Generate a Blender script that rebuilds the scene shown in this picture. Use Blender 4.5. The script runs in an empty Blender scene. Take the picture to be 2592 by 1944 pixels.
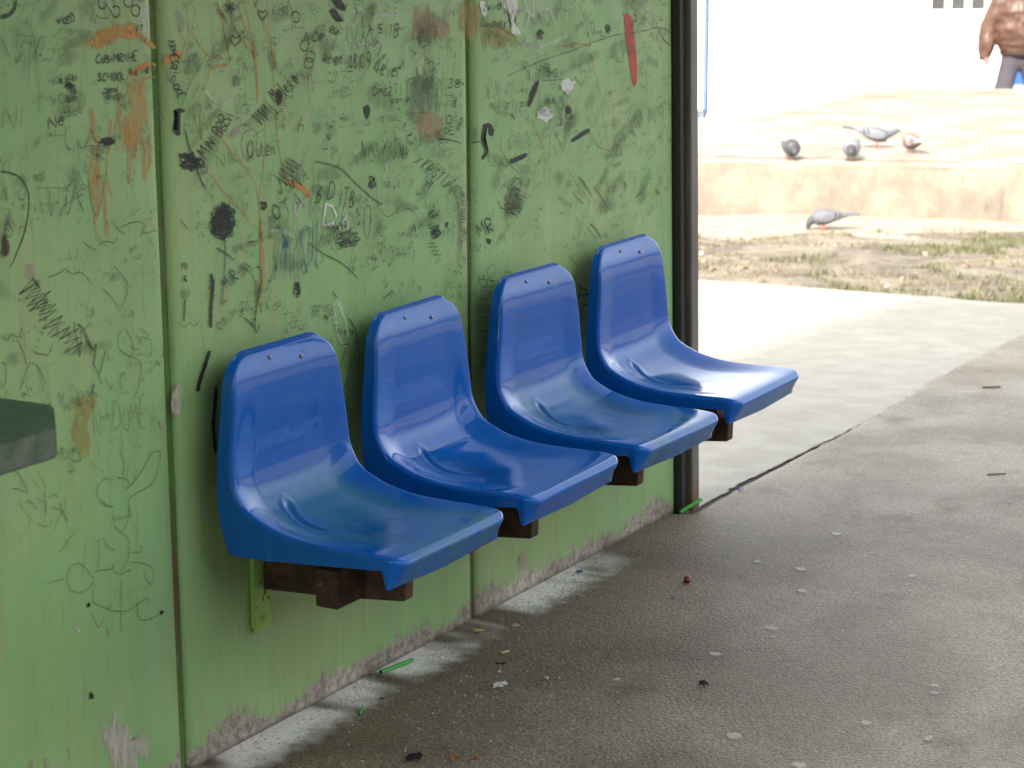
import bpy, bmesh, math, random
from mathutils import Vector, Matrix, noise
R = math.radians
rnd = random.Random(11)
sc = bpy.context.scene
col = sc.collection

# ------------------------------------------------------------------ camera
cam_data = bpy.data.cameras.new('camera')
cam = bpy.data.objects.new('camera', cam_data); col.objects.link(cam)
RT = Vector((0.8638068, 0.5038036, -0.0044350))
UP = Vector((-0.1039750, 0.1868719, 0.9768665))
FW = Vector((-0.4929776, 0.8433628, -0.2138042))
CAM = Vector((2.729756, 0.0, 1.748342))
m = Matrix((RT, UP, -FW)).transposed().to_4x4(); m.translation = CAM
cam.matrix_world = m
cam_data.sensor_width = 36.0
cam_data.lens = 36.0 * 5585.376 / 2592.0
cam_data.clip_start = 0.05; cam_data.clip_end = 2000
cam_data.dof.use_dof = True
cam_data.dof.focus_distance = 5.0
cam_data.dof.aperture_fstop = 7.0
sc.camera = cam

# ------------------------------------------------------------------ light
SUN_EL, SHADOW = R(38), Vector((-0.14, 0.99, 0)).normalized()     # shadows run away from the street block
world = bpy.data.worlds.new('World'); sc.world = world; world.use_nodes = True
wn = world.node_tree; wn.nodes.clear()
w_out = wn.nodes.new('ShaderNodeOutputWorld'); w_bg = wn.nodes.new('ShaderNodeBackground')
w_sky = wn.nodes.new('ShaderNodeTexSky'); w_hs = wn.nodes.new('ShaderNodeHueSaturation')
w_sky.sky_type = 'NISHITA'; w_sky.sun_disc = False
w_sky.sun_elevation = SUN_EL; w_sky.sun_rotation = math.atan2(-SHADOW.x, -SHADOW.y)
w_sky.air_density = 1.0; w_sky.dust_density = 3.0; w_sky.ozone_density = 1.0
w_hs.inputs['Saturation'].default_value = 0.30
w_bg.inputs['Strength'].default_value = 0.15
wn.links.new(w_sky.outputs[0], w_hs.inputs['Color']); wn.links.new(w_hs.outputs[0], w_bg.inputs[0]); wn.links.new(w_bg.outputs[0], w_out.inputs[0])
sun_d = bpy.data.lights.new('sun', 'SUN'); sun = bpy.data.objects.new('sun', sun_d); col.objects.link(sun)
sun_d.energy = 2.0; sun_d.angle = R(0.9); sun_d.color = (1.0, 0.95, 0.87)
sd = (SHADOW * math.cos(SUN_EL) + Vector((0, 0, -math.sin(SUN_EL))))
sun.rotation_euler = sd.to_track_quat('-Z', 'Y').to_euler(); sun.location = (-2, -6, 30)
sc.view_settings.view_transform = 'Standard'; sc.view_settings.look = 'None'
sc.view_settings.gamma = 1.0; sc.view_settings.use_curve_mapping = False
sc.view_settings.exposure = 2.24
sc.render.engine = 'CYCLES'
sc.cycles.transparent_max_bounces = 40
sc.cycles.max_bounces = 8

# ------------------------------------------------------------------ helpers
def tag(o, label=None, cat=None, group=None, kind=None):
    if label: o['label'] = label
    if cat: o['category'] = cat
    if group: o['group'] = group
    if kind: o['kind'] = kind
    return o
def empty(name, loc=(0, 0, 0), rz=0.0):
    o = bpy.data.objects.new(name, None); col.objects.link(o); o.empty_display_size = .1
    o.location = loc; o.rotation_euler = (0, 0, rz); return o
def link(name, me, mat=None, parent=None, loc=None, smooth=False):
    if mat: me.materials.append(mat)
    if smooth:
        for p in me.polygons: p.use_smooth = True
    o = bpy.data.objects.new(name, me); col.objects.link(o)
    if parent: o.parent = parent
    if loc: o.location = loc
    return o
def mesh(name, verts, faces, mat=None, parent=None, loc=None, smooth=False):
    me = bpy.data.meshes.new(name); me.from_pydata([tuple(v) for v in verts], [], faces); me.update()
    return link(name, me, mat, parent, loc, smooth)
def bm_obj(name, bm, mat=None, parent=None, loc=None, smooth=False):
    me = bpy.data.meshes.new(name); bm.normal_update(); bm.to_mesh(me); bm.free()
    return link(name, me, mat, parent, loc, smooth)
def bm_box(bm, lo, hi, bev=0.0, seg=2):
    b = bmesh.new(); bmesh.ops.create_cube(b, size=1.0)
    for v in b.verts:
        v.co = Vector([lo[i] + (v.co[i] + .5) * (hi[i] - lo[i]) for i in range(3)])
    if bev > 0: bmesh.ops.bevel(b, geom=b.edges[:] , offset=bev, segments=seg, affect='EDGES', profile=.5)
    t = bpy.data.meshes.new('t'); b.to_mesh(t); b.free(); bm.from_mesh(t); bpy.data.meshes.remove(t)
def box(name, lo, hi, mat, parent=None, bev=0.0, seg=2, loc=None):
    bm = bmesh.new(); bm_box(bm, lo, hi, bev, seg); return bm_obj(name, bm, mat, parent, loc)
def prism(name, pts, axis, a, b, mat, parent=None, bev=0.0):
    """extrude a 2-D outline along axis (0=x,1=y,2=z) from a to b"""
    bm = bmesh.new()
    def P(p, v):
        if axis == 0: return (v, p[0], p[1])
        if axis == 1: return (p[0], v, p[1])
        return (p[0], p[1], v)
    A = [bm.verts.new(P(p, a)) for p in pts]; B = [bm.verts.new(P(p, b)) for p in pts]; n = len(pts)
    bm.faces.new(A); bm.faces.new(B[::-1])
    for i in range(n): bm.faces.new((A[i], B[i], B[(i + 1) % n], A[(i + 1) % n]))
    bmesh.ops.recalc_face_normals(bm, faces=bm.faces[:])
    if bev: bmesh.ops.bevel(bm, geom=bm.edges[:], offset=bev, segments=2, affect='EDGES')
    return bm_obj(name, bm, mat, parent)
def crom(pts, n=4):
    out = []
    for i in range(len(pts) - 1):
        p0, p1, p2, p3 = pts[max(i-1, 0)], pts[i], pts[i+1], pts[min(i+2, len(pts)-1)]
        for k in range(n):
            t = k / n
            out.append(tuple(.5*((2*b)+(-a+c)*t+(2*a-5*b+4*c-d)*t*t+(-a+3*b-3*c+d)*t**3) for a, b, c, d in zip(p0, p1, p2, p3)))
    out.append(tuple(pts[-1])); return out
def sstep(a, b, x):
    t = max(0.0, min(1.0, (x - a) / (b - a))); return t * t * (3 - 2 * t)
def nz(x, y=0.0, z=0.0): return noise.noise(Vector((x, y, z)))

# site frame: lateral / away, along and across the low retaining wall beyond the shelter
YAW = 0.5289728
LA = Vector((math.cos(YAW), math.sin(YAW), 0)); SA = Vector((-math.sin(YAW), math.cos(YAW), 0))
ORG = Vector((CAM.x, CAM.y, 0))
def site(lat, s, z=0.0): return ORG + LA * lat + SA * s + Vector((0, 0, z))
def sdepth(x, y): return (Vector((x, y, 0)) - ORG).dot(SA)
def gz(s): return 0.0 if s < 6.3 else -0.0525 * (min(s, 15.0) - 6.3)      # the yard falls gently away
def gxy(x, y): return gz(sdepth(x, y))

# ------------------------------------------------------------------ materials
class NT:
    def __init__(s, name):
        s.m = bpy.data.materials.new(name); s.m.use_nodes = True; s.t = s.m.node_tree; s.t.nodes.clear()
        s.out = s.t.nodes.new('ShaderNodeOutputMaterial'); s.b = s.t.nodes.new('ShaderNodeBsdfPrincipled')
        s.t.links.new(s.b.outputs[0], s.out.inputs[0])
        s.pos = s.t.nodes.new('ShaderNodeNewGeometry').outputs['Position']
        s.tc = s.t.nodes.new('ShaderNodeTexCoord').outputs['Object']
    def put(s, sock, v):
        if hasattr(v, 'node'): s.t.links.new(v, sock)
        elif v is not None:
            if isinstance(v, tuple) and len(v) == 3 and sock.type == 'RGBA': v = v + (1.0,)
            sock.default_value = v
    def set(s, **k):
        for n, v in k.items(): s.put(s.b.inputs[n.replace('_', ' ')], v)
        return s
    def vscale(s, v, sc_):
        n = s.t.nodes.new('ShaderNodeVectorMath'); n.operation = 'MULTIPLY'; s.put(n.inputs[0], v); n.inputs[1].default_value = sc_; return n.outputs[0]
    def noise(s, scale, detail=4, vec=None, rough=.55, dist=0.0):
        n = s.t.nodes.new('ShaderNodeTexNoise'); s.put(n.inputs['Vector'], vec if vec is not None else s.pos)
        n.inputs['Scale'].default_value = scale; n.inputs['Detail'].default_value = detail; n.inputs['Roughness'].default_value = rough; n.inputs['Distortion'].default_value = dist
        return n.outputs[0]
    def vor(s, scale, vec=None, feat='F1', out='Distance'):
        n = s.t.nodes.new('ShaderNodeTexVoronoi'); n.feature = feat; s.put(n.inputs['Vector'], vec if vec is not None else s.pos); n.inputs['Scale'].default_value = scale
        return n.outputs[out]
    def math(s, op, a, b=0.0, clamp=False):
        n = s.t.nodes.new('ShaderNodeMath'); n.operation = op; n.use_clamp = clamp; s.put(n.inputs[0], a); s.put(n.inputs[1], b); return n.outputs[0]
    def ramp(s, v, a, b, lo=0.0, hi=1.0):
        n = s.t.nodes.new('ShaderNodeMapRange'); n.interpolation_type = 'SMOOTHSTEP'; n.clamp = True
        s.put(n.inputs[0], v); n.inputs[1].default_value = a; n.inputs[2].default_value = b; n.inputs[3].default_value = lo; n.inputs[4].default_value = hi; return n.outputs[0]
    def mix(s, f, a, b):
        n = s.t.nodes.new('ShaderNodeMix'); n.data_type = 'RGBA'; s.put(n.inputs[0], f); s.put(n.inputs[6], a); s.put(n.inputs[7], b); return n.outputs[2]
    def mul(s, a, b, f=1.0):
        n = s.t.nodes.new('ShaderNodeMix'); n.data_type = 'RGBA'; n.blend_type = 'MULTIPLY'; s.put(n.inputs[0], f); s.put(n.inputs[6], a); s.put(n.inputs[7], b); return n.outputs[2]
    def sep(s, v):
        n = s.t.nodes.new('ShaderNodeSeparateXYZ'); s.put(n.inputs[0], v); return n.outputs
    def attr(s, name, o='Fac'):
        n = s.t.nodes.new('ShaderNodeAttribute'); n.attribute_name = name; return n.outputs[o]
    def rand(s): return s.t.nodes.new('ShaderNodeObjectInfo').outputs['Random']
    def bump(s, h, strength=.3, dist=.01):
        n = s.t.nodes.new('ShaderNodeBump'); n.inputs['Strength'].default_value = strength; n.inputs['Distance'].default_value = dist
        s.put(n.inputs['Height'], h); s.t.links.new(n.outputs[0], s.b.inputs['Normal']); return s
def simple(name, c, rough=.6, var=.12, sc_=30, metal=0.0, bump=0.0):
    g = NT(name); n = g.noise(sc_, 5)
    a = tuple(x * (1 - var) for x in c); b = tuple(min(1, x * (1 + var)) for x in c)
    g.set(Base_Color=g.mix(n, a, b), Roughness=rough, Metallic=metal)
    if bump: g.bump(n, bump, .004)
    return g.m
M = {}
# painted concrete of the shelter wall
g = NT('green_paint'); p = g.sep(g.pos); z = p[2]
v_str = g.vscale(g.pos, (1, 40, 1.6)); v_str2 = g.vscale(g.pos, (1, 90, 5))
c = g.mix(g.ramp(g.noise(1.3, 4), .35, .68), (.245, .455, .172), (.315, .468, .192))
c = g.mix(g.ramp(g.noise(2.3, 5, g.vscale(g.pos, (1, 1.3, .6))), .5, .78, 0, .75), c, (.245, .475, .235))
c = g.mix(g.ramp(g.noise(1.0, 5, v_str), .48, .72, 0, .55), c, (.345, .385, .155))
c = g.mix(g.ramp(g.noise(1.0, 6, v_str2), .52, .78, 0, .45), c, (.16, .28, .10)); c = g.mul(c, g.mix(g.noise(3.2, 6, g.vscale(g.pos, (1, 3, .7)), .65), (.80, .82, .80), (1.14, 1.12, 1.14)))
c = g.mix(g.ramp(g.noise(9, 6), .56, .8, 0, .30), c, (.34, .47, .21))
low = g.ramp(z, .55, .05)
c = g.mix(g.math('MULTIPLY', low, g.ramp(g.noise(1.6, 6, g.vscale(g.pos, (1, 22, 1.5))), .42, .74, 0, .35)), c, (.30, .29, .15))
# pink scuffs where the top coat has gone
sc_f = g.math('MULTIPLY', g.ramp(g.noise(7, 3, g.vscale(g.pos, (1, 2.2, 1))), .70, .75), g.ramp(z, .45, .05))
c = g.mix(sc_f, c, (.50, .36, .27))
ragged = g.math('SUBTRACT', g.math('SUBTRACT', z, g.math('MULTIPLY', g.noise(1.0, 7, g.vscale(g.pos, (1, 46, 5)), .72), .125)), g.math('MULTIPLY', g.math('SUBTRACT', g.noise(4.5, 3, g.vscale(g.pos, (1, 1, .3))), .5), .15))
bare = g.ramp(ragged, .006, -.034)
plaster = g.mix(g.noise(14, 7), (.20, .165, .130), (.48, .43, .37))
plaster = g.mix(g.ramp(g.noise(2.0, 3), .5, .65, 0, .6), plaster, (.62, .55, .48))
plaster = g.mul(plaster, g.mix(g.ramp(g.noise(48, 6, None, .7), .36, .62), (.50, .47, .42), (1.12, 1.12, 1.12))); plaster = g.mix(g.ramp(z, .016, 0.0, 0, .8), plaster, (.11, .09, .07)); plaster = g.mix(g.ramp(g.noise(90, 3), .62, .70, 0, .7), plaster, (.12, .10, .075))
c = g.mix(bare, c, plaster)
c = g.mix(g.ramp(g.vor(55), .10, .03, 0, .30), c, (.16, .22, .09))
g.set(Base_Color=c, Roughness=g.ramp(g.noise(6, 4), .3, .7, .38, .62))
hgt = g.math('ADD', g.math('MULTIPLY', g.noise(60, 5), .35), g.math('ADD', g.math('MULTIPLY', g.noise(7, 4), .8), g.math('MULTIPLY', bare, -.6)))
g.bump(hgt, .28, .006); M['wall'] = g.m

g = NT('joint_filler_paint'); n = g.noise(30, 6, g.vscale(g.pos, (1, 1, .4)))
c = g.mix(g.ramp(g.noise(2.5, 5), .40, .62), (.075, .165, .030), (.105, .075, .042)); c = g.mix(g.ramp(n, .55, .75), c, (.17, .24, .08))
g.set(Base_Color=c, Roughness=.8).bump(n, .6, .01); M['joint'] = g.m

g = NT('asphalt'); p = g.sep(g.pos); x = p[0]
fine = g.noise(170, 3, None, .7); cell = g.vor(240, None, 'F1', 'Color'); cell2 = g.vor(110)
c = g.mix(g.ramp(fine, .36, .64), (.145, .124, .089), (.312, .277, .207))
c = g.mix(g.ramp(g.sep(cell)[0], .82, .97, 0, .55), c, (.42, .40, .36))
c = g.mix(g.ramp(g.sep(cell)[1], .84, .98, 0, .6), c, (.05, .045, .04))
c = g.mul(c, g.mix(g.ramp(g.noise(1.7, 6, None, .6, .4), .36, .64), (.70, .66, .60), (1.12, 1.10, 1.08)))
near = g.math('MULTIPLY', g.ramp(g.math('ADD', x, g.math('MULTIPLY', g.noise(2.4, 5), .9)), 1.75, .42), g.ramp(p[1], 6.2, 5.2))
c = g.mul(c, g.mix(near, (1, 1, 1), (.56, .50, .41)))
c = g.mul(c, g.mix(g.ramp(g.noise(4.2, 5, g.vscale(g.pos, (1, .8, 1))), .56, .72), (1, 1, 1), (.66, .61, .54)))
powd = g.math('ADD', x, g.math('MULTIPLY', g.math('SUBTRACT', g.noise(22, 6), .5), .10))
pm = g.math('MULTIPLY', g.ramp(powd, .150, .05), g.ramp(g.noise(2.6, 3, g.vscale(g.pos, (.4, 1, 1))), .43, .53))
pm = g.math('MULTIPLY', pm, g.ramp(p[1], 5.2, 4.95))
pm = g.math('MULTIPLY', pm, g.ramp(g.noise(90, 3), .25, .5, .6, 1))
c = g.mix(pm, c, (.86, .84, .79))
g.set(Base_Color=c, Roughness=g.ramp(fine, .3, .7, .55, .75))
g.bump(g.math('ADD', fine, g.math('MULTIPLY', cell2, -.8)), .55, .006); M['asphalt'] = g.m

g = NT('pale_concrete'); f1 = g.noise(120, 4, None, .7)
c = g.mix(g.ramp(g.noise(7, 6), .3, .75), (.285, .268, .215), (.350, .332, .275)); c = g.mul(c, g.mix(f1, (.78, .77, .75), (1.2, 1.2, 1.2)))
c = g.mul(c, g.mix(g.ramp(g.noise(4.5, 5), .62, .78), (1, 1, 1), (.86, .83, .76)))
g.set(Base_Color=c, Roughness=.85).bump(f1, .4, .005); M['slab'] = g.m
M['soil'] = simple('dark_soil', (.12, .105, .08), .95, .5, 14, 0, .6)
g = NT('strip_soil'); n1 = g.noise(1.6, 6, g.vscale(g.pos, (1.2, 1.2, 1)), .65); n2 = g.noise(11, 6)
c = g.mix(g.ramp(n1, .42, .60), (.095, .074, .050), (.200, .168, .118)); c = g.mix(g.ramp(n2, .5, .75, 0, .5), c, (.26, .225, .165)); c = g.mul(c, g.mix(g.noise(60, 4), (.6, .6, .6), (1.3, 1.3, 1.3)))
g.set(Base_Color=c, Roughness=.95).bump(n2, .8, .02); M['strip_soil'] = g.m
g = NT('sandy_path'); n2 = g.noise(9, 6)
c = g.mix(g.ramp(n2, .35, .7), (.225, .19, .137), (.33, .295, .23)); c = g.mix(g.ramp(g.noise(26, 5), .6, .75, 0, .7), c, (.18, .135, .08)); g.set(Base_Color=c, Roughness=.95).bump(n2, .6, .015); M['path'] = g.m
g = NT('old_concrete'); n1 = g.noise(4, 7, g.vscale(g.pos, (1, 1, .8)), .62); p = g.sep(g.pos)
c = g.mix(g.ramp(n1, .35, .66), (.150, .122, .090), (.222, .186, .140)); c = g.mix(g.ramp(g.noise(2.2, 4), .66, .72, 0, .8), c, (.27, .15, .085)); c = g.mul(c, g.mix(g.ramp(g.noise(12, 6, g.vscale(g.pos, (1, 1, .35))), .55, .75), (1, 1, 1), (.68, .66, .60)))
g.set(Base_Color=c, Roughness=.92).bump(n1, .7, .02); M['old_concrete'] = g.m
g = NT('terrace_top'); n1 = g.noise(2.4, 6); 
c = g.mix(g.ramp(n1, .35, .65), (.195, .166, .120), (.285, .255, .200)); c = g.mix(g.ramp(g.noise(14, 6), .62, .75, 0, .6), c, (.20, .15, .09)); g.set(Base_Color=c, Roughness=.95).bump(g.noise(30, 5), .5, .01); M['terrace'] = g.m
M['ground'] = simple('bare_ground', (.27, .24, .19), .95, .25, .8)
M['grass'] = simple('grass_blade', (.105, .105, .045), .7, .45, 6)
M['dry_grass'] = simple('dry_blade', (.165, .142, .080), .8, .4, 9)
M['leaf'] = simple('dead_leaf', (.26, .15, .085), .7, .5, 7)
M['leaf_pale'] = simple('pale_leaf', (.32, .27, .22), .7, .3, 9)
# blue moulded plastic
g = NT('blue_plastic'); p = g.sep(g.tc); rr = g.rand()
vt = g.t.nodes.new('ShaderNodeVectorMath'); vt.operation = 'ADD'; g.put(vt.inputs[0], g.tc)
cx_ = g.t.nodes.new('ShaderNodeCombineXYZ'); g.put(cx_.inputs[1], g.math('MULTIPLY', rr, 7.0)); g.put(vt.inputs[1], cx_.outputs[0]); vv = vt.outputs[0]
wear_reflect = g.sep(g.t.nodes.new('ShaderNodeObjectInfo').outputs['Color'])[0]
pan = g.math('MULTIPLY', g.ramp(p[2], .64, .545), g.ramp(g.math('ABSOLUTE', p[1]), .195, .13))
scuf_reflect = g.math('MULTIPLY', pan, g.ramp(g.noise(7, 6, g.vscale(vv, (.55, 1.6, 1)), .65), .26, .58))
scuf_reflect = g.math('MULTIPLY', scuf_reflect, wear_reflect)
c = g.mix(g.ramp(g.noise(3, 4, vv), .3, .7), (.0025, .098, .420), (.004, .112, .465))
c = g.mix(g.math('MULTIPLY', scuf_reflect, .85), c, (.036, .160, .280))  # teal joins scuffs and the green wall's reflection, put into the pan colour
c = g.mix(g.math('MULTIPLY', pan, g.ramp(g.noise(5, 5, g.vscale(vv, (.6, 1.4, 1))), .58, .72, 0, .45)), c, (.012, .045, .12))
smr = g.math('MULTIPLY', g.ramp(g.noise(3.2, 6, g.vscale(vv, (1, 7, 1.1)), .6), .50, .74), g.ramp(p[2], .60, .80)); c = g.mix(g.math('MULTIPLY', smr, .30), c, (.060, .150, .330))
scr = g.ramp(g.noise(2.0, 5, g.vscale(vv, (3, 60, 3)), .6), .66, .72); c = g.mix(g.math('MULTIPLY', g.math('MULTIPLY', scr, pan), .35), c, (.09, .17, .26))
spk = g.ramp(g.noise(160, 2, vv), .73, .78, 0, .35); c = g.mix(spk, c, (.20, .28, .38))
rough = g.math('ADD', g.ramp(g.noise(14, 5, vv), .35, .75, .045, .11), g.math('ADD', g.math('MULTIPLY', scuf_reflect, .22), g.math('MULTIPLY', smr, .10)))
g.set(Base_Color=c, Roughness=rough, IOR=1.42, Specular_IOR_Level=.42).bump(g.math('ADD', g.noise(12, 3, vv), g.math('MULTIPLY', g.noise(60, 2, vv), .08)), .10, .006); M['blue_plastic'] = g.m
g = NT('rusty_steel'); n1 = g.noise(26, 7, None, .7)
c = g.mix(g.ramp(n1, .35, .7), (.022, .012, .008), (.095, .040, .018)); c = g.mix(g.ramp(g.noise(9, 5), .60, .68), c, (.20, .095, .035)); c = g.mix(g.ramp(g.noise(16, 6), .67, .70), c, (.20, .25, .07))
g.set(Base_Color=c, Roughness=.75).bump(n1, .5, .004); M['rust'] = g.m
g = NT('flaking_green_strip'); p = g.sep(g.pos)
c = g.mix(g.ramp(g.noise(45, 6, g.vscale(g.pos, (1, 1, .7)), .7), .60, .64), g.mix(g.noise(12, 4), (.27, .50, .11), (.35, .58, .16)), (.12, .045, .014))
g.set(Base_Color=c, Roughness=.6).bump(g.noise(45, 6), .4, .003); M['strip'] = g.m
g = NT('post_paint'); p = g.sep(g.pos); n1 = g.noise(18, 6, g.vscale(g.pos, (1, 1, .3)))
c = g.mix(g.ramp(n1, .35, .7), (.110, .101, .090), (.16, .147, .132)); c = g.mix(g.math('MULTIPLY', g.ramp(p[2], .12, .0), g.ramp(g.noise(20, 5), .35, .55)), c, (.16, .06, .025))
g.set(Base_Color=c, Roughness=.5).bump(n1, .2, .004); M['post'] = g.m
M['post_shaded'] = simple('shaded_channel', (.030, .029, .026), .55, .4, 20)  # recess shadow beside the post face, put into the colour
g = NT('shelf_paint'); n1 = g.noise(9, 7, g.vscale(g.pos, (1, 4, 1)), .7)
c = g.mix(g.ramp(n1, .36, .66), (.036, .090, .046), (.078, .140, .080)); c = g.mix(g.ramp(g.noise(38, 6, g.vscale(g.pos, (1, .6, 1))), .60, .75, 0, .6), c, (.20, .22, .16)); c = g.mix(g.ramp(g.noise(70, 3), .70, .74), c, (.45, .22, .08))
g.set(Base_Color=c, Roughness=.6).bump(n1, .3, .004); M['shelf'] = g.m
g = NT('worn_edge'); n1 = g.noise(30, 7)
g.set(Base_Color=g.mix(g.ramp(n1, .3, .75), (.060, .095, .058), (.125, .15, .11)), Roughness=.7).bump(n1, .4, .004); M['shelf_edge'] = g.m
M['roof'] = simple('roof_concrete', (.30, .29, .26), .9, .15, 5)
M['white'] = simple('white_paint', (.80, .80, .79), .6, .03, 3)
M['blue_trim'] = simple('blue_trim', (.012, .055, .19), .5, .1, 8)
M['blue_door'] = simple('blue_door', (.02, .075, .25), .5, .1, 8)
M['grey'] = simple('grey_skirting', (.10, .12, .14), .7, .2, 8)
M['house'] = simple('ochre_render', (.22, .17, .10), .9, .12, 2); M['roof_tile'] = simple('roof_tiles', (.16, .07, .045), .9, .3, 8)
M['block'] = simple('beige_render', (.42, .38, .31), .9, .1, 2)
M['glass'] = simple('dark_glass', (.055, .055, .055), .15, .5, 3.0)
M['screw'] = simple('galvanised', (.26, .26, .24), .5, .2, 60, .85)
M['straw'] = simple('green_straw', (.035, .36, .045), .35, .1, 40)
M['scrap'] = simple('white_scrap', (.66, .65, .62), .7, .1, 40)
M['gum'] = simple('gum_grey', (.34, .32, .285), .8, .25, 60)
M['berry'] = simple('dark_red', (.16, .015, .010), .4, .2, 40)
M['bluebit'] = simple('blue_bit', (.02, .09, .30), .5, .2, 40)
M['butt'] = simple('butt_paper', (.50, .38, .20), .8, .2, 60)
M['clump'] = simple('dark_clump', (.028, .024, .020), .95, .5, 50)
M['orange_leaf'] = simple('orange_leaf', (.36, .13, .025), .6, .4, 50)
M['twig'] = simple('twig', (.10, .06, .035), .9, .3, 60)
# person and birds
g = NT('brown_leather'); n1 = g.noise(11, 5, g.tc); g.set(Base_Color=g.mix(g.ramp(n1, .38, .62), (.062, .030, .019), (.098, .049, .030)), Roughness=.42).bump(g.noise(7, 3, g.vscale(g.pos, (1, 1, .6)), .5, 1.2), .6, .06); M['leather'] = g.m
g = NT('trouser_cloth'); g.set(Base_Color=g.mix(g.noise(5, 5), (.048, .044, .053), (.074, .067, .078)), Roughness=.9).bump(g.noise(7, 3), .6, .04); M['cloth'] = g.m
M['leather_dark'] = simple('leather_trim', (.045, .022, .014), .5, .25, 12)
M['skin'] = simple('skin', (.22, .11, .075), .5, .08, 20)
M['hair'] = simple('hair', (.03, .02, .015), .6, .3, 40)
M['shoe'] = simple('shoe_leather', (.02, .018, .016), .4, .2, 20)
M['pigeon'] = simple('grey_plumage', (.080, .085, .094), .7, .35, 40)
M['pigeon_dark'] = simple('dark_plumage', (.050, .048, .052), .5, .4, 40)
M['pigeon_light'] = simple('pale_plumage', (.14, .148, .162), .7, .3, 30)
M['pigeon_check'] = simple('chequered_plumage', (.105, .107, .114), .7, .8, 55)
M['pigeon_white'] = simple('white_plumage', (.27, .235, .225), .7, .15, 30)
M['pigeon_red'] = simple('red_plumage', (.17, .095, .085), .7, .3, 30)
M['foot'] = simple('pink_foot', (.42, .10, .075), .6, .15, 30)
M['beak'] = simple('beak_horn', (.05, .045, .04), .5, .2, 30)
# inks and paints of the graffiti: thin pigment layers on the wall
def ink(name, c, alpha, brk=0.0, scale=120, rough=.6, fade=False):
    g = NT(name); n = g.noise(scale, 4, None, .7)
    a = g.ramp(n, .5 - brk, .5 + .25, alpha, alpha * (1 - brk * 1.6))
    if fade:
        fa = g.attr('fade')
        big = g.noise(26, 6, g.vscale(g.pos, (1, 1.6, .45)), .7)
        a = g.math('MULTIPLY', g.ramp(g.math('ADD', fa, g.math('MULTIPLY', g.math('SUBTRACT', big, .5), 2.8)), .16, .80), g.ramp(g.noise(34, 6, g.vscale(g.pos, (1, 2.2, .5)), .75), .30, .66, alpha * .30, alpha))
    g.set(Base_Color=g.mix(n, tuple(x * .8 for x in c), tuple(min(1, x * 1.2) for x in c)), Roughness=rough, Alpha=a); M[name] = g.m
ink('pen', (.038, .060, .045), .62, .30, 260)
ink('ink', (.016, .026, .020), .80, .22, 260)
ink('faint', (.07, .11, .07), .36, .30, 260)
ink('faint2', (.05, .085, .055), .50, .30, 260)
ink('black', (.016, .014, .013), .90, .12, 200)
ink('blue', (.020, .105, .195), .62, .25, 200)
ink('bluefill', (.020, .10, .26), .85, .1, 200)
ink('orange', (.68, .30, .060), .88, .25, 120, fade=False)
ink('orange_thin', (.62, .31, .085), .58, .34, 120)
ink('white_paint', (.74, .76, .69), .97, .12, 80)
ink('white_thin', (.68, .74, .62), .66, .34, 110)
ink('haze_white', (.55, .60, .50), .26, .34, 90)
ink('teal_thin', (.17, .42, .28), .40, .3, 60)
ink('red', (.62, .060, .060), .88, .15, 80)
for nm, cc, al in (('f_orange', (.70, .30, .060), 1.0), ('f_orange_thin', (.64, .34, .10), .66), ('f_ochre', (.42, .30, .060), .62), ('f_redbrown', (.46, .25, .15), .70), ('f_smear', (.060, .055, .034), .34), ('f_rubbed', (.10, .15, .075), .34), ('f_darkred', (.040, .014, .012), .9), ('f_pinkwash', (.47, .36, .31), .75), ('f_white_thin', (.60, .64, .54), .7), ('f_teal_thin', (.18, .42, .30), .20), ('f_grey_wash', (.15, .20, .15), .62), ('f_plaster', (.56, .50, .44), .95), ('f_bluefill', (.02, .10, .26), .85)):
    ink(nm, cc, al, fade=True)
ink('redbrown', (.46, .25, .15), .42, .34, 90); ink('ochre', (.42, .30, .06), .45, .3, 90); ink('smear', (.06, .05, .034), .6, .3, 160)

# ------------------------------------------------------------------ the ground, slabs, terrace
def grid_obj(name, P, nu, nv, mat, parent=None, kind='structure', smooth=True):
    v = [P(i / nu, j / nv) for j in range(nv + 1) for i in range(nu + 1)]
    f = [(j*(nu+1)+i, j*(nu+1)+i+1, (j+1)*(nu+1)+i+1, (j+1)*(nu+1)+i) for j in range(nv) for i in range(nu)]
    o = mesh(name, v, f, mat, parent, None, smooth)
    if kind: o['kind'] = kind
    return o
# base earth: level under the shelter, falling to the wall, a metre lower behind the terrace and on to the horizon
S_ST = [-400, -60, -14, 0, 6.3, 8, 10, 12, 14, 15.0, 15.3, 21.0, 21.9, 30, 60, 160, 600]
def base_z(s):
    if s <= 15.3: return gz(s) - .07
    if s <= 21.0: return -.60
    return -.875
vb, fb = [], []
L_ST = [-600, -60, -15, -5, 0, 5, 15, 60, 600]
for s in S_ST:
    for l in L_ST: vb.append(site(l, s, base_z(s)))
nl = len(L_ST)
for j in range(len(S_ST) - 1):
    for i in range(nl - 1): fb.append((j*nl+i, j*nl+i+1, (j+1)*nl+i+1, (j+1)*nl+i))
mesh('ground', vb, fb, M['ground'])['kind'] = 'structure'

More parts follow.
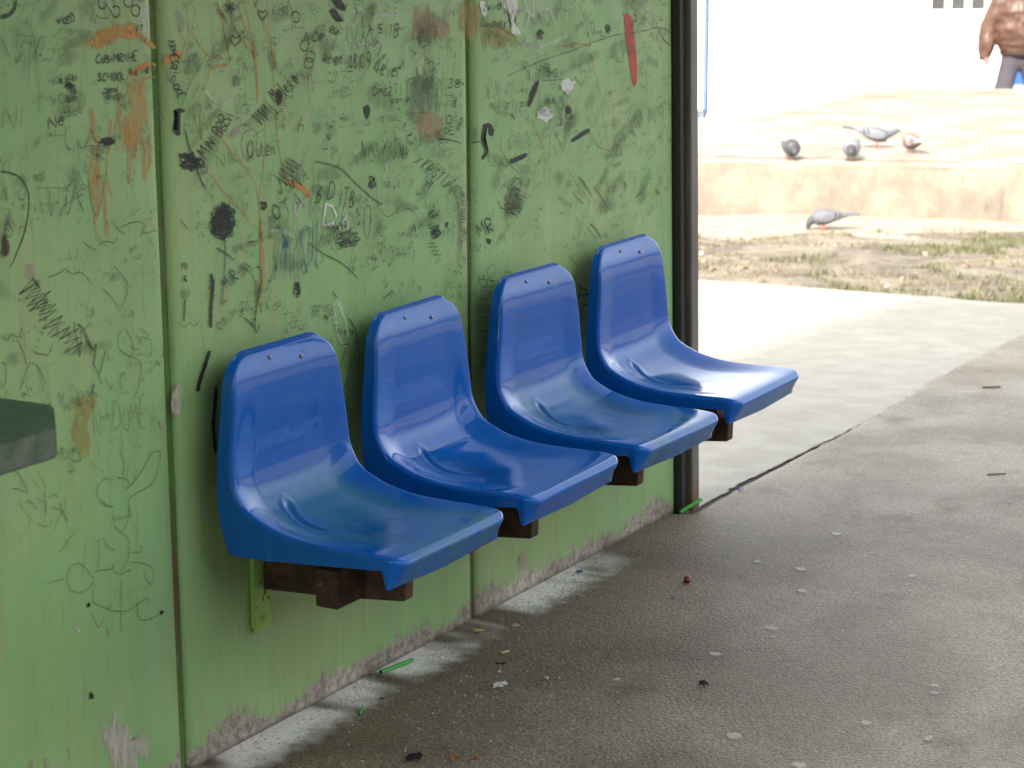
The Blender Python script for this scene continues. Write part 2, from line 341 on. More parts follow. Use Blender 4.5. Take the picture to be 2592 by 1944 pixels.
SEAM = [(5.0, .055), (5.6, .055), (6.42, .0), (7.46, -.07), (8.63, -.19), (9.69, -.235), (13, -.36)]
def seam(y):            # the broken seam that carries on the line of the wall
    for (a, xa), (b, xb) in zip(SEAM, SEAM[1:]):
        if y <= b: break
    return xa + (xb - xa) * (y - a) / (b - a) + .008 * nz(y * 3.1) + .009 * nz(y * 11) + .008 * nz(y * 31)
def y_end(x):           # where paving stops and the grass strip starts
    return (10.93 + .10 * (-2.47 - x) if x < -.71 else 10.76 + .9 * sstep(-.62, .4, x)) + .05 * nz(x * 3.3) + .03 * nz(x * 11)
def P_slab(u, v):
    y0 = 5.63 + v * (10.0 - 5.63)
    e = seam(y0) - .013 - .016 * abs(nz(y0 * 23, 4))
    x = -9 + (e + 9) * (1 - (1 - u) ** 2)
    y = 5.63 + v * (y_end(x) - 5.63)
    x = min(x, seam(y) - .013 - .016 * abs(nz(y * 23, 4))) if u == 1 else x
    return Vector((x, y, gxy(x, y) + .006 * nz(x * 1.2, y * 1.2)))
grid_obj('concrete_slab', P_slab, 60, 170, M['slab'])
XS = [0, .004, .03, .1, .3, .7, 1.2, 2, 3, 5, 9]
def P_asph(u, v):
    y = -14 + v * 26.5
    if y > 3: y = 3 + (v - 17/26.5) / (1 - 17/26.5) * 9.5
    x0 = seam(y) + .008 + .014 * abs(nz(y * 19, 9)) if y > 5.6 else -.03
    k = u * (len(XS) - 1); i = min(int(k), len(XS) - 2)
    x = x0 + XS[i] + (k - i) * (XS[i+1] - XS[i])
    yy = min(y, y_end(x)) if y > 10.2 else y
    return Vector((x, yy, gxy(x, yy) + .003 - (.018 if u == 0 and y > 5.6 else 0)))
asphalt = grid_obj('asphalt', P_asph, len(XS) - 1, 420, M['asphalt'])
seam_v = []
for i in range(120):
    y = 5.6 + i * .044
    for dx in (-.05, .05): seam_v.append((seam(y) + dx, y, gxy(seam(y), y) - .008))
mesh('seam_dirt', seam_v, [(2*i, 2*i+1, 2*i+3, 2*i+2) for i in range(119)], M['soil'])['kind'] = 'structure'
def P_strip(u, v):
    l = -8 + 18 * u; s0 = 10.2; s1 = 14.55 + .12 * nz(l * 1.5) 
    s = s0 + (s1 - s0) * v; q = site(l, s)
    return Vector((q.x, q.y, gz(s) - .035 + .03 * nz(q.x * 2, q.y * 2) * sstep(10.8, 11.8, s) + .045 * sstep(11.0, 12.4, s)))
grid_obj('soil_strip', P_strip, 90, 30, M['strip_soil'])
def P_path(u, v):
    l = -8 + 18 * u; s = 14.2 + 1.35 * v; q = site(l, s)
    return Vector((q.x, q.y, gz(s) + .004 + .012 * nz(q.x * 3, q.y * 3) + .02 * v * v))
grid_obj('dirt_path', P_path, 70, 8, M['path'])
# grass tufts, dead stems and leaf litter on the strip
def tufts(name, mat, n, thr, hmin, hmax, seed):
    rr = random.Random(seed); v, f = [], []
    k = 0
    while k < n:
        l = rr.uniform(-2, 6); s = rr.uniform(10.9, 14.7); q = site(l, s)
        if q.y < y_end(q.x) + .02 + abs(rr.gauss(0, .05)): continue
        edge = 1.0 if s < 12.1 else 0.0
        if nz(q.x * 1.5 + seed, q.y * 1.9) + .45 * nz(q.x * 6, q.y * 6) + .25 * edge * (l > 1.7) < thr: continue
        zb = gz(s) - .035 + .03 * nz(q.x * 2, q.y * 2) * sstep(10.8, 11.8, s) + .045 * sstep(11.0, 12.4, s) - .004
        for _ in range(5):
            a = rr.uniform(0, 6.28); h = rr.uniform(hmin, hmax); w = rr.uniform(.0025, .006); ln = rr.uniform(.2, .9) * h
            x, y = q.x + rr.gauss(0, .02), q.y + rr.gauss(0, .02); i = len(v)
            v += [(x - w*math.sin(a), y + w*math.cos(a), zb), (x + w*math.sin(a), y - w*math.cos(a), zb), (x + ln*math.cos(a), y + ln*math.sin(a), zb + h)]
            f.append((i, i+1, i+2))
        k += 1
    o = mesh(name, v, f, mat); o['kind'] = 'stuff'; return o
tufts('grass', M['grass'], 2400, .32, .015, .055, 3)
tufts('dry_grass', M['dry_grass'], 3600, .02, .008, .035, 8)
def flakes(name, mat, n, seed, size, reg):
    rr = random.Random(seed); v, f = [], []
    for _ in range(n):
        l = rr.uniform(reg[0], reg[1]); s = rr.uniform(reg[2], reg[3]); q = site(l, s)
        if q.y < y_end(q.x) + .03: continue
        zb = gz(s) + .03; a = rr.uniform(0, 6.28); r_ = rr.uniform(*size); i = len(v)
        c1, s1 = math.cos(a), math.sin(a); h = rr.uniform(.004, .02)
        for px, py, pz in ((-1, 0, 0), (-.3, .5, h), (.5, .4, h*.6), (1.1, 0, h*.2), (.5, -.4, h), (-.3, -.5, 0)):
            v.append((q.x + r_*(px*c1 - py*s1), q.y + r_*(px*s1 + py*c1), zb + pz))
        f += [(i, i+1, i+5), (i+1, i+2, i+4, i+5), (i+2, i+3, i+4)]
    o = mesh(name, v, f, mat); o['kind'] = 'stuff'
flakes('leaf_litter', M['leaf'], 70, 4, (.015, .035), (.2, 5, 11.2, 14.5))
flakes('pale_leaf_litter', M['leaf_pale'], 45, 6, (.015, .035), (.2, 5, 11.2, 15.1))
# low retaining wall and the terrace it holds
def edge_s(l): return 15.811 + (l - 1.334) * (15.245 - 15.811) / (3.553 - 1.334)
wall_r = empty('retaining_wall', site(1.3, edge_s(1.3), -.46)); tag(wall_r, 'low weathered concrete retaining wall with pale flat top behind the dirt path', 'low wall')
def wface(u, v):
    l = -7 + 17 * u; zz = -.52 + .44 * v; s = edge_s(l) - .02 - .05 * (1 - v) + .012 * nz(l * 3, zz * 6) + .006 * nz(l * 11, zz * 14) + (.015 * (v > .93))
    return site(l, s, zz) - wall_r.location
grid_obj('wall_face', wface, 260, 14, M['old_concrete'], wall_r, None)
def wtop(u, v):
    l = -7 + 17 * u; s = edge_s(l) - .012 + .34 * v
    return site(l, s, -.08 + .004 * nz(l * 3, s * 3) - (.012 if v == 0 else 0)) - wall_r.location
grid_obj('wall_top', wtop, 120, 5, M['terrace'], wall_r, None)
def terr(u, v):
    l = -7 + 17 * u; a = edge_s(l) + .30; s = a + (21.35 - a) * v
    return site(l, s, -.075 + .008 * nz(l * 1.3, s * 1.3))
grid_obj('terrace', terr, 60, 30, M['terrace'])
kb = bmesh.new(); 
A = [site(l, s, zz) for l, s, zz in ((-7, 21.7, -.40), (10, 21.15, -.40), (10, 21.35, -.40), (-7, 21.9, -.40), (-7, 21.7, -.055), (10, 21.15, -.055), (10, 21.35, -.055), (-7, 21.9, -.055))]
vs = [kb.verts.new(a) for a in A]
for fc in ((0,1,5,4), (1,2,6,5), (2,3,7,6), (3,0,4,7), (4,5,6,7), (3,2,1,0)): kb.faces.new([vs[i] for i in fc])
bm_obj('kerb', kb, M['terrace'])['kind'] = 'structure'

# ------------------------------------------------------------------ far buildings
ks = empty('white_kiosk', site(2.069, 18.77, -.08), math.atan2((SA * -.50 + LA * .864).y, (SA * -.50 + LA * .864).x))
kdir = (site(1.616, 19.0) - site(2.069, 18.77)); kdir.z = 0
ks.rotation_euler = (0, 0, math.atan2(-kdir.y, -kdir.x))        # local -X runs along the front to the left, +Y to the back
tag(ks, 'plain white kiosk with rounded panels edged in blue, left end of the terrace', 'kiosk')
box('body', (-2.6, .05, 0), (-.0, 3.20, 2.7), M['white'], ks)
# right front panel with a rounded lower left corner
def rpanel(x0, x1, z0, z1, r, y0, y1, name, mat):
    pts = [(x0 + r - r*math.cos(a), z0 + r - r*math.sin(a)) for a in [i*math.pi/2/6 for i in range(7)]] + [(x1, z0), (x1, z1), (x0, z1)]
    return prism(name, pts, 1, y0, y1, mat, ks)
rpanel(-.415, 0, .012, 2.65, .06, -.02, .048, 'wall_panel', M['white'])
rpanel(-.450, -.417, .03, 2.65, .05, -.012, .047, 'blue_trim', M['blue_trim'])
rpanel(-1.6, -.475, .07, 2.65, .03, -.02, .047, 'wall_panel', M['white'])
box('skirting', (-1.6, -.005, 0), (-.46, .045, .068), M['grey'], ks)
rpanel(-2.6, -1.63, .03, 2.65, .05, -.02, .047, 'wall_panel', M['white'])
box('roof', (-2.75, -.25, 2.7), (.15, 3.35, 2.82), M['white'], ks, .01)

fb_ = empty('white_building', site(2, 32, -1.0), YAW); tag(fb_, 'long white rendered building behind the terrace with small paned window and blue door', 'building')
WX0, WZ0, CW, CH = 3.99, 1.165, .285, .285       # window grid, local x along the front, z up
ncol, nrow = 5, 4
WX1, WZ1 = WX0 + ncol * CW, WZ0 + nrow * CH
DX0, DX1, DZ1 = 5.06, 5.95, 1.02
DXW = WX1
# the front wall in pieces round its openings
box('wall', (-9, 0, 0), (WX0, .3, 5.2), M['white'], fb_)
box('wall', (WX0, .001, WZ1), (WX1, .301, 5.2), M['white'], fb_)
box('wall', (WX0, .001, DZ1), (WX1, .301, WZ0), M['white'], fb_)
box('wall', (WX0, .001, 0), (DX0, .301, DZ1), M['white'], fb_)
box('wall', (DX1, .002, 0), (16, .302, DZ1), M['white'], fb_)
box('wall', (WX1, 0, DZ1), (16, .3, 5.2), M['white'], fb_)
box('wall', (-9, .31, 0), (16, 9, 5.19), M['white'], fb_)
box('roof', (-9.4, -.4, 5.2), (16.4, 9.3, 5.4), M['roof'], fb_)
bdoor = box('panel_door', (DX0, .05, .02), (DX1, .11, DZ1 - .02), M['blue_door'], fb_, .004)
win = bmesh.new()
for i in range(ncol + 1): bm_box(win, (WX0 + i*CW - .04, .02, WZ0), (WX0 + i*CW + .04, .12, WZ1))
wf = bm_obj('window', win, M['white'], fb_)
wb = bmesh.new()
for j in range(nrow + 1): bm_box(wb, (WX0, .025, WZ0 + j*CH - .03), (WX1, .115, WZ0 + j*CH + .03))
bm_obj('glazing_bars', wb, M['white'], wf)
for i in range(ncol):
    for j in range(nrow):
        box('pane', (WX0 + i*CW + .041, .07, WZ0 + j*CH + .031), (WX0 + (i+1)*CW - .041, .08, WZ0 + (j+1)*CH - .031), M['glass'], wf)

# tall block across the yard behind the viewer: its shade covers shelter and street
ab = empty('apartment_block', (1.62, -9, 0)); tag(ab, 'tall beige apartment block behind the viewer that shades the shelter', 'building')
AX, AD, AH = 30.0, 12.0, 15.2
box('wall', (0, -AD, -.05), (AX, 0, AH), M['block'], ab)
box('roof', (-.0, -AD, AH), (AX + .3, .0, AH + .25), M['roof'], ab)
w0 = None
for fl in range(5):
    for k in range(9):
        x0 = 1.4 + k * 3.2; z0 = 1.2 + fl * 2.9
        if w0 is None:
            w0 = box('window', (0, 0, 0), (1.5, .06, 1.5), M['white'], ab, loc=(x0, .001, z0)); p0 = box('pane', (.08, .061, .08), (1.42, .066, 1.42), M['glass'], w0)
        else:
            w = w0.copy(); col.objects.link(w); w.location = (x0, .001, z0); w.parent = ab; q = p0.copy(); col.objects.link(q); q.parent = w

# houses on the other side of the street: what the glossy seats mirror
for (yo, ln, ht, label) in ((-6, 13.0, 5.6, 'ochre town house across the street, right of the shelter front'), (9.4, 11.0, 7.0, 'taller ochre town house across the street with its gable to the yard')):
    th = empty('town_house', (19.0, yo, gxy(19, yo) - .1)); tag(th, label, 'house')
    box('wall', (0, 0, 0), (8, ln, ht), M['house'], th); box('roof', (-.4, -.3, ht), (8.3, ln + .3, ht + .35), M['roof_tile'], th)
    kf = None
    for fl in range(int(ht // 3.2)):
        for kx in range(int(ln // 2.6)):
            lc = (-.05, 1.0 + kx * 2.6, 1.0 + fl * 3.1)
            if kf is None: kf = box('window', (0, 0, 0), (.048, 1.2, 1.5), M['white'], th, loc=lc); kp = box('pane', (-.006, .08, .08), (-.001, 1.12, 1.42), M['glass'], kf)
            else:
                w = kf.copy(); col.objects.link(w); w.location = lc; w.parent = th; q = kp.copy(); col.objects.link(q); q.parent = w

# ------------------------------------------------------------------ the shelter
sh = empty('bus_shelter', (0, 4.5, 0)); tag(sh, 'green painted concrete shelter wall covered in pen graffiti, dark post at its end', 'bus shelter')
ORGS = Vector((0, 4.5, 0))
ZT = 2.42
J = [(0.6, 0.0), (2.21, 0.0), (3.3417, -.0045), (4.4833, 0.0), (5.617, -.0375)]
GAP = .0098
panels = []
for i in range(4):
    (ya, ka), (yb, kb2) = J[i], J[i + 1]
    gb = GAP if i < 3 else 0.0
    bm = bmesh.new()
    # front face as a fine rounded-edge sheet with thickness
    ny, nzv = 26, 40
    def yy(u, zz): a = ya + ka*zz + GAP; b = yb + kb2*zz - gb; return a + (b - a) * u
    us = [0, .006, .015, .03] + [.03 + .94 * k / 18 for k in range(1, 18)] + [.97, .985, .994, 1]
    zs = [ -.03 + (ZT + .03) * k / 48 for k in range(49)]
    gridv = []
    for zz in zs:
        row = []
        for u in us:
            e = min(u, 1 - u) * (yb - ya)
            x = -.010 * (1 - min(1, e / .020)) ** 2 + .0016 * nz(u * 3 + i * 9, zz * 2.2)
            row.append(bm.verts.new((x, yy(u, zz) - 4.5, zz)))
        gridv.append(row)
    for a in range(len(zs) - 1):
        for b in range(len(us) - 1): bm.faces.new((gridv[a][b], gridv[a][b+1], gridv[a+1][b+1], gridv[a+1][b]))
    bmesh.ops.recalc_face_normals(bm, faces=bm.faces[:])
    # sides and back
    backv = [[bm.verts.new((-.10, yy(u, zz) - 4.5, zz)) for u in (0, 1)] for zz in (zs[0], zs[-1])]
    lft = [r_[0] for r_ in gridv]; rgt = [r_[-1] for r_ in gridv]
    bm.faces.new(lft + [backv[1][0], backv[0][0]]); bm.faces.new(rgt[::-1] + [backv[0][1], backv[1][1]])
    bm.faces.new(gridv[-1] + [backv[1][1], backv[1][0]]); bm.faces.new(gridv[0][::-1] + [backv[0][0], backv[0][1]])
    bm.faces.new((backv[0][0], backv[1][0], backv[1][1], backv[0][1]))
    bmesh.ops.recalc_face_normals(bm, faces=bm.faces[:])
    o = bm_obj('wall_panel', bm, M['wall'], sh)
    for pz in o.data.polygons:
        pz.use_smooth = len(pz.vertices) == 4 and pz.area < .02
    panels.append(o)
for (y0, k0) in J[1:4]:
    vv_ = []
    zs = [k * .05 for k in range(49)]
    for zz in zs:
        for dy in (-.016, 0, .016): vv_.append((-.014 + .004 * nz(zz * 9, y0) + (.003 if dy == 0 else 0), y0 + k0*zz - 4.5 + dy, zz))
    mesh('joint_filler', vv_, [(3*a+b, 3*a+b+1, 3*a+b+4, 3*a+b+3) for a in range(48) for b in range(2)], M['joint'], sh, None, True)
# end post: channel with its recess shadow painted in black, and a lighter face
PK = -.0375
def leanbox(name, x0, x1, y0, y1, z0, z1, mat, bev):
    bm = bmesh.new(); bm_box(bm, (x0, y0, z0), (x1, y1, z1), bev)
    for v in bm.verts: v.co.y += PK * v.co.z - 4.5
    return bm_obj(name, bm, mat, sh)
leanbox('channel', -.12, .020, 5.619, 5.652, -.03, ZT, M['post_shaded'], .003)
leanbox('post', -.13, .036, 5.6525, 5.702, -.03, ZT, M['post'], .005)
box('roof_slab', (-.35, -4.5 - 1.0, ZT), (1.55, 5.95 - 4.5, ZT + .12), M['roof'], sh, .01)
box('fascia', (1.552, -4.5 - 1.0, ZT - .10), (1.60, 5.95 - 4.5, ZT + .16), M['post'], sh, .005)
for yy_ in (5.75, -.8): box('front_post', (1.44, yy_ - 4.5 - .04, 0), (1.52, yy_ - 4.5 + .04, ZT), M['post'], sh, .005)

# ------------------------------------------------------------------ graffiti on the panels (wall coordinates, millimetres along / up)
LIFT = [.0009]
FADE = {'orange', 'orange_thin', 'ochre', 'redbrown', 'smear', 'darkred', 'pinkwash', 'white_thin', 'teal_thin', 'grey_wash', 'plaster', 'bluefill'}
def ribbon(bm, pts, w, lift, rr):
    n = len(pts); L = []; k = 0
    for i, (y, zv) in enumerate(pts):
        a = pts[max(i-1, 0)]; b = pts[min(i+1, n-1)]
        dx, dz = b[0]-a[0], b[1]-a[1]; d = math.hypot(dx, dz) or 1e-6
        h = w * .5 * (rr.uniform(.75, 1.2)) * (.55 if i in (0, n-1) else 1)
        ox, oz = -dz/d*h, dx/d*h; x = lift + k * 2e-7; k += 1
        L.append((bm.verts.new((x, y+ox, zv+oz)), bm.verts.new((x, y-ox, zv-oz))))
    for i in range(n-1): bm.faces.new((L[i][0], L[i][1], L[i+1][1], L[i+1][0]))
def graffito(name, mat, w, strokes, rr):
    ym = sum(p[0] for s in strokes for p in s) / sum(len(s) for s in strokes)
    pi = 0 if ym < J[1][0] else 1 if ym < J[2][0] else 2 if ym < J[3][0] else 3
    lift = LIFT[0]; LIFT[0] += 4e-6
    bm = bmesh.new(); fl = bm.verts.layers.float.new('fade')
    S = [[(y - 4.5, zv) for y, zv in s] for s in strokes]
    mk = mat
    if w > 0:
        for s in S: ribbon(bm, s, w, lift, rr)
    elif mat in FADE:
        mk = 'f_' + mat
        for s in S:
            cy = sum(a for a, b in s)/len(s); cz = sum(b for a, b in s)/len(s)
            ring = []
            kq = 1.35 if 'orange' in mat or mat in ('ochre', 'redbrown', 'plaster') else 1.15
            for q, fd in ((kq, 0.0), (kq*.68, .62), (kq*.4, 1.0)):
                vs = [bm.verts.new((lift, cy + (a-cy)*q, cz + (b-cz)*q)) for a, b in s]
                for v in vs: v[fl] = fd
                ring.append(vs)
            cv = bm.verts.new((lift, cy, cz)); cv[fl] = 1.0; n = len(s)
            for r1, r2 in zip(ring, ring[1:]):
                for i in range(n): bm.faces.new((r1[i], r1[(i+1) % n], r2[(i+1) % n], r2[i]))
            for i in range(n): bm.faces.new((ring[-1][i], ring[-1][(i+1) % n], cv))
    else:
        for s in S:
            vs = [bm.verts.new((lift, a, b)) for a, b in s]; f = bm.faces.new(vs)
        bmesh.ops.triangulate(bm, faces=bm.faces[:])
    for f in bm.faces:
        if f.normal.x < 0: pass
    return bm_obj(name, bm, M[mk], panels[pi])
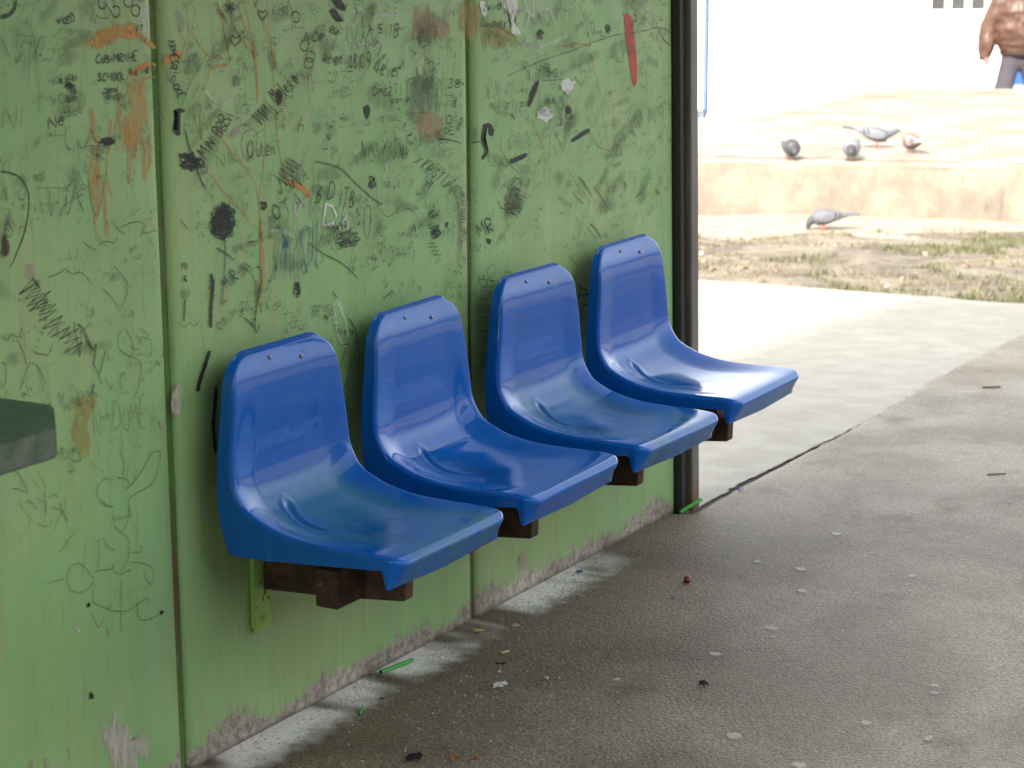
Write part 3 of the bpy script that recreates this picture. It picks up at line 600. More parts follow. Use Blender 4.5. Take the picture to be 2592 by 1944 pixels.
DATA = """paint_patch;orange;0;3136,1496 3143,1502 3152,1509 3162,1516 3174,1520 3186,1523 3199,1526 3212,1527 3224,1527 3236,1527 3248,1525 3259,1522 3268,1519 3274,1515 3278,1509 3277,1505 3270,1502 3259,1500 3248,1499 3240,1499 3233,1500 3225,1500 3218,1499 3211,1497 3202,1494 3189,1491 3173,1488 3160,1486 3150,1489 3142,1493
paint_line;orange;9;3268,1510 3273,1507 3281,1502 3290,1497 3303,1490 3317,1483 3328,1478
paint_patch;orange_thin;0;3248,1415 3259,1417 3274,1419 3286,1418 3289,1410 3288,1399 3288,1387 3292,1377 3297,1368 3299,1359 3295,1350 3287,1342 3280,1333 3276,1320 3271,1306 3264,1297 3250,1294 3234,1296 3222,1301 3215,1314 3213,1331 3215,1344 3223,1351 3235,1355 3244,1360 3245,1370 3243,1381 3241,1391 3243,1400 3246,1409
paint_line;orange_thin;13.3009;3235,1339 3236,1325 3238,1304 3238,1283 3237,1263 3234,1242 3233,1228
paint_line;orange_thin;6.01885;3135,1315 3135,1299 3134,1277 3133,1254 3133,1231 3134,1209 3134,1193
paint_line;orange_thin;6.95057;3214,1416 3214,1404 3214,1388 3213,1371 3209,1355 3203,1339 3200,1328
paint_line;orange_thin;6.24891;3172,1243 3169,1229 3165,1209 3163,1190 3165,1169 3168,1149 3170,1134
paint_line;orange_thin;6.93933;3240,1432 3242,1426 3244,1418 3244,1409 3241,1401 3236,1393 3232,1387
paint_line;orange_thin;11.1005;3295,1314 3297,1305 3299,1291 3300,1278 3298,1265 3294,1252 3292,1244
paint_line;orange_thin;7.6891;3159,1241 3160,1227 3161,1208 3162,1189 3162,1170 3160,1151 3160,1138
paint_line;orange_thin;10.428;3193,1355 3190,1347 3187,1337 3185,1327 3184,1316 3185,1305 3185,1298
paint_line;orange_thin;9.32671;3129,1283 3127,1274 3125,1261 3124,1248 3125,1234 3128,1220 3130,1211
paint_line;orange_thin;5.20579;3182,1308 3179,1295 3174,1276 3172,1257 3175,1238 3180,1218 3184,1204
paint_line;orange_thin;10.2067;3256,1322 3257,1315 3258,1307 3258,1298 3256,1289 3253,1281 3250,1275
paint_line;orange_thin;11.8016;3136,1377 3138,1369 3140,1358 3140,1347 3137,1336 3131,1326 3127,1319
paint_line;orange_thin;11.9804;3285,1304 3284,1294 3282,1281 3281,1267 3281,1253 3281,1239 3281,1229
paint_line;orange_thin;13.5122;3145,1271 3146,1257 3147,1236 3146,1216 3142,1196 3135,1176 3130,1162
paint_line;orange_thin;13.3178;3147,1332 3148,1320 3149,1302 3149,1285 3146,1267 3141,1250 3137,1238
paint_line;orange_thin;6.33981;3226,1405 3225,1396 3222,1383 3220,1370 3218,1357 3216,1344 3214,1335
paint_line;orange;10;3249,1430 3259,1434 3273,1441 3287,1445 3301,1447 3316,1446 3326,1446
paint_line;orange_thin;8;3286,1421 3324,1424
paint_line;orange;16;3350,1449 3356,1452 3366,1455 3375,1458 3386,1460 3397,1461 3405,1461
paint_line;orange_thin;7;3354,1435 3384,1439
paint_line;orange_thin;6.7567;3522,1560 3527,1545 3534,1524 3540,1502 3547,1479 3553,1455 3558,1437
paint_line;orange_thin;7.98691;3585,1548 3596,1529 3613,1501 3627,1475 3635,1456 3640,1438 3643,1419 3645,1393 3645,1366 3645,1347
paint_line;orange_thin;4.64612;3688,1554 3691,1521 3696,1476 3699,1438 3701,1420 3701,1409 3702,1389 3705,1348 3708,1298 3713,1254 3723,1220 3735,1192 3744,1173
paint_line;orange_thin;4.19421;3445,1554 3463,1500
paint_line;orange_thin;7.9468;3425,1552 3433,1470
paint_line;orange_thin;6.13412;3398,1516 3425,1468
paint_line;orange_thin;5.62355;3435,1505 3447,1491 3464,1473 3481,1458 3496,1450 3511,1446 3521,1443
paint_line;orange_thin;4.94935;3460,1361 3458,1333 3457,1294 3459,1259 3468,1237 3481,1221 3498,1204 3521,1182 3549,1160 3575,1139 3597,1119 3618,1101 3632,1088
paint_line;orange_thin;6.37584;3504,1313 3514,1300 3529,1282 3549,1260 3578,1237 3612,1211 3637,1175 3644,1120 3642,1055 3640,1009
paint_line;orange_thin;7.30518;3481,1407 3484,1413 3490,1422 3500,1428 3517,1431 3537,1431 3552,1431
paint_line;orange_thin;5.82266;3639,1555 3650,1541 3665,1519 3680,1495 3691,1467 3702,1436 3709,1415
paint_line;orange_thin;5.68703;3564,1558 3564,1545 3565,1527 3572,1507 3591,1486 3615,1464 3634,1449
paint_line;orange_thin;4.22283;3607,1557 3614,1537 3625,1508 3635,1475 3642,1435 3647,1391 3651,1359
paint_line;orange_thin;7.66428;3761,1551 3787,1500
paint_line;orange_thin;4.13088;3668,1371 3669,1342 3670,1300 3668,1258 3660,1216 3649,1174 3641,1144
paint_line;orange_thin;5.97426;3456,1374 3477,1398
paint_line;orange;16;3733,1178 3746,1174 3766,1169 3784,1162 3800,1153 3814,1142 3824,1135
paint_line;orange_thin;16;3645,1110 3645,1078 3646,1032 3645,992 3639,964 3631,942 3625,927
paint_patch;ochre;0;3062,838 3072,839 3087,839 3098,837 3104,832 3107,825 3106,817 3100,809 3092,800 3086,790 3087,776 3092,762 3092,751 3085,743 3074,739 3064,741 3054,753 3045,771 3040,790 3045,808 3055,825
paint_patch;redbrown;0;4236,1499 4253,1503 4276,1507 4298,1508 4315,1502 4331,1493 4346,1484 4363,1477 4379,1470 4388,1463 4384,1453 4373,1441 4359,1435 4339,1438 4316,1445 4296,1449 4282,1446 4272,1439 4262,1437 4251,1441 4242,1450 4235,1460 4234,1473 4235,1489
paint_patch;redbrown;0;4241,1277 4256,1279 4278,1281 4299,1280 4318,1275 4336,1267 4348,1257 4351,1245 4348,1231 4340,1220 4327,1216 4309,1215 4291,1217 4273,1224 4256,1234 4243,1244 4239,1256 4240,1268
paint_line;redbrown;7.7824;4386,1497 4392,1403
paint_line;redbrown;9.0684;4376,1503 4377,1457
paint_line;redbrown;9.85605;4282,1431 4294,1344
paint_line;redbrown;5.74614;4311,1422 4318,1356
paint_line;redbrown;9.7589;4304,1497 4302,1403
paint_line;redbrown;5.63386;4344,1417 4343,1375
paint_line;redbrown;8.64939;4372,1334 4370,1249
paint_line;redbrown;8.22682;4356,1380 4364,1321
paint_line;redbrown;5.76311;4279,1424 4286,1347
paint_line;redbrown;7.28195;4404,1380 4409,1342
paint_line;redbrown;7.88462;4273,1384 4273,1299
paint_line;redbrown;8.96913;4377,1449 4382,1368
paint_patch;ochre;0;4431,1517 4440,1518 4453,1520 4468,1519 4486,1515 4505,1508 4519,1498 4521,1481 4517,1461 4510,1446 4500,1437 4487,1432 4473,1432 4460,1438 4447,1448 4438,1461 4433,1479 4432,1501
paint_patch;ochre;0;4533,1452 4549,1458 4574,1466 4601,1468 4633,1459 4668,1445 4693,1432 4701,1423 4697,1415 4685,1409 4661,1405 4629,1402 4600,1402 4576,1405 4555,1410 4540,1417 4533,1429 4533,1442
paint_line;ochre;6.47965;4506,1521 4511,1432
paint_line;ochre;6.82607;4544,1520 4548,1422
paint_line;ochre;3.66469;4525,1520 4530,1450
paint_line;ochre;4.90896;4560,1519 4565,1424
paint_line;ochre;5.92141;4544,1520 4549,1438
paint_line;ochre;5.32338;4486,1522 4491,1437
paint_line;ochre;5.49495;4541,1520 4546,1456
paint_line;ochre;5.88166;4553,1519 4558,1442
paint_line;orange_thin;4.11049;5014,1501 5029,1478 5050,1446 5067,1417 5074,1398 5078,1382 5085,1362 5098,1332 5114,1297 5130,1262 5144,1229 5156,1196 5167,1166 5176,1139 5182,1116 5186,1100
paint_line;orange_thin;4.64009;5265,1491 5293,1480 5332,1464 5369,1448 5400,1433 5428,1417 5448,1406
paint_line;orange_thin;5.76427;4771,1225 4787,1203 4810,1172 4828,1147 4837,1136 4842,1132 4845,1129
paint_line;orange_thin;6.60047;4862,1209 4870,1143
paint_line;orange_thin;4.87615;5068,1166 5081,1153 5101,1135 5122,1119 5148,1110 5176,1103 5195,1099
paint_line;orange_thin;6.74383;4963,1076 4978,1062 4998,1042 5016,1024 5028,1009 5037,996 5043,987
paint_line;orange_thin;6.52346;4920,1388 4940,1389 4968,1391 4997,1392 5029,1389 5061,1385 5084,1383
paint_line;orange_thin;4.16745;5249,1301 5260,1149
paint_line;orange_thin;5.88634;5401,1295 5424,1135
paint_line;orange_thin;4.90497;5165,1370 5222,1170
paint_patch;white_paint;0;4616,1521 4639,1521 4670,1521 4694,1518 4702,1510 4703,1500 4701,1490 4696,1481 4688,1473 4685,1464 4694,1453 4708,1443 4717,1435 4715,1431 4709,1429 4701,1430 4690,1432 4678,1435 4670,1441 4669,1450 4671,1462 4670,1472 4662,1481 4650,1489 4639,1497 4630,1506 4622,1514
paint_line;white_thin;12;4701,1482 4711,1485 4726,1488 4741,1488 4755,1483 4770,1474 4781,1467
paint_line;white_thin;9;4733,1512 4741,1503 4751,1489 4757,1476 4754,1464 4746,1453 4740,1445
paint_line;white_thin;8;4781,1510 4780,1500 4780,1484 4781,1471 4783,1461 4786,1453 4789,1447
paint_line;white_thin;12;4813,1481 4829,1445
paint_line;white_thin;10;4797,1486 4815,1487 4841,1487 4862,1483 4874,1472 4882,1457 4887,1446
paint_line;white_thin;8;4895,1506 4912,1453
paint_line;white_thin;9;4946,1504 4950,1451
paint_line;white_thin;9;4701,1416 4716,1410 4738,1402 4764,1397 4794,1395 4828,1396 4862,1399 4899,1405 4936,1413 4963,1418
paint_line;white_thin;9;3979,1515 3991,1516 4007,1519 4023,1520 4033,1516 4042,1511 4060,1507 4099,1506 4147,1506 4183,1505
paint_line;white_thin;8;4035,1509 4040,1477
paint_line;white_thin;10;3958,1453 4071,1443
paint_line;white_thin;6;3989,1441 3992,1347
paint_patch;white_paint;0;4523,1517 4530,1517 4540,1518 4549,1516 4554,1508 4559,1497 4559,1489 4555,1483 4548,1480 4541,1482 4534,1492 4527,1506
paint_patch;white_paint;0;4983,1286 4984,1284 4986,1282 4986,1280 4984,1279 4981,1279 4978,1277 4977,1276 4975,1274 4973,1272 4970,1271 4966,1270 4961,1269 4957,1268 4953,1266 4949,1267 4946,1268 4944,1271 4941,1274 4937,1276 4933,1277 4929,1279 4928,1280 4928,1281 4927,1283 4925,1285 4922,1288 4920,1290 4918,1292 4917,1294 4917,1295 4919,1297 4922,1299 4925,1300 4928,1303 4931,1307 4935,1309 4939,1308 4942,1307 4947,1305 4952,1306 4957,1307 4962,1306 4966,1304 4969,1301 4972,1299 4976,1298 4980,1298 4985,1298 4991,1296 4996,1294 4999,1292 4995,1290 4988,1288
paint_patch;white_paint;0;4877,1222 4879,1221 4881,1219 4880,1218 4875,1216 4866,1213 4860,1212 4858,1212 4859,1212 4858,1212 4854,1209 4850,1206 4845,1204 4841,1205 4836,1207 4832,1209 4829,1211 4827,1212 4823,1213 4817,1215 4809,1216 4803,1218 4800,1219 4797,1220 4796,1222 4797,1224 4799,1226 4800,1229 4799,1231 4796,1233 4795,1235 4800,1236 4807,1237 4812,1238 4814,1240 4814,1241 4815,1243 4820,1243 4827,1243 4833,1243 4837,1244 4840,1244 4843,1244 4847,1242 4852,1240 4856,1238 4862,1237 4867,1237 4871,1236 4869,1235 4865,1232 4863,1230 4867,1227 4873,1224
paint_patch;white_thin;0;4125,1167 4126,1167 4128,1166 4128,1165 4127,1165 4124,1164 4122,1164 4122,1163 4122,1162 4120,1162 4118,1162 4116,1161 4114,1161 4113,1161 4111,1161 4110,1162 4108,1163 4106,1164 4105,1165 4104,1165 4103,1166 4102,1166 4102,1167 4102,1168 4102,1169 4102,1170 4102,1171 4102,1172 4102,1173 4102,1174 4103,1175 4105,1175 4107,1174 4109,1174 4110,1175 4111,1177 4112,1178 4114,1177 4115,1176 4117,1176 4118,1175 4119,1175 4120,1175 4122,1173 4124,1172 4125,1172 4127,1171 4128,1170 4127,1169 4126,1168
paint_patch;white_thin;0;4115,1146 4115,1145 4114,1144 4115,1143 4113,1142 4111,1141 4110,1141 4109,1140 4108,1140 4107,1140 4105,1141 4104,1141 4103,1142 4102,1142 4101,1142 4099,1143 4097,1144 4096,1145 4096,1146 4096,1147 4095,1147 4095,1148 4096,1149 4097,1149 4098,1150 4097,1150 4096,1151 4098,1151 4100,1152 4101,1153 4102,1153 4103,1153 4104,1153 4105,1153 4106,1153 4107,1153 4109,1153 4110,1153 4112,1152 4113,1151 4113,1150 4114,1149 4115,1148 4116,1148 4117,1147 4116,1146
paint_patch;white_thin;0;3754,1138 3765,1139 3780,1140 3792,1139 3796,1134 3796,1128 3794,1123 3789,1119 3781,1116 3776,1111 3777,1101 3780,1088 3780,1080 3776,1077 3769,1078 3763,1085 3759,1101 3756,1122
lettering;white_paint;8;3864,1067 3878,1113 3902,1105 3915,1085 3903,1066 3860,1069|3923,1053 3955,1079 3958,1045|3935,1064 3961,1059
paint_line;white_thin;9;3893,887 3899,889 3909,892 3918,890 3926,877 3934,859 3941,843 3946,829 3950,817 3952,808
paint_line;white_thin;9;3899,879 3902,861 3908,836 3915,814 3927,799 3941,787 3951,779
paint_line;white_thin;22;3297,1569 3297,1558 3297,1544 3297,1530 3297,1518 3298,1507 3298,1499
paint_line;white_thin;6;3472,1392 3478,1384 3486,1374 3496,1365 3508,1360 3521,1356 3532,1356 3543,1358 3553,1363 3559,1366
paint_line;haze_white;13.0508;2909,1465 2917,1452
paint_line;haze_white;12.967;2964,1459 2971,1439
paint_line;haze_white;14.0046;2935,1465 2942,1448
paint_line;haze_white;10.9697;2966,1467 2973,1446
paint_line;haze_white;13.2401;2994,1465 3000,1433
paint_line;haze_white;8.99833;2913,1465 2920,1453
paint_line;haze_white;11.8437;2976,1466 2982,1431
paint_line;teal_thin;14;3087,1522 3144,1516
paint_line;teal_thin;30;3176,1384 3191,1395
paint_line;teal_thin;20;3390,1541 3396,1538 3404,1533 3409,1528 3408,1519 3405,1510 3403,1503
paint_line;teal_thin;24;3445,1463 3458,1425
paint_line;teal_thin;18;3570,1359 3574,1333
paint_patch;teal_thin;0;4181,1445 4186,1447 4193,1449 4198,1444 4201,1426 4202,1401 4200,1382 4191,1374 4180,1371 4173,1377 4173,1397 4178,1424
paint_patch;teal_thin;0;4260,1105 4275,1106 4295,1108 4309,1107 4315,1101 4314,1092 4309,1084 4294,1079 4274,1075 4260,1075 4256,1083 4258,1096
paint_patch;teal_thin;0;3820,1319 3837,1324 3860,1329 3880,1328 3893,1314 3902,1294 3902,1278 3888,1268 3866,1263 3847,1265 3835,1280 3826,1303
paint_patch;teal_thin;0;2920,1534 2938,1541 2963,1550 2983,1553 2996,1543 3005,1526 3005,1512 2993,1504 2973,1498 2954,1498 2940,1508 2928,1523
paint_patch;grey_wash;0;4209,1353 4215,1354 4223,1357 4233,1358 4243,1356 4255,1354 4267,1352 4278,1353 4289,1355 4301,1355 4316,1353 4331,1349 4343,1343 4348,1337 4349,1330 4349,1321 4352,1304 4354,1285 4341,1273 4301,1270 4248,1273 4210,1283 4200,1305 4205,1333
pen_line;pen;3;4207,1284 4205,1302 4204,1327 4205,1346 4212,1354 4222,1357 4233,1358 4245,1357 4257,1353 4266,1349 4270,1341 4270,1333 4269,1326
pen_line;pen;3;4270,1341 4277,1346 4289,1352 4301,1355 4315,1354 4331,1351 4343,1345 4349,1339 4352,1331 4353,1320 4350,1304 4345,1286 4341,1273
pen_line;pen;3;4204,1280 4341,1273
pen_line;pen;3;4246,1350 4241,1341 4234,1328 4231,1315 4238,1303 4250,1291 4258,1283
pen_line;pen;3;4301,1346 4298,1334 4294,1317 4293,1303 4298,1292 4307,1284 4313,1279
paint_patch;smear;0;4263,1469 4283,1471 4311,1472 4331,1470 4340,1459 4341,1444 4334,1433 4313,1429 4283,1429 4262,1433 4257,1444 4260,1459
pen_line;pen;3;4262,1462 4271,1465 4284,1469 4297,1471 4311,1471 4325,1470 4335,1466 4335,1457 4331,1446 4331,1437 4339,1428 4350,1421 4358,1416
pen_line;pen;3;4262,1458 4262,1449 4261,1435 4265,1426 4276,1425 4292,1428 4303,1431
pen_line;pen;3;4296,1424 4295,1416 4295,1405 4295,1395 4297,1387 4300,1380 4302,1376
pen_line;pen;3;4281,1384 4291,1387 4305,1390 4316,1390 4321,1383 4324,1374 4326,1367
paint_patch;red;0;5265,1451 5271,1453 5280,1456 5289,1456 5297,1453 5305,1448 5312,1438 5319,1423 5325,1403 5330,1382 5336,1357 5342,1330 5345,1307 5345,1289 5343,1274 5339,1264 5334,1260 5327,1260 5320,1266 5313,1279 5307,1297 5300,1319 5292,1344 5283,1372 5275,1397 5271,1419 5267,1438
paint_patch;smear;0;2881,1182 2885,1180 2891,1176 2896,1172 2901,1165 2904,1157 2905,1150 2903,1144 2899,1139 2894,1136 2888,1134 2882,1135 2878,1139 2877,1152 2879,1170
paint_patch;darkred;0;2881,1179 2884,1178 2890,1175 2894,1170 2899,1164 2902,1157 2904,1150 2902,1145 2897,1140 2892,1137 2887,1137 2881,1138 2878,1142 2878,1154 2879,1169
paint_patch;smear;0;3154,1320 3160,1321 3168,1323 3177,1324 3186,1323 3195,1321 3202,1318 3204,1315 3203,1310 3199,1306 3191,1304 3180,1303 3171,1303 3164,1304 3159,1305 3155,1308 3153,1312 3153,1316
scribble;ink;3;3166,1306 3176,1307 3189,1308 3198,1309 3197,1310 3191,1310 3188,1311 3190,1312 3195,1313 3197,1314 3192,1312 3183,1310 3178,1309 3183,1309 3192,1311 3198,1313 3195,1314 3188,1315 3182,1317 3176,1318 3169,1319 3166,1319 3169,1315 3175,1310 3178,1307 3175,1310 3169,1315 3165,1318 3164,1317 3166,1313 3168,1311 3174,1313 3182,1316 3187,1319 3187,1320 3185,1319 3183,1319 3185,1319 3189,1318 3188,1318 3180,1318 3168,1318 3161,1319 3163,1319 3170,1320 3176,1320 3179,1317 3181,1314 3182,1311 3181,1310 3179,1310 3183,1312 3188,1315 3191,1316 3189,1316 3183,1315 3177,1313 3169,1313 3159,1313 3154,1313 3155,1315 3160,1318 3164,1319 3166,1318 3166,1315 3167,1313 3173,1311 3180,1310 3183,1309 3178,1308 3169,1309 3165,1310 3170,1311 3179,1314 3186,1315
paint_patch;smear;0;3634,1338 3637,1339 3642,1342 3650,1343 3667,1342 3688,1339 3700,1336 3698,1330 3688,1324 3677,1318 3664,1311 3648,1305 3637,1304 3633,1313 3633,1327
scribble;ink;4;3623,1327 3658,1303 3634,1330 3669,1307 3643,1335 3681,1309 3656,1337 3696,1309 3662,1344 3707,1313 3669,1351 3715,1319
paint_patch;black;0;3707,1365 3712,1366 3719,1367 3724,1367 3728,1364 3730,1359 3730,1353 3728,1347 3724,1341 3720,1337 3716,1338 3712,1341 3709,1345 3708,1351 3707,1359
paint_patch;smear;0;3705,1194 3712,1205 3722,1220 3735,1228 3753,1225 3774,1215 3786,1206 3783,1200 3770,1194 3756,1189 3740,1183 3723,1178 3710,1177 3705,1181 3705,1189
scribble;ink;3;3691,1197 3740,1169 3707,1200 3749,1177 3717,1207 3761,1182 3723,1216 3766,1192 3741,1217 3777,1199 3752,1223 3789,1204
paint_patch;smear;0;3556,1399 3560,1403 3566,1409 3572,1412 3580,1409 3588,1402 3593,1396 3592,1391 3588,1387 3582,1384 3574,1383 3565,1384 3558,1386 3555,1390 3556,1395
paint_patch;pinkwash;0;3537,1294 3549,1299 3565,1306 3578,1310 3585,1307 3589,1301 3588,1296 3578,1290 3562,1285 3550,1283 3543,1285 3539,1290
paint_patch;smear;0;3677,1443 3685,1448 3696,1456 3706,1458 3712,1451 3718,1439 3721,1427 3723,1416 3723,1406 3720,1401 3710,1402 3697,1409 3687,1416 3682,1425 3679,1436
paint_patch;smear;0;2967,1276 2977,1275 2990,1273 3000,1270 3004,1266 3003,1261 2999,1258 2991,1258 2979,1259 2970,1261 2967,1266 2967,1272
paint_patch;smear;0;3940,1297 3952,1295 3967,1293 3977,1290 3979,1287 3976,1284 3971,1282 3961,1283 3949,1284 3940,1287 3938,1290 3939,1294
paint_patch;black;0;3906,1521 3911,1524 3918,1527 3925,1527 3933,1523 3941,1515 3948,1509 3954,1504 3957,1501 3957,1498 3950,1497 3940,1497 3930,1500 3921,1506 3912,1515
paint_patch;black;0;3916,1545 3924,1546 3934,1547 3944,1547 3953,1542 3962,1535 3967,1529 3969,1524 3968,1520 3964,1519 3956,1520 3946,1523 3937,1527 3929,1533 3921,1540
paint_patch;black;0;4028,1309 4034,1310 4041,1312 4047,1312 4051,1308 4054,1302 4054,1296 4051,1290 4046,1284 4041,1281 4037,1284 4034,1289 4031,1295 4029,1300 4029,1305
paint_patch;black;0;4763,1282 4773,1291 4785,1303 4796,1311 4803,1313 4809,1310 4808,1302 4799,1289 4784,1271 4771,1257 4762,1251 4755,1250 4751,1253 4753,1261 4759,1273
paint_patch;black;0;4667,1129 4688,1132 4717,1136 4738,1138 4748,1136 4749,1131 4742,1127 4723,1123 4695,1120 4675,1118 4667,1121 4667,1125
paint_patch;black;0;4976,1150 5000,1156 5033,1164 5059,1169 5073,1169 5078,1165 5073,1160 5049,1154 5015,1147 4989,1142 4979,1143 4977,1147
paint_patch;black;0;4942,1231 4947,1234 4956,1237 4963,1238 4970,1233 4977,1226 4979,1220 4972,1216 4960,1214 4950,1214 4946,1219 4943,1226
paint_patch;black;0;4537,1226 4545,1227 4557,1228 4567,1227 4576,1222 4583,1216 4588,1209 4588,1204 4585,1198 4581,1194 4575,1194 4568,1197 4563,1200 4561,1205 4561,1212 4560,1216 4555,1216 4549,1213 4544,1209 4540,1204 4537,1197 4536,1191 4541,1185 4549,1179 4555,1173 4559,1168 4562,1163 4561,1157 4554,1151 4544,1146 4536,1142 4531,1143 4528,1145 4528,1149 4534,1152 4541,1157 4545,1163 4540,1170 4531,1178 4525,1188 4527,1201 4533,1215
paint_patch;black;0;4364,1013 4368,1012 4374,1010 4377,1008 4374,1004 4368,999 4364,998 4363,1002 4364,1008
paint_patch;smear;0;4747,1279 4756,1286 4769,1296 4780,1304 4787,1309 4792,1311 4796,1311 4802,1308 4807,1303 4806,1295 4794,1282 4777,1266 4763,1258 4755,1261 4751,1271
paint_patch;smear;0;4485,1219 4491,1221 4500,1225 4507,1224 4512,1217 4515,1206 4514,1197 4506,1191 4493,1187 4484,1188 4482,1196 4483,1209
paint_patch;smear;0;4627,1048 4641,1051 4662,1056 4682,1057 4702,1054 4721,1048 4734,1040 4739,1027 4738,1013 4730,1000 4712,989 4687,980 4665,975 4649,976 4635,982 4626,992 4623,1010 4625,1032
scribble;pen;2.5;4640,1000 4646,1000 4654,1001 4658,1003 4656,1006 4652,1012 4650,1020 4656,1036 4665,1054 4673,1062 4682,1044 4689,1014 4691,998 4682,1013 4667,1043 4657,1063 4654,1065 4654,1058 4658,1050 4664,1041 4674,1031 4684,1022 4697,1014 4712,1006 4717,1002 4705,1004 4685,1009 4666,1016 4652,1025 4641,1035 4634,1040 4634,1039 4639,1034 4648,1029 4661,1022 4677,1014 4691,1012 4699,1019 4704,1031 4706,1039 4703,1038 4697,1032 4691,1026 4687,1019 4682,1012 4678,1008 4673,1010 4668,1014 4666,1014 4668,1007 4673,996 4676,991 4674,995 4670,1003 4673,1010 4688,1011 4710,1009 4723,1006 4719,1000 4707,993 4693,989 4675,993 4656,1000 4648,1005 4661,1007 4685,1006 4703,1004 4708,1001 4707,996 4706,996 4708,1007 4711,1023 4711,1036 4706,1040 4697,1041 4693,1039 4701,1032 4713,1021 4714,1014 4693,1016 4662,1021 4641,1023 4637,1014 4643,1002 4650,999 4657,1020 4666,1050 4671,1065 4670,1047 4666,1013 4665,993 4672,1004 4682,1028 4690,1042 4694,1034 4696,1015 4699,1000 4705,994 4711,992 4713,996 4708,1012 4698,1034 4690,1046 4689,1039 4690,1022 4689,1008 4687,1004 4684,1004 4678,1005 4666,1006 4651,1009 4644,1010 4652,1009 4667,1006 4678,1007 4679,1017 4675,1030 4674,1035 4678,1025 4684,1007 4686,995 4681,997 4672,1004 4665,1011 4658,1010 4653,1008 4652,1011 4658,1026 4668,1045 4678,1057 4690,1056 4703,1047 4709,1041 4704,1047 4693,1056 4680,1058 4665,1043 4648,1022 4638,1012 4638,1023 4645,1045 4653,1061 4659,1068 4667,1069 4672,1061 4674,1037 4673,1005 4673,981
scribble;pen;2;4677,1053 4687,1054 4700,1054 4707,1053 4704,1047 4694,1040 4687,1036 4685,1038 4686,1044 4687,1051 4688,1063 4690,1076 4693,1083 4695,1079 4699,1068 4701,1058 4704,1051 4705,1045 4707,1044 4711,1054 4715,1070 4714,1080 4703,1081 4686,1078 4674,1073 4668,1067 4666,1060 4667,1055 4673,1053 4682,1054 4687,1057 4679,1063 4666,1072 4659,1078 4666,1078 4679,1075 4688,1072 4685,1069 4676,1066 4671,1065 4672,1070 4676,1078 4683,1082 4696,1080 4713,1074 4723,1067 4721,1059 4713,1050 4708,1046 4711,1052 4716,1062 4715,1069 4699,1065 4677,1057 4664,1055 4671,1065 4687,1079 4694,1089 4683,1086 4664,1077 4653,1071 4656,1068 4667,1068 4677,1069 4685,1073 4693,1078 4701,1079 4710,1070 4720,1057 4726,1047
scribble;pen;3;4618,1006 4683,980 4620,1017 4701,983 4633,1023 4699,997 4647,1028 4711,1003 4653,1038 4726,1008 4661,1046 4735,1016 4681,1049 4748,1023 4679,1062 4772,1024
paint_patch;smear;0;4042,1151 4049,1153 4059,1155 4068,1155 4074,1151 4080,1143 4080,1136 4074,1130 4063,1124 4054,1121 4048,1123 4043,1128 4040,1133 4040,1139 4041,1146
scribble;ink;3;4067,1149 4062,1144 4054,1138 4051,1135 4054,1138 4060,1145 4065,1149 4066,1146 4066,1141 4067,1135 4068,1132 4070,1129 4071,1128 4070,1132 4068,1138 4066,1143 4065,1146 4063,1147 4062,1149 4058,1151 4054,1153 4051,1154 4048,1154 4046,1153 4046,1151 4049,1146 4053,1141 4056,1137 4052,1138 4045,1140 4043,1141 4048,1137 4057,1131 4063,1127 4062,1128 4059,1132 4056,1135 4055,1133 4054,1130 4052,1128 4049,1131 4045,1135 4042,1138 4041,1136 4042,1133 4042,1130
scribble;ink;3.5;4825,1435 4821,1435 4816,1435 4811,1434 4806,1432 4802,1429 4799,1426 4800,1421 4803,1415 4806,1413 4808,1418 4809,1428 4810,1433 4812,1429 4813,1422 4815,1416 4820,1414 4826,1414 4828,1416 4821,1420 4809,1425 4801,1429 4803,1431 4808,1432 4814,1431 4819,1430 4825,1427 4828,1425 4825,1425 4819,1426 4815,1427 4814,1430 4815,1433 4817,1435 4824,1432 4832,1427 4835,1425 4829,1427 4818,1432 4810,1435 4809,1437 4813,1437 4816,1434 4818,1427 4819,1417 4821,1410
scribble;ink;3;5182,1423 5184,1422 5187,1420 5187,1419 5184,1418 5178,1417 5172,1416 5170,1414 5168,1412 5167,1413 5165,1418 5163,1426 5164,1431 5171,1431 5181,1428 5186,1424 5182,1420 5174,1415 5168,1413 5167,1417 5168,1424 5168,1430 5169,1431 5170,1430 5171,1428 5175,1427 5179,1425 5181,1423 5179,1417 5174,1411 5170,1409 5166,1414 5162,1424 5161,1429 5167,1423 5176,1411 5181,1405 5180,1410 5176,1420 5175,1426 5178,1423 5183,1415 5187,1412 5186,1416 5184,1425 5182,1431
scribble;pen;2;4293,1125 4287,1120 4279,1112 4276,1108 4286,1110 4300,1115 4309,1117 4306,1112 4296,1103 4291,1098 4295,1101 4303,1108 4309,1113 4311,1112 4310,1110 4307,1109 4296,1113 4282,1118 4275,1120 4281,1115 4294,1107 4301,1103 4295,1107 4284,1116 4277,1123 4277,1127 4281,1129 4287,1128 4296,1121 4307,1110 4314,1105 4316,1111 4314,1121 4309,1126 4302,1118 4292,1105 4284,1098 4281,1105 4280,1118 4280,1128
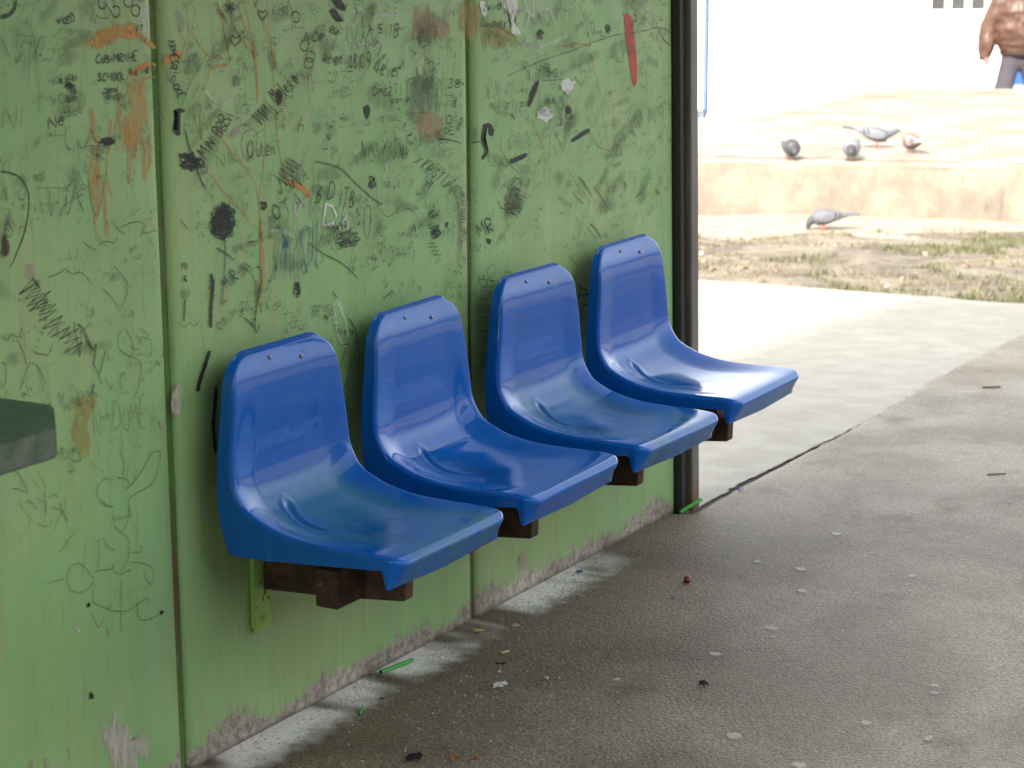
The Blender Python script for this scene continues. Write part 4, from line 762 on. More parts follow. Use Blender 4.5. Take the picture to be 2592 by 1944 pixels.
scribble;ink;2.6;3521,1085 3526,1103 3532,1128 3537,1142 3538,1135 3538,1118 3536,1105 3533,1103 3528,1105 3527,1105 3529,1101 3533,1094 3538,1090 3543,1087 3549,1087 3549,1093 3539,1113 3525,1139 3515,1157 3517,1160 3524,1156 3532,1151 3544,1144 3557,1136 3559,1133 3538,1138 3505,1148 3487,1151 3494,1140 3515,1121 3532,1108 3539,1105 3542,1107 3540,1108 3526,1104 3506,1100 3492,1102 3490,1119 3494,1142 3502,1154 3517,1141 3536,1117 3545,1102 3529,1108 3502,1123 3488,1130 3502,1122 3529,1106 3544,1094 3532,1092 3508,1094 3488,1099 3477,1107 3470,1117 3472,1124 3489,1124 3515,1121 3533,1122 3534,1134 3528,1148 3522,1154 3518,1141 3515,1119 3511,1104 3502,1104 3492,1111 3487,1120 3494,1134 3508,1151 3516,1158 3513,1145 3504,1121 3496,1106 3487,1106 3478,1115 3477,1124 3492,1135 3514,1147 3528,1149 3524,1134 3513,1109 3507,1096 3515,1107 3528,1129 3539,1142 3545,1136 3549,1121 3548,1107 3539,1097 3526,1089 3519,1085 3523,1090 3533,1099 3541,1106 3544,1105 3544,1100 3545,1099 3551,1105 3557,1114 3554,1118 3531,1114 3499,1105 3482,1099 3495,1097 3523,1098 3542,1102 3540,1108 3528,1116 3520,1124 3518,1133 3519,1142 3522,1146 3531,1138 3542,1124 3544,1114 3528,1112 3503,1114 3487,1116 3487,1120 3495,1124 3503,1123 3512,1109 3522,1090 3524,1080 3512,1087 3493,1102 3485,1113 3498,1112 3521,1107 3541,1104 3552,1110 3558,1118 3556,1124 3542,1126 3521,1125 3503,1122 3493,1115 3487,1107 3484,1101 3479,1102 3477,1106 3482,1111 3504,1119 3533,1129 3550,1135 3541,1136 3521,1133 3510,1128 3524,1122 3548,1115 3559,1109 3536,1104 3500,1102 3479,1105 3493,1120 3523,1141 3540,1151 3526,1136 3499,1110 3483,1096 3489,1113 3506,1142 3521,1157 3532,1141 3541,1109 3541,1087 3521,1087 3491,1097 3476,1106 3493,1111 3524,1115 3543,1117 3533,1116 3510,1113 3493,1111 3487,1112 3487,1115 3490,1118 3494,1126 3501,1134 3508,1136 3516,1124 3525,1105 3533,1092 3538,1091 3542,1096 3545,1104 3550,1116 3554,1130 3554,1138 3544,1131 3529,1118 3520,1112 3525,1122 3536,1140 3541,1152 3530,1151 3512,1143 3501,1132 3503,1114 3512,1092 3519,1081 3523,1090 3526,1110 3528,1122 3530,1116 3531,1103 3529,1092 3525,1087 3518,1085 3511,1085 3501,1088 3490,1094 3487,1098 3499,1096 3519,1092 3537,1092 3548,1100 3555,1112 3558,1120 3553,1117 3544,1110 3533,1109 3521,1120 3509,1136 3499,1143 3495,1131 3494,1111 3493,1101 3487,1112 3480,1134 3479,1144 3489,1130 3506,1106 3518,1087 3519,1082 3515,1083 3513,1089 3515,1104 3518,1124 3516,1138 3502,1136 3483,1128 3477,1120 3501,1117 3539,1114 3559,1112 3543,1109 3510,1107 3486,1109 3481,1120 3483,1135 3486,1147
scribble;ink;2.6;3551,1123 3552,1124 3550,1125 3541,1127 3530,1128 3521,1128 3518,1124 3518,1119 3517,1118 3514,1128 3510,1143 3507,1151 3506,1143 3505,1130 3506,1122 3508,1130 3512,1144 3519,1152 3534,1149 3552,1141 3561,1134 3551,1129 3532,1125 3520,1123 3524,1125 3534,1130 3538,1133 3526,1133 3508,1130 3495,1130 3493,1132 3495,1135 3502,1137 3517,1137 3537,1135 3546,1135 3532,1138 3508,1141 3495,1142 3506,1135 3528,1125 3541,1119 3530,1123 3509,1131 3497,1135 3504,1130 3520,1121 3532,1116 3537,1118 3540,1123 3539,1127 3531,1127 3521,1125 3516,1125 3525,1127 3539,1131 3547,1132 3541,1126 3528,1117 3520,1114 3519,1121 3522,1134 3525,1144 3532,1147 3539,1147 3541,1145 3530,1139 3513,1130 3502,1123 3506,1120 3516,1118 3526,1119 3533,1125 3541,1134 3545,1140 3545,1141 3543,1139 3541,1136 3538,1132 3536,1127 3533,1126 3530,1132 3526,1143 3525,1148 3528,1145 3533,1136 3536,1130
scribble;ink;3;3439,1257 3437,1255 3435,1251 3432,1249 3423,1249 3413,1251 3407,1252 3409,1255 3414,1259 3417,1261 3413,1260 3406,1258 3405,1255 3414,1252 3428,1250 3441,1247 3449,1244 3456,1240 3458,1237 3454,1238 3446,1240 3435,1242 3417,1244 3395,1245 3387,1247 3403,1250 3432,1253 3454,1253 3461,1248 3460,1241 3457,1237 3450,1240 3441,1247 3434,1252 3429,1255 3426,1257 3424,1257 3423,1253 3422,1248 3422,1246 3422,1249 3422,1256 3425,1260 3433,1259 3444,1255 3450,1251 3448,1247 3442,1242 3436,1238 3429,1234 3422,1232 3418,1231 3420,1233 3425,1237 3427,1240 3425,1242 3419,1242 3413,1243 3404,1243 3395,1243 3390,1244 3393,1248 3401,1253 3410,1255 3423,1249 3437,1239 3444,1235 3438,1241 3424,1252 3411,1260 3399,1262 3388,1261 3385,1258 3401,1251 3425,1242 3439,1237 3425,1239 3401,1245 3389,1250 3405,1251 3434,1251 3452,1252 3442,1254 3421,1257 3407,1259 3412,1261 3424,1262 3433,1262 3430,1256 3423,1247 3418,1241 3417,1237 3418,1235 3421,1236 3429,1240 3440,1246 3443,1251 3430,1255 3409,1259 3398,1260 3408,1256 3428,1250 3441,1247 3439,1250 3431,1256 3427,1257 3434,1251 3445,1241 3452,1235 3451,1241 3445,1251 3444,1256 3452,1252 3463,1244 3465,1237 3445,1236 3414,1237 3395,1240 3398,1246 3411,1253 3419,1257 3414,1254 3403,1248 3399,1243 3409,1241 3425,1241 3435,1242 3432,1247 3424,1254 3417,1259
scribble;ink;3.2;3414,1267 3411,1264 3406,1261 3405,1259 3412,1260 3422,1263 3430,1266 3430,1268 3427,1269 3424,1268 3423,1265 3423,1261 3422,1258 3419,1258 3414,1259 3409,1261 3403,1264 3397,1267 3395,1269 3402,1265 3414,1260 3423,1257 3429,1259 3432,1264 3431,1267 3422,1267 3408,1265 3399,1264 3400,1266 3407,1268 3410,1269 3407,1269 3401,1268 3400,1266 3409,1265 3422,1264 3428,1263 3421,1263 3407,1262 3395,1263 3390,1265 3387,1269 3386,1270 3389,1268 3394,1265 3397,1263 3394,1264 3389,1267 3385,1268 3387,1265 3391,1262 3393,1259
pen_line;ink;4;3407,1315 3409,1307 3412,1296 3417,1282 3425,1266 3434,1246 3442,1229 3450,1214 3457,1202 3462,1193
pen_line;pen;2.5;3392,1234 3368,1216
paint_patch;black;0;3375,1356 3380,1356 3387,1358 3394,1358 3401,1356 3407,1353 3410,1350 3406,1350 3400,1349 3394,1348 3392,1343 3391,1336 3390,1329 3391,1321 3392,1313 3392,1307 3389,1305 3384,1305 3379,1307 3374,1311 3369,1318 3367,1322 3370,1320 3377,1317 3382,1317 3385,1326 3386,1338 3386,1348 3383,1353 3378,1355
lettering;pen;3;3400,1305 3412,1346 3425,1304|3404,1325 3420,1323|3431,1307 3432,1327 3435,1342 3442,1323 3449,1304 3452,1321 3453,1342|3456,1306 3466,1339 3476,1308|3460,1321 3472,1321|3485,1337 3484,1313|3485,1304 3486,1301
lettering;ink;3.4;3470,1250 3454,1262 3442,1272 3452,1268 3465,1263 3458,1272 3452,1280 3466,1273 3482,1263|3495,1265 3463,1283|3493,1270 3478,1279 3466,1287 3483,1282 3501,1278 3491,1285 3477,1294|3511,1281 3486,1296|3520,1289 3505,1298 3490,1308 3492,1312 3499,1312 3506,1310 3510,1306 3508,1302 3506,1298 3511,1300 3518,1303 3522,1302 3525,1299 3523,1294 3520,1290|3533,1300 3518,1308 3504,1316 3507,1320 3514,1321 3519,1318 3523,1314 3522,1310 3520,1308 3525,1309 3531,1311 3536,1310 3540,1308 3537,1303 3532,1299|3545,1309 3527,1319 3511,1330 3513,1334 3521,1335 3527,1332 3531,1329 3529,1324 3527,1320 3531,1323 3537,1325 3545,1324 3551,1320 3548,1314 3543,1309|3557,1319 3536,1337 3564,1328|3550,1327 3553,1334
lettering;pen;3;3505,1229 3503,1243 3504,1254 3516,1242 3528,1231 3529,1243 3527,1257|3544,1234 3541,1259|3553,1233 3550,1258|3572,1259 3553,1246 3576,1233
pen_line;pen;2.5;3612,1231 3604,1237 3593,1246 3586,1256 3585,1268 3588,1279 3593,1289 3603,1294 3615,1297 3626,1297 3634,1292 3639,1283 3641,1274 3638,1265 3631,1254 3624,1246 3617,1241 3611,1237 3607,1235 3604,1233 3602,1232 3601,1232
lettering;ink;3;3613,1275 3610,1270 3607,1262 3606,1254 3608,1245 3611,1240 3615,1238 3620,1240 3623,1245 3624,1255 3623,1266 3619,1271 3616,1274|3619,1246 3627,1233|3636,1255 3636,1249 3637,1242 3640,1240 3642,1240 3644,1242 3644,1243|3643,1255 3646,1238|3651,1269 3653,1243 3659,1239|3650,1259 3657,1260|3668,1246 3674,1246 3680,1247 3678,1255 3675,1260 3671,1256 3668,1250 3668,1244 3669,1239 3675,1239 3680,1239|3686,1256 3689,1237|3688,1249 3692,1252 3696,1254 3696,1252 3696,1249 3698,1242 3700,1236
lettering;ink;4;3815,1465 3817,1475 3821,1482 3823,1474 3825,1465 3829,1472 3832,1481|3829,1463 3842,1477 3840,1462|3835,1469 3841,1469|3844,1462 3847,1472 3852,1481 3856,1481 3859,1478 3861,1475 3862,1472 3860,1467 3856,1464 3850,1462 3845,1461|3865,1460 3870,1476|3868,1460 3870,1468 3874,1476 3880,1475 3885,1473 3885,1471 3883,1469 3877,1469 3872,1469 3875,1464 3880,1459
lettering;ink;3.4;3705,1343 3692,1357 3681,1369 3692,1363 3704,1356 3697,1365 3691,1373 3707,1361 3724,1347|3719,1368 3714,1369 3710,1369 3712,1365 3717,1359 3723,1355 3727,1352 3728,1355 3726,1360 3720,1367 3716,1371 3723,1363 3732,1355|3713,1383 3742,1357 3749,1355|3739,1368 3744,1369 3748,1371 3744,1375 3738,1377 3738,1373 3740,1368 3745,1365 3750,1363 3753,1364 3756,1365|3751,1377 3769,1362|3749,1379 3748,1383|3734,1399 3768,1367|3756,1389 3759,1378 3777,1371|3766,1396 3769,1391 3774,1385 3781,1379 3787,1377 3787,1380 3784,1386 3775,1391 3767,1395
lettering;ink;3.6;3553,1515 3527,1533|3517,1542 3555,1521 3523,1548|3566,1522 3536,1549 3573,1528|3553,1533 3557,1538|3571,1534 3555,1543 3544,1551 3561,1544 3578,1537 3566,1546 3550,1556|3583,1537 3553,1562 3589,1543|3571,1547 3574,1552
lettering;pen;2.6;3744,1413 3760,1434 3767,1411|3751,1420 3765,1421
lettering;ink;4;3779,1276 3798,1309 3800,1276|3783,1291 3805,1288
lettering;pen;3;3703,1520 3704,1531 3706,1542 3712,1543 3717,1540 3716,1536 3714,1533 3708,1532 3705,1530 3709,1526 3714,1521|3722,1521 3725,1541|3726,1521 3727,1532 3730,1543 3734,1544 3739,1541 3740,1537 3738,1534 3733,1533 3729,1532 3732,1531 3738,1529 3738,1525 3737,1520 3732,1519 3727,1519|3752,1542 3749,1540 3745,1536 3743,1530 3743,1524 3746,1520 3749,1518 3752,1520 3755,1525 3755,1530 3755,1535 3753,1539 3752,1541
lettering;ink;3;3903,1476 3909,1484 3915,1490 3919,1490 3921,1488 3920,1485 3917,1482 3912,1483 3909,1484 3910,1479 3913,1475|3915,1474 3924,1486|3934,1484 3934,1485 3932,1486 3928,1485 3924,1483 3921,1479 3919,1475 3920,1473 3922,1472 3926,1474 3930,1477 3929,1478 3926,1479|3939,1482 3937,1480 3933,1478 3931,1476 3929,1473 3928,1471 3929,1470 3931,1471 3934,1472 3938,1475 3940,1478 3940,1480 3938,1481
heart_drawing;ink;3.4;3670,1514 3665,1517 3659,1522 3655,1527 3656,1530 3658,1533 3661,1534 3664,1533 3667,1530 3670,1529 3674,1530 3677,1533 3680,1533 3683,1532 3685,1529 3685,1525 3681,1521 3674,1517 3670,1514
heart_drawing;ink;3.2;3576,1466 3572,1470 3565,1475 3561,1480 3562,1484 3565,1486 3568,1488 3571,1487 3574,1484 3577,1482 3581,1483 3584,1486 3587,1487 3590,1485 3592,1482 3593,1478 3588,1474 3581,1470 3576,1466
heart_drawing;pen;2.6;4883,1285 4879,1288 4873,1292 4870,1295 4870,1297 4872,1299 4874,1300 4877,1299 4880,1297 4883,1296 4885,1297 4888,1298 4891,1299 4893,1298 4895,1295 4896,1293 4892,1290 4887,1287 4883,1285
heart_drawing;pen;2.6;3751,1523 3748,1526 3743,1529 3740,1533 3741,1535 3742,1537 3745,1538 3747,1537 3749,1535 3751,1534 3754,1535 3756,1537 3758,1537 3761,1536 3762,1534 3762,1532 3759,1529 3754,1525 3751,1523
pen_line;ink;2.8;3191,1567 3191,1565 3189,1562 3187,1560 3185,1559 3181,1558 3178,1558 3175,1558 3172,1560 3170,1561 3168,1564 3167,1566 3167,1569 3168,1571 3170,1574 3172,1576 3175,1577 3178,1578 3181,1578 3184,1577 3187,1575 3189,1574 3190,1571 3191,1569 3191,1567
pen_line;ink;2.8;3228,1551 3227,1549 3226,1546 3224,1544 3221,1542 3218,1542 3215,1541 3211,1542 3208,1543 3206,1545 3204,1547 3204,1550 3203,1553 3204,1555 3206,1558 3208,1559 3211,1561 3214,1561 3217,1561 3220,1561 3223,1559 3226,1557 3227,1555 3227,1553 3228,1551
pen_line;ink;2.8;3285,1550 3284,1548 3283,1545 3281,1543 3278,1541 3275,1540 3272,1540 3268,1541 3265,1542 3263,1544 3261,1546 3260,1549 3260,1552 3261,1554 3263,1557 3265,1559 3268,1560 3271,1561 3274,1561 3277,1560 3280,1558 3283,1557 3284,1554 3285,1552 3285,1550
pen_line;ink;2.8;3265,1567 3264,1565 3263,1562 3261,1560 3258,1559 3255,1558 3252,1558 3249,1558 3245,1560 3243,1561 3241,1564 3240,1566 3240,1569 3241,1571 3243,1574 3245,1576 3248,1577 3251,1578 3254,1578 3257,1577 3260,1576 3263,1574 3264,1572 3265,1569 3265,1567
pen_line;ink;2.8;3800,1514 3799,1512 3797,1509 3795,1506 3792,1505 3788,1504 3784,1504 3780,1504 3776,1506 3773,1508 3771,1510 3770,1513 3769,1516 3770,1519 3772,1522 3775,1524 3778,1525 3783,1526 3787,1526 3790,1525 3794,1523 3797,1521 3799,1519 3800,1516 3800,1514
pen_line;ink;2.8;3830,1454 3828,1452 3827,1449 3824,1446 3821,1444 3817,1444 3813,1443 3809,1444 3805,1446 3802,1448 3800,1450 3799,1453 3798,1456 3799,1459 3801,1462 3804,1464 3808,1465 3812,1466 3816,1466 3820,1465 3823,1463 3826,1461 3828,1459 3829,1456 3830,1454
pen_line;ink;2.8;3843,1416 3842,1414 3840,1411 3838,1408 3834,1407 3830,1406 3826,1406 3822,1406 3818,1408 3815,1410 3813,1413 3812,1416 3811,1419 3812,1422 3814,1424 3817,1426 3821,1428 3825,1428 3829,1428 3833,1427 3836,1426 3839,1424 3841,1421 3842,1418 3843,1416
pen_line;ink;2.8;3849,1429 3848,1427 3846,1424 3844,1421 3841,1420 3836,1419 3832,1419 3828,1419 3825,1421 3821,1423 3819,1426 3818,1429 3818,1432 3819,1435 3821,1437 3823,1439 3827,1441 3831,1442 3835,1442 3839,1441 3843,1439 3846,1437 3848,1434 3849,1431 3849,1429
pen_line;pen;2.6;3841,1406 3836,1402 3828,1397 3823,1390 3822,1381 3823,1371 3825,1360 3826,1346 3828,1332 3829,1322
pen_line;ink;7;2910,1555 2915,1555 2923,1556 2930,1557 2936,1560 2941,1563 2945,1568 2948,1573 2950,1579 2952,1583
pen_line;pen;2.6;3148,1569 3152,1562 3157,1552 3164,1545 3173,1541 3182,1540 3191,1541 3199,1546 3206,1554 3211,1561 3211,1566 3209,1570 3207,1573
paint_line;white_thin;6;3184,1573 3191,1569 3200,1562 3206,1555 3204,1547 3198,1540 3193,1535
lettering;ink;3;3054,1547 3055,1541 3056,1536 3057,1540 3058,1545 3059,1540 3060,1536 3062,1542 3063,1548|3069,1535 3068,1551|3079,1545 3077,1546 3076,1547 3073,1545 3071,1543 3071,1541 3072,1540 3073,1537 3075,1535 3077,1536 3079,1538|3088,1548 3084,1548 3081,1547 3080,1541 3081,1536 3084,1535 3088,1537|3080,1542 3086,1541|3091,1538 3090,1546 3091,1553 3093,1554 3096,1552 3098,1550 3100,1547 3100,1543 3099,1539 3095,1538 3091,1537
lettering;pen;2.6;2950,1484 2971,1521|2946,1523 2991,1517|2988,1485 3012,1520|3004,1478 3017,1509|3033,1472 3051,1505|3014,1496 3045,1490|3050,1473 3103,1501|3069,1507 3084,1469
lettering;ink;3.2;3166,1473 3165,1475 3163,1477 3160,1474 3157,1470 3155,1467 3155,1464 3157,1461 3159,1459 3163,1460 3166,1462|3171,1471 3170,1467 3170,1463 3171,1460 3172,1459 3175,1459 3177,1461 3178,1466 3179,1471|3180,1459 3180,1466 3181,1473 3185,1473 3188,1471 3190,1469 3189,1468 3184,1467 3180,1466 3184,1466 3189,1465 3190,1462 3189,1459 3185,1459 3180,1460|3191,1459 3197,1469 3200,1459|3194,1463 3199,1463|3203,1459 3204,1467 3206,1475 3208,1470 3210,1464 3213,1470 3216,1474 3216,1466 3216,1457|3219,1457 3219,1465 3220,1473 3225,1473 3230,1471 3231,1469 3229,1467 3224,1466 3220,1464 3225,1460 3231,1457|3232,1459 3245,1473|3234,1473 3242,1458|3245,1457 3248,1473|3257,1457 3259,1472|3246,1464 3258,1465|3274,1475 3268,1476 3262,1474 3260,1466 3260,1457 3266,1457 3272,1458|3260,1467 3270,1466
lettering;ink;3.6;3168,1438 3166,1439 3163,1441 3161,1439 3159,1437 3163,1435 3166,1432 3166,1430 3165,1428 3162,1427 3160,1428 3158,1429 3157,1430|3181,1438 3180,1439 3178,1440 3175,1438 3173,1435 3172,1433 3172,1430 3173,1427 3175,1425 3177,1426 3180,1428|3184,1427 3186,1441|3193,1426 3196,1440|3184,1433 3194,1434|3205,1439 3202,1438 3199,1436 3199,1432 3199,1429 3201,1426 3203,1424 3205,1426 3207,1429 3209,1432 3209,1434 3207,1437 3205,1439|3219,1440 3217,1438 3214,1435 3212,1431 3212,1428 3214,1425 3217,1424 3220,1425 3222,1427 3223,1432 3222,1436 3220,1439 3219,1440|3227,1437 3225,1425 3234,1424
lettering;ink;3;3253,1431 3253,1439 3253,1445 3248,1441 3245,1436 3250,1435 3256,1436|3261,1434 3266,1434 3271,1435 3270,1437 3267,1439 3265,1438 3263,1435 3262,1432 3264,1430 3268,1430 3272,1431|3278,1440 3281,1432 3288,1440|3294,1437 3299,1437 3304,1437 3304,1440 3301,1443 3297,1441 3294,1438 3293,1435 3295,1433 3300,1433 3304,1433|3311,1443 3312,1433|3312,1441 3315,1444 3320,1442
lettering;ink;3.5;3271,1523 3273,1512 3280,1523|3286,1514 3290,1523|3283,1523 3293,1522
scribble;pen;2.6;3185,1396 3184,1401 3184,1407 3183,1410 3184,1406 3185,1399 3187,1394 3191,1393 3195,1394 3197,1396 3194,1397 3188,1398 3183,1400 3179,1401 3177,1402 3177,1403 3181,1405 3187,1407 3193,1408 3199,1409 3203,1410 3206,1410 3206,1408 3204,1405 3203,1403 3205,1403 3206,1403 3208,1404 3208,1405 3208,1406 3205,1406 3196,1405 3184,1404 3177,1404 3179,1405 3186,1408 3192,1409 3199,1409 3205,1409 3207,1407 3202,1405 3192,1402 3185,1400 3185,1397 3188,1394 3188,1392 3184,1392 3178,1393 3177,1394 3186,1395 3199,1397 3209,1399 3213,1402 3213,1405 3210,1407 3203,1409 3192,1411 3184,1412 3177,1412 3173,1411 3172,1410 3179,1410 3191,1410 3196,1410 3189,1407 3176,1404 3167,1402 3166,1403 3169,1405 3172,1405 3176,1401 3181,1395 3183,1391 3179,1393 3172,1398 3167,1402
scribble;pen;2.4;3227,1392 3223,1393 3219,1393 3216,1394 3216,1392 3219,1390 3220,1390 3220,1393 3219,1397 3217,1399 3215,1397 3213,1393 3211,1390 3210,1389 3211,1389 3214,1388 3217,1387 3219,1386 3219,1387 3216,1387 3214,1389 3211,1391 3207,1394 3206,1396 3209,1398 3214,1399 3218,1399 3220,1399 3222,1398 3219,1398 3214,1399 3210,1398 3207,1396 3204,1393 3202,1391 3200,1390 3200,1389 3199,1389 3198,1389 3197,1390 3198,1391 3201,1393 3205,1394 3207,1396
paint_patch;smear;0;3217,1381 3224,1382 3234,1383 3241,1382 3241,1376 3239,1368 3235,1364 3229,1368 3222,1375
lettering;ink;3;3055,1439 3053,1438 3052,1436 3052,1433 3053,1431 3054,1430 3056,1429 3057,1430 3057,1431 3057,1433 3057,1436 3056,1437 3054,1439|3059,1442 3059,1430 3065,1430|3068,1429 3068,1441|3070,1440 3073,1429 3075,1440|3084,1443 3080,1444 3077,1443 3077,1436 3078,1430 3081,1429 3084,1430|3077,1436 3083,1436|3087,1431 3086,1436 3086,1441 3088,1442 3090,1441 3091,1439 3091,1437 3089,1437 3087,1436 3089,1434 3093,1432|3094,1431 3097,1444 3101,1432|3096,1437 3099,1437
scribble;ink;3;3094,1423 3090,1424 3084,1426 3078,1428 3075,1429 3072,1429 3071,1428 3071,1427 3073,1426 3075,1424 3080,1422 3086,1419 3089,1419 3086,1422 3081,1427 3077,1429 3079,1428 3082,1424 3084,1422 3082,1423 3079,1426 3076,1428 3074,1427 3073,1425 3072,1424 3075,1425 3079,1427 3082,1429 3081,1429 3079,1428 3076,1427 3073,1425 3070,1424 3071,1424 3069,1423 3066,1423 3066,1424 3071,1424 3078,1425 3083,1426 3082,1427 3078,1429 3074,1429 3073,1426 3072,1422 3072,1420 3076,1420 3082,1422 3085,1424 3083,1425 3078,1426 3074,1427 3071,1426 3070,1425 3069,1424
lettering;pen;3;3026,1410 3035,1401 3041,1412|3034,1400 3035,1391|3056,1413 3052,1410 3049,1406 3049,1402 3050,1399 3053,1395 3058,1393 3062,1395 3064,1399 3065,1403 3063,1408 3059,1411 3056,1413|3069,1410 3069,1404 3071,1397 3074,1395 3079,1396 3082,1396 3084,1398 3084,1406 3084,1413
lettering;ink;3;3079,1407 3075,1404 3071,1401 3070,1398 3071,1395 3074,1394 3077,1394 3080,1397 3081,1399 3079,1400 3076,1401 3074,1400 3072,1399|3096,1413 3092,1409 3087,1404 3086,1400 3087,1396 3089,1396 3093,1396 3095,1397 3096,1399 3095,1402 3092,1403 3089,1402 3087,1400
lettering;pen;3;3056,1378 3053,1374 3050,1369 3051,1366 3053,1363 3055,1361 3058,1361 3061,1364 3062,1368 3058,1369 3054,1369 3053,1368 3052,1367|3064,1367 3061,1376 3060,1385 3066,1387 3073,1387 3075,1384 3074,1380 3068,1377 3063,1376 3069,1377 3077,1378 3078,1375 3077,1371 3071,1369 3066,1368|3082,1383 3088,1368|3086,1374 3087,1377 3089,1379 3091,1377 3093,1373 3093,1370 3092,1369 3089,1370 3086,1371|3103,1384 3100,1381 3098,1377 3102,1374 3106,1372 3108,1375 3108,1379 3106,1382 3103,1385
lettering;ink;3;3083,1417 3081,1417 3078,1417 3077,1418 3077,1420 3079,1421 3081,1422 3082,1421 3083,1419 3083,1415 3082,1410|3096,1424 3092,1420 3089,1416 3088,1414 3088,1412 3091,1411 3094,1410 3096,1412 3097,1413 3095,1416 3093,1417 3091,1416 3089,1415
lettering;ink;3;3019,1350 3018,1362 3019,1371 3028,1361 3038,1352 3039,1361 3037,1373|3044,1361 3053,1362 3060,1364 3058,1367 3053,1369 3049,1367 3046,1363 3046,1358 3048,1355 3054,1355 3060,1357
paint_patch;smear;0;3068,1428 3074,1429 3083,1430 3090,1430 3093,1427 3094,1422 3093,1418 3089,1417 3082,1417 3076,1418 3072,1421 3069,1425
lettering;pen;3.2;2900,1365 2903,1385 2909,1399 2919,1379 2929,1359 2935,1376 2938,1398|2946,1361 2953,1396
pen_line;pen;3.2;3012,1339 3061,1335
pen_line;pen;3.2;3064,1352 3063,1346 3062,1339 3061,1331 3061,1325 3062,1318 3064,1313 3068,1310 3073,1309 3077,1308
pen_line;pen;3.2;3096,1325 3096,1321 3097,1314 3099,1310 3104,1309 3111,1309 3117,1311 3121,1316 3123,1321 3125,1325
pen_line;pen;3.2;3133,1343 3134,1337 3137,1328 3140,1321 3146,1316 3153,1313 3158,1310
lettering;pen;3.2;2982,1249 3048,1241
lettering;pen;3.2;3013,1243 3012,1233 3010,1219 3009,1207 3010,1200 3012,1195 3014,1192
lettering;pen;3.2;3058,1234 3051,1190
lettering;pen;3.2;3055,1187 3060,1195 3067,1206 3073,1217 3077,1228 3080,1239 3083,1243 3085,1238 3086,1227 3088,1216 3092,1206 3098,1197 3102,1190
lettering;pen;3.2;3117,1251 3119,1239 3121,1221 3123,1205 3127,1193 3131,1183 3135,1178 3140,1181 3145,1188 3150,1199 3156,1216 3163,1237 3167,1252
pen_line;ink;3.4;2889,1288 2895,1287 2904,1285 2913,1283 2921,1280 2930,1276 2937,1271 2944,1265 2950,1257 2954,1249 2957,1239 2957,1228 2956,1216 2953,1204 2948,1190 2943,1177 2937,1166 2930,1155 2923,1145 2915,1134 2907,1123 2900,1116
lettering;pen;2.6;2899,1233 2902,1247 2903,1259 2893,1251 2886,1239 2896,1239 2909,1240|2921,1257 2920,1231|2943,1254 2936,1251 2929,1247 2929,1241 2931,1236 2934,1233 2938,1232 2943,1232 2947,1235 2948,1240 2948,1247 2944,1252 2941,1256
lettering;pen;3;2908,1214 2900,1203 2892,1190 2891,1181 2893,1174 2898,1171 2903,1170 2909,1174 2912,1179 2908,1187 2901,1193 2895,1190 2892,1185|2925,1170 2937,1204 2949,1170|2931,1184 2945,1184
lettering;ink;3;3363,1489 3387,1487|3388,1480 3377,1487 3365,1481|3367,1479 3377,1479 3387,1479 3387,1476 3384,1473 3382,1473 3380,1473 3378,1477 3376,1479 3372,1476 3369,1473|3370,1471 3380,1470 3389,1470 3383,1468 3376,1467 3384,1464 3392,1462 3382,1462 3371,1462|3396,1452 3396,1456 3393,1459 3381,1461 3370,1460 3369,1457 3370,1453|3382,1460 3384,1454|3390,1444 3393,1445 3395,1446 3392,1449 3387,1450 3382,1448 3378,1445 3375,1445 3373,1446 3372,1447 3372,1449 3374,1450 3376,1451|3392,1438 3389,1440 3384,1442 3380,1442 3377,1442 3374,1441 3373,1439 3375,1437 3378,1436 3382,1436 3386,1436 3389,1437 3392,1438|3371,1435 3392,1434|3374,1428 3394,1426|3384,1434 3384,1428
lettering;ink;3;3380,1416 3382,1418 3383,1420 3380,1422 3376,1422 3373,1418 3369,1414 3366,1413 3363,1414 3360,1415 3358,1416 3359,1418 3360,1420|3366,1409 3385,1414|3371,1404 3390,1407|3376,1411 3380,1406|3395,1402 3392,1403 3387,1404 3382,1403 3378,1401 3376,1399 3375,1397 3378,1396 3383,1395 3388,1396 3393,1398 3394,1400 3395,1401|3380,1392 3401,1395|3404,1390 3391,1394 3387,1385|3414,1380 3412,1384 3408,1387 3397,1386 3388,1383 3389,1379 3392,1375|3399,1385 3402,1380
lettering;faint;2;3408,1371 3383,1387|3375,1379 3387,1395|3416,1383 3388,1412 3433,1401|3405,1395 3419,1405|3441,1405 3422,1415 3410,1424 3432,1421 3455,1419 3442,1427 3424,1436|3462,1426 3433,1441
lettering;pen;2.6;3705,1300 3686,1311|3686,1317 3713,1307 3697,1322|3719,1315 3701,1331 3729,1322|3710,1321 3719,1325|3733,1324 3718,1333 3709,1340 3727,1337 3746,1333 3735,1340 3719,1348
lettering;pen;2.6;3714,1298 3725,1292 3734,1287 3729,1293 3723,1299 3731,1296 3739,1293 3733,1299 3724,1307|3754,1299 3734,1312|3727,1307 3739,1316|3757,1306 3745,1323 3770,1313|3755,1313 3759,1317
pen_line;pen;2;3459,1431 3453,1427 3445,1420 3437,1414 3430,1406 3423,1398 3416,1390 3410,1380 3405,1370 3402,1363
lettering;pen;3;3501,1458 3512,1455 3518,1452 3499,1447 3480,1442 3485,1437 3496,1433
lettering;pen;3;3430,1469 3448,1483|3434,1485 3443,1469
pen_line;pen;3;3833,1208 3833,1195 3834,1176 3832,1156 3828,1138 3821,1121 3817,1106 3817,1096 3818,1089 3819,1085
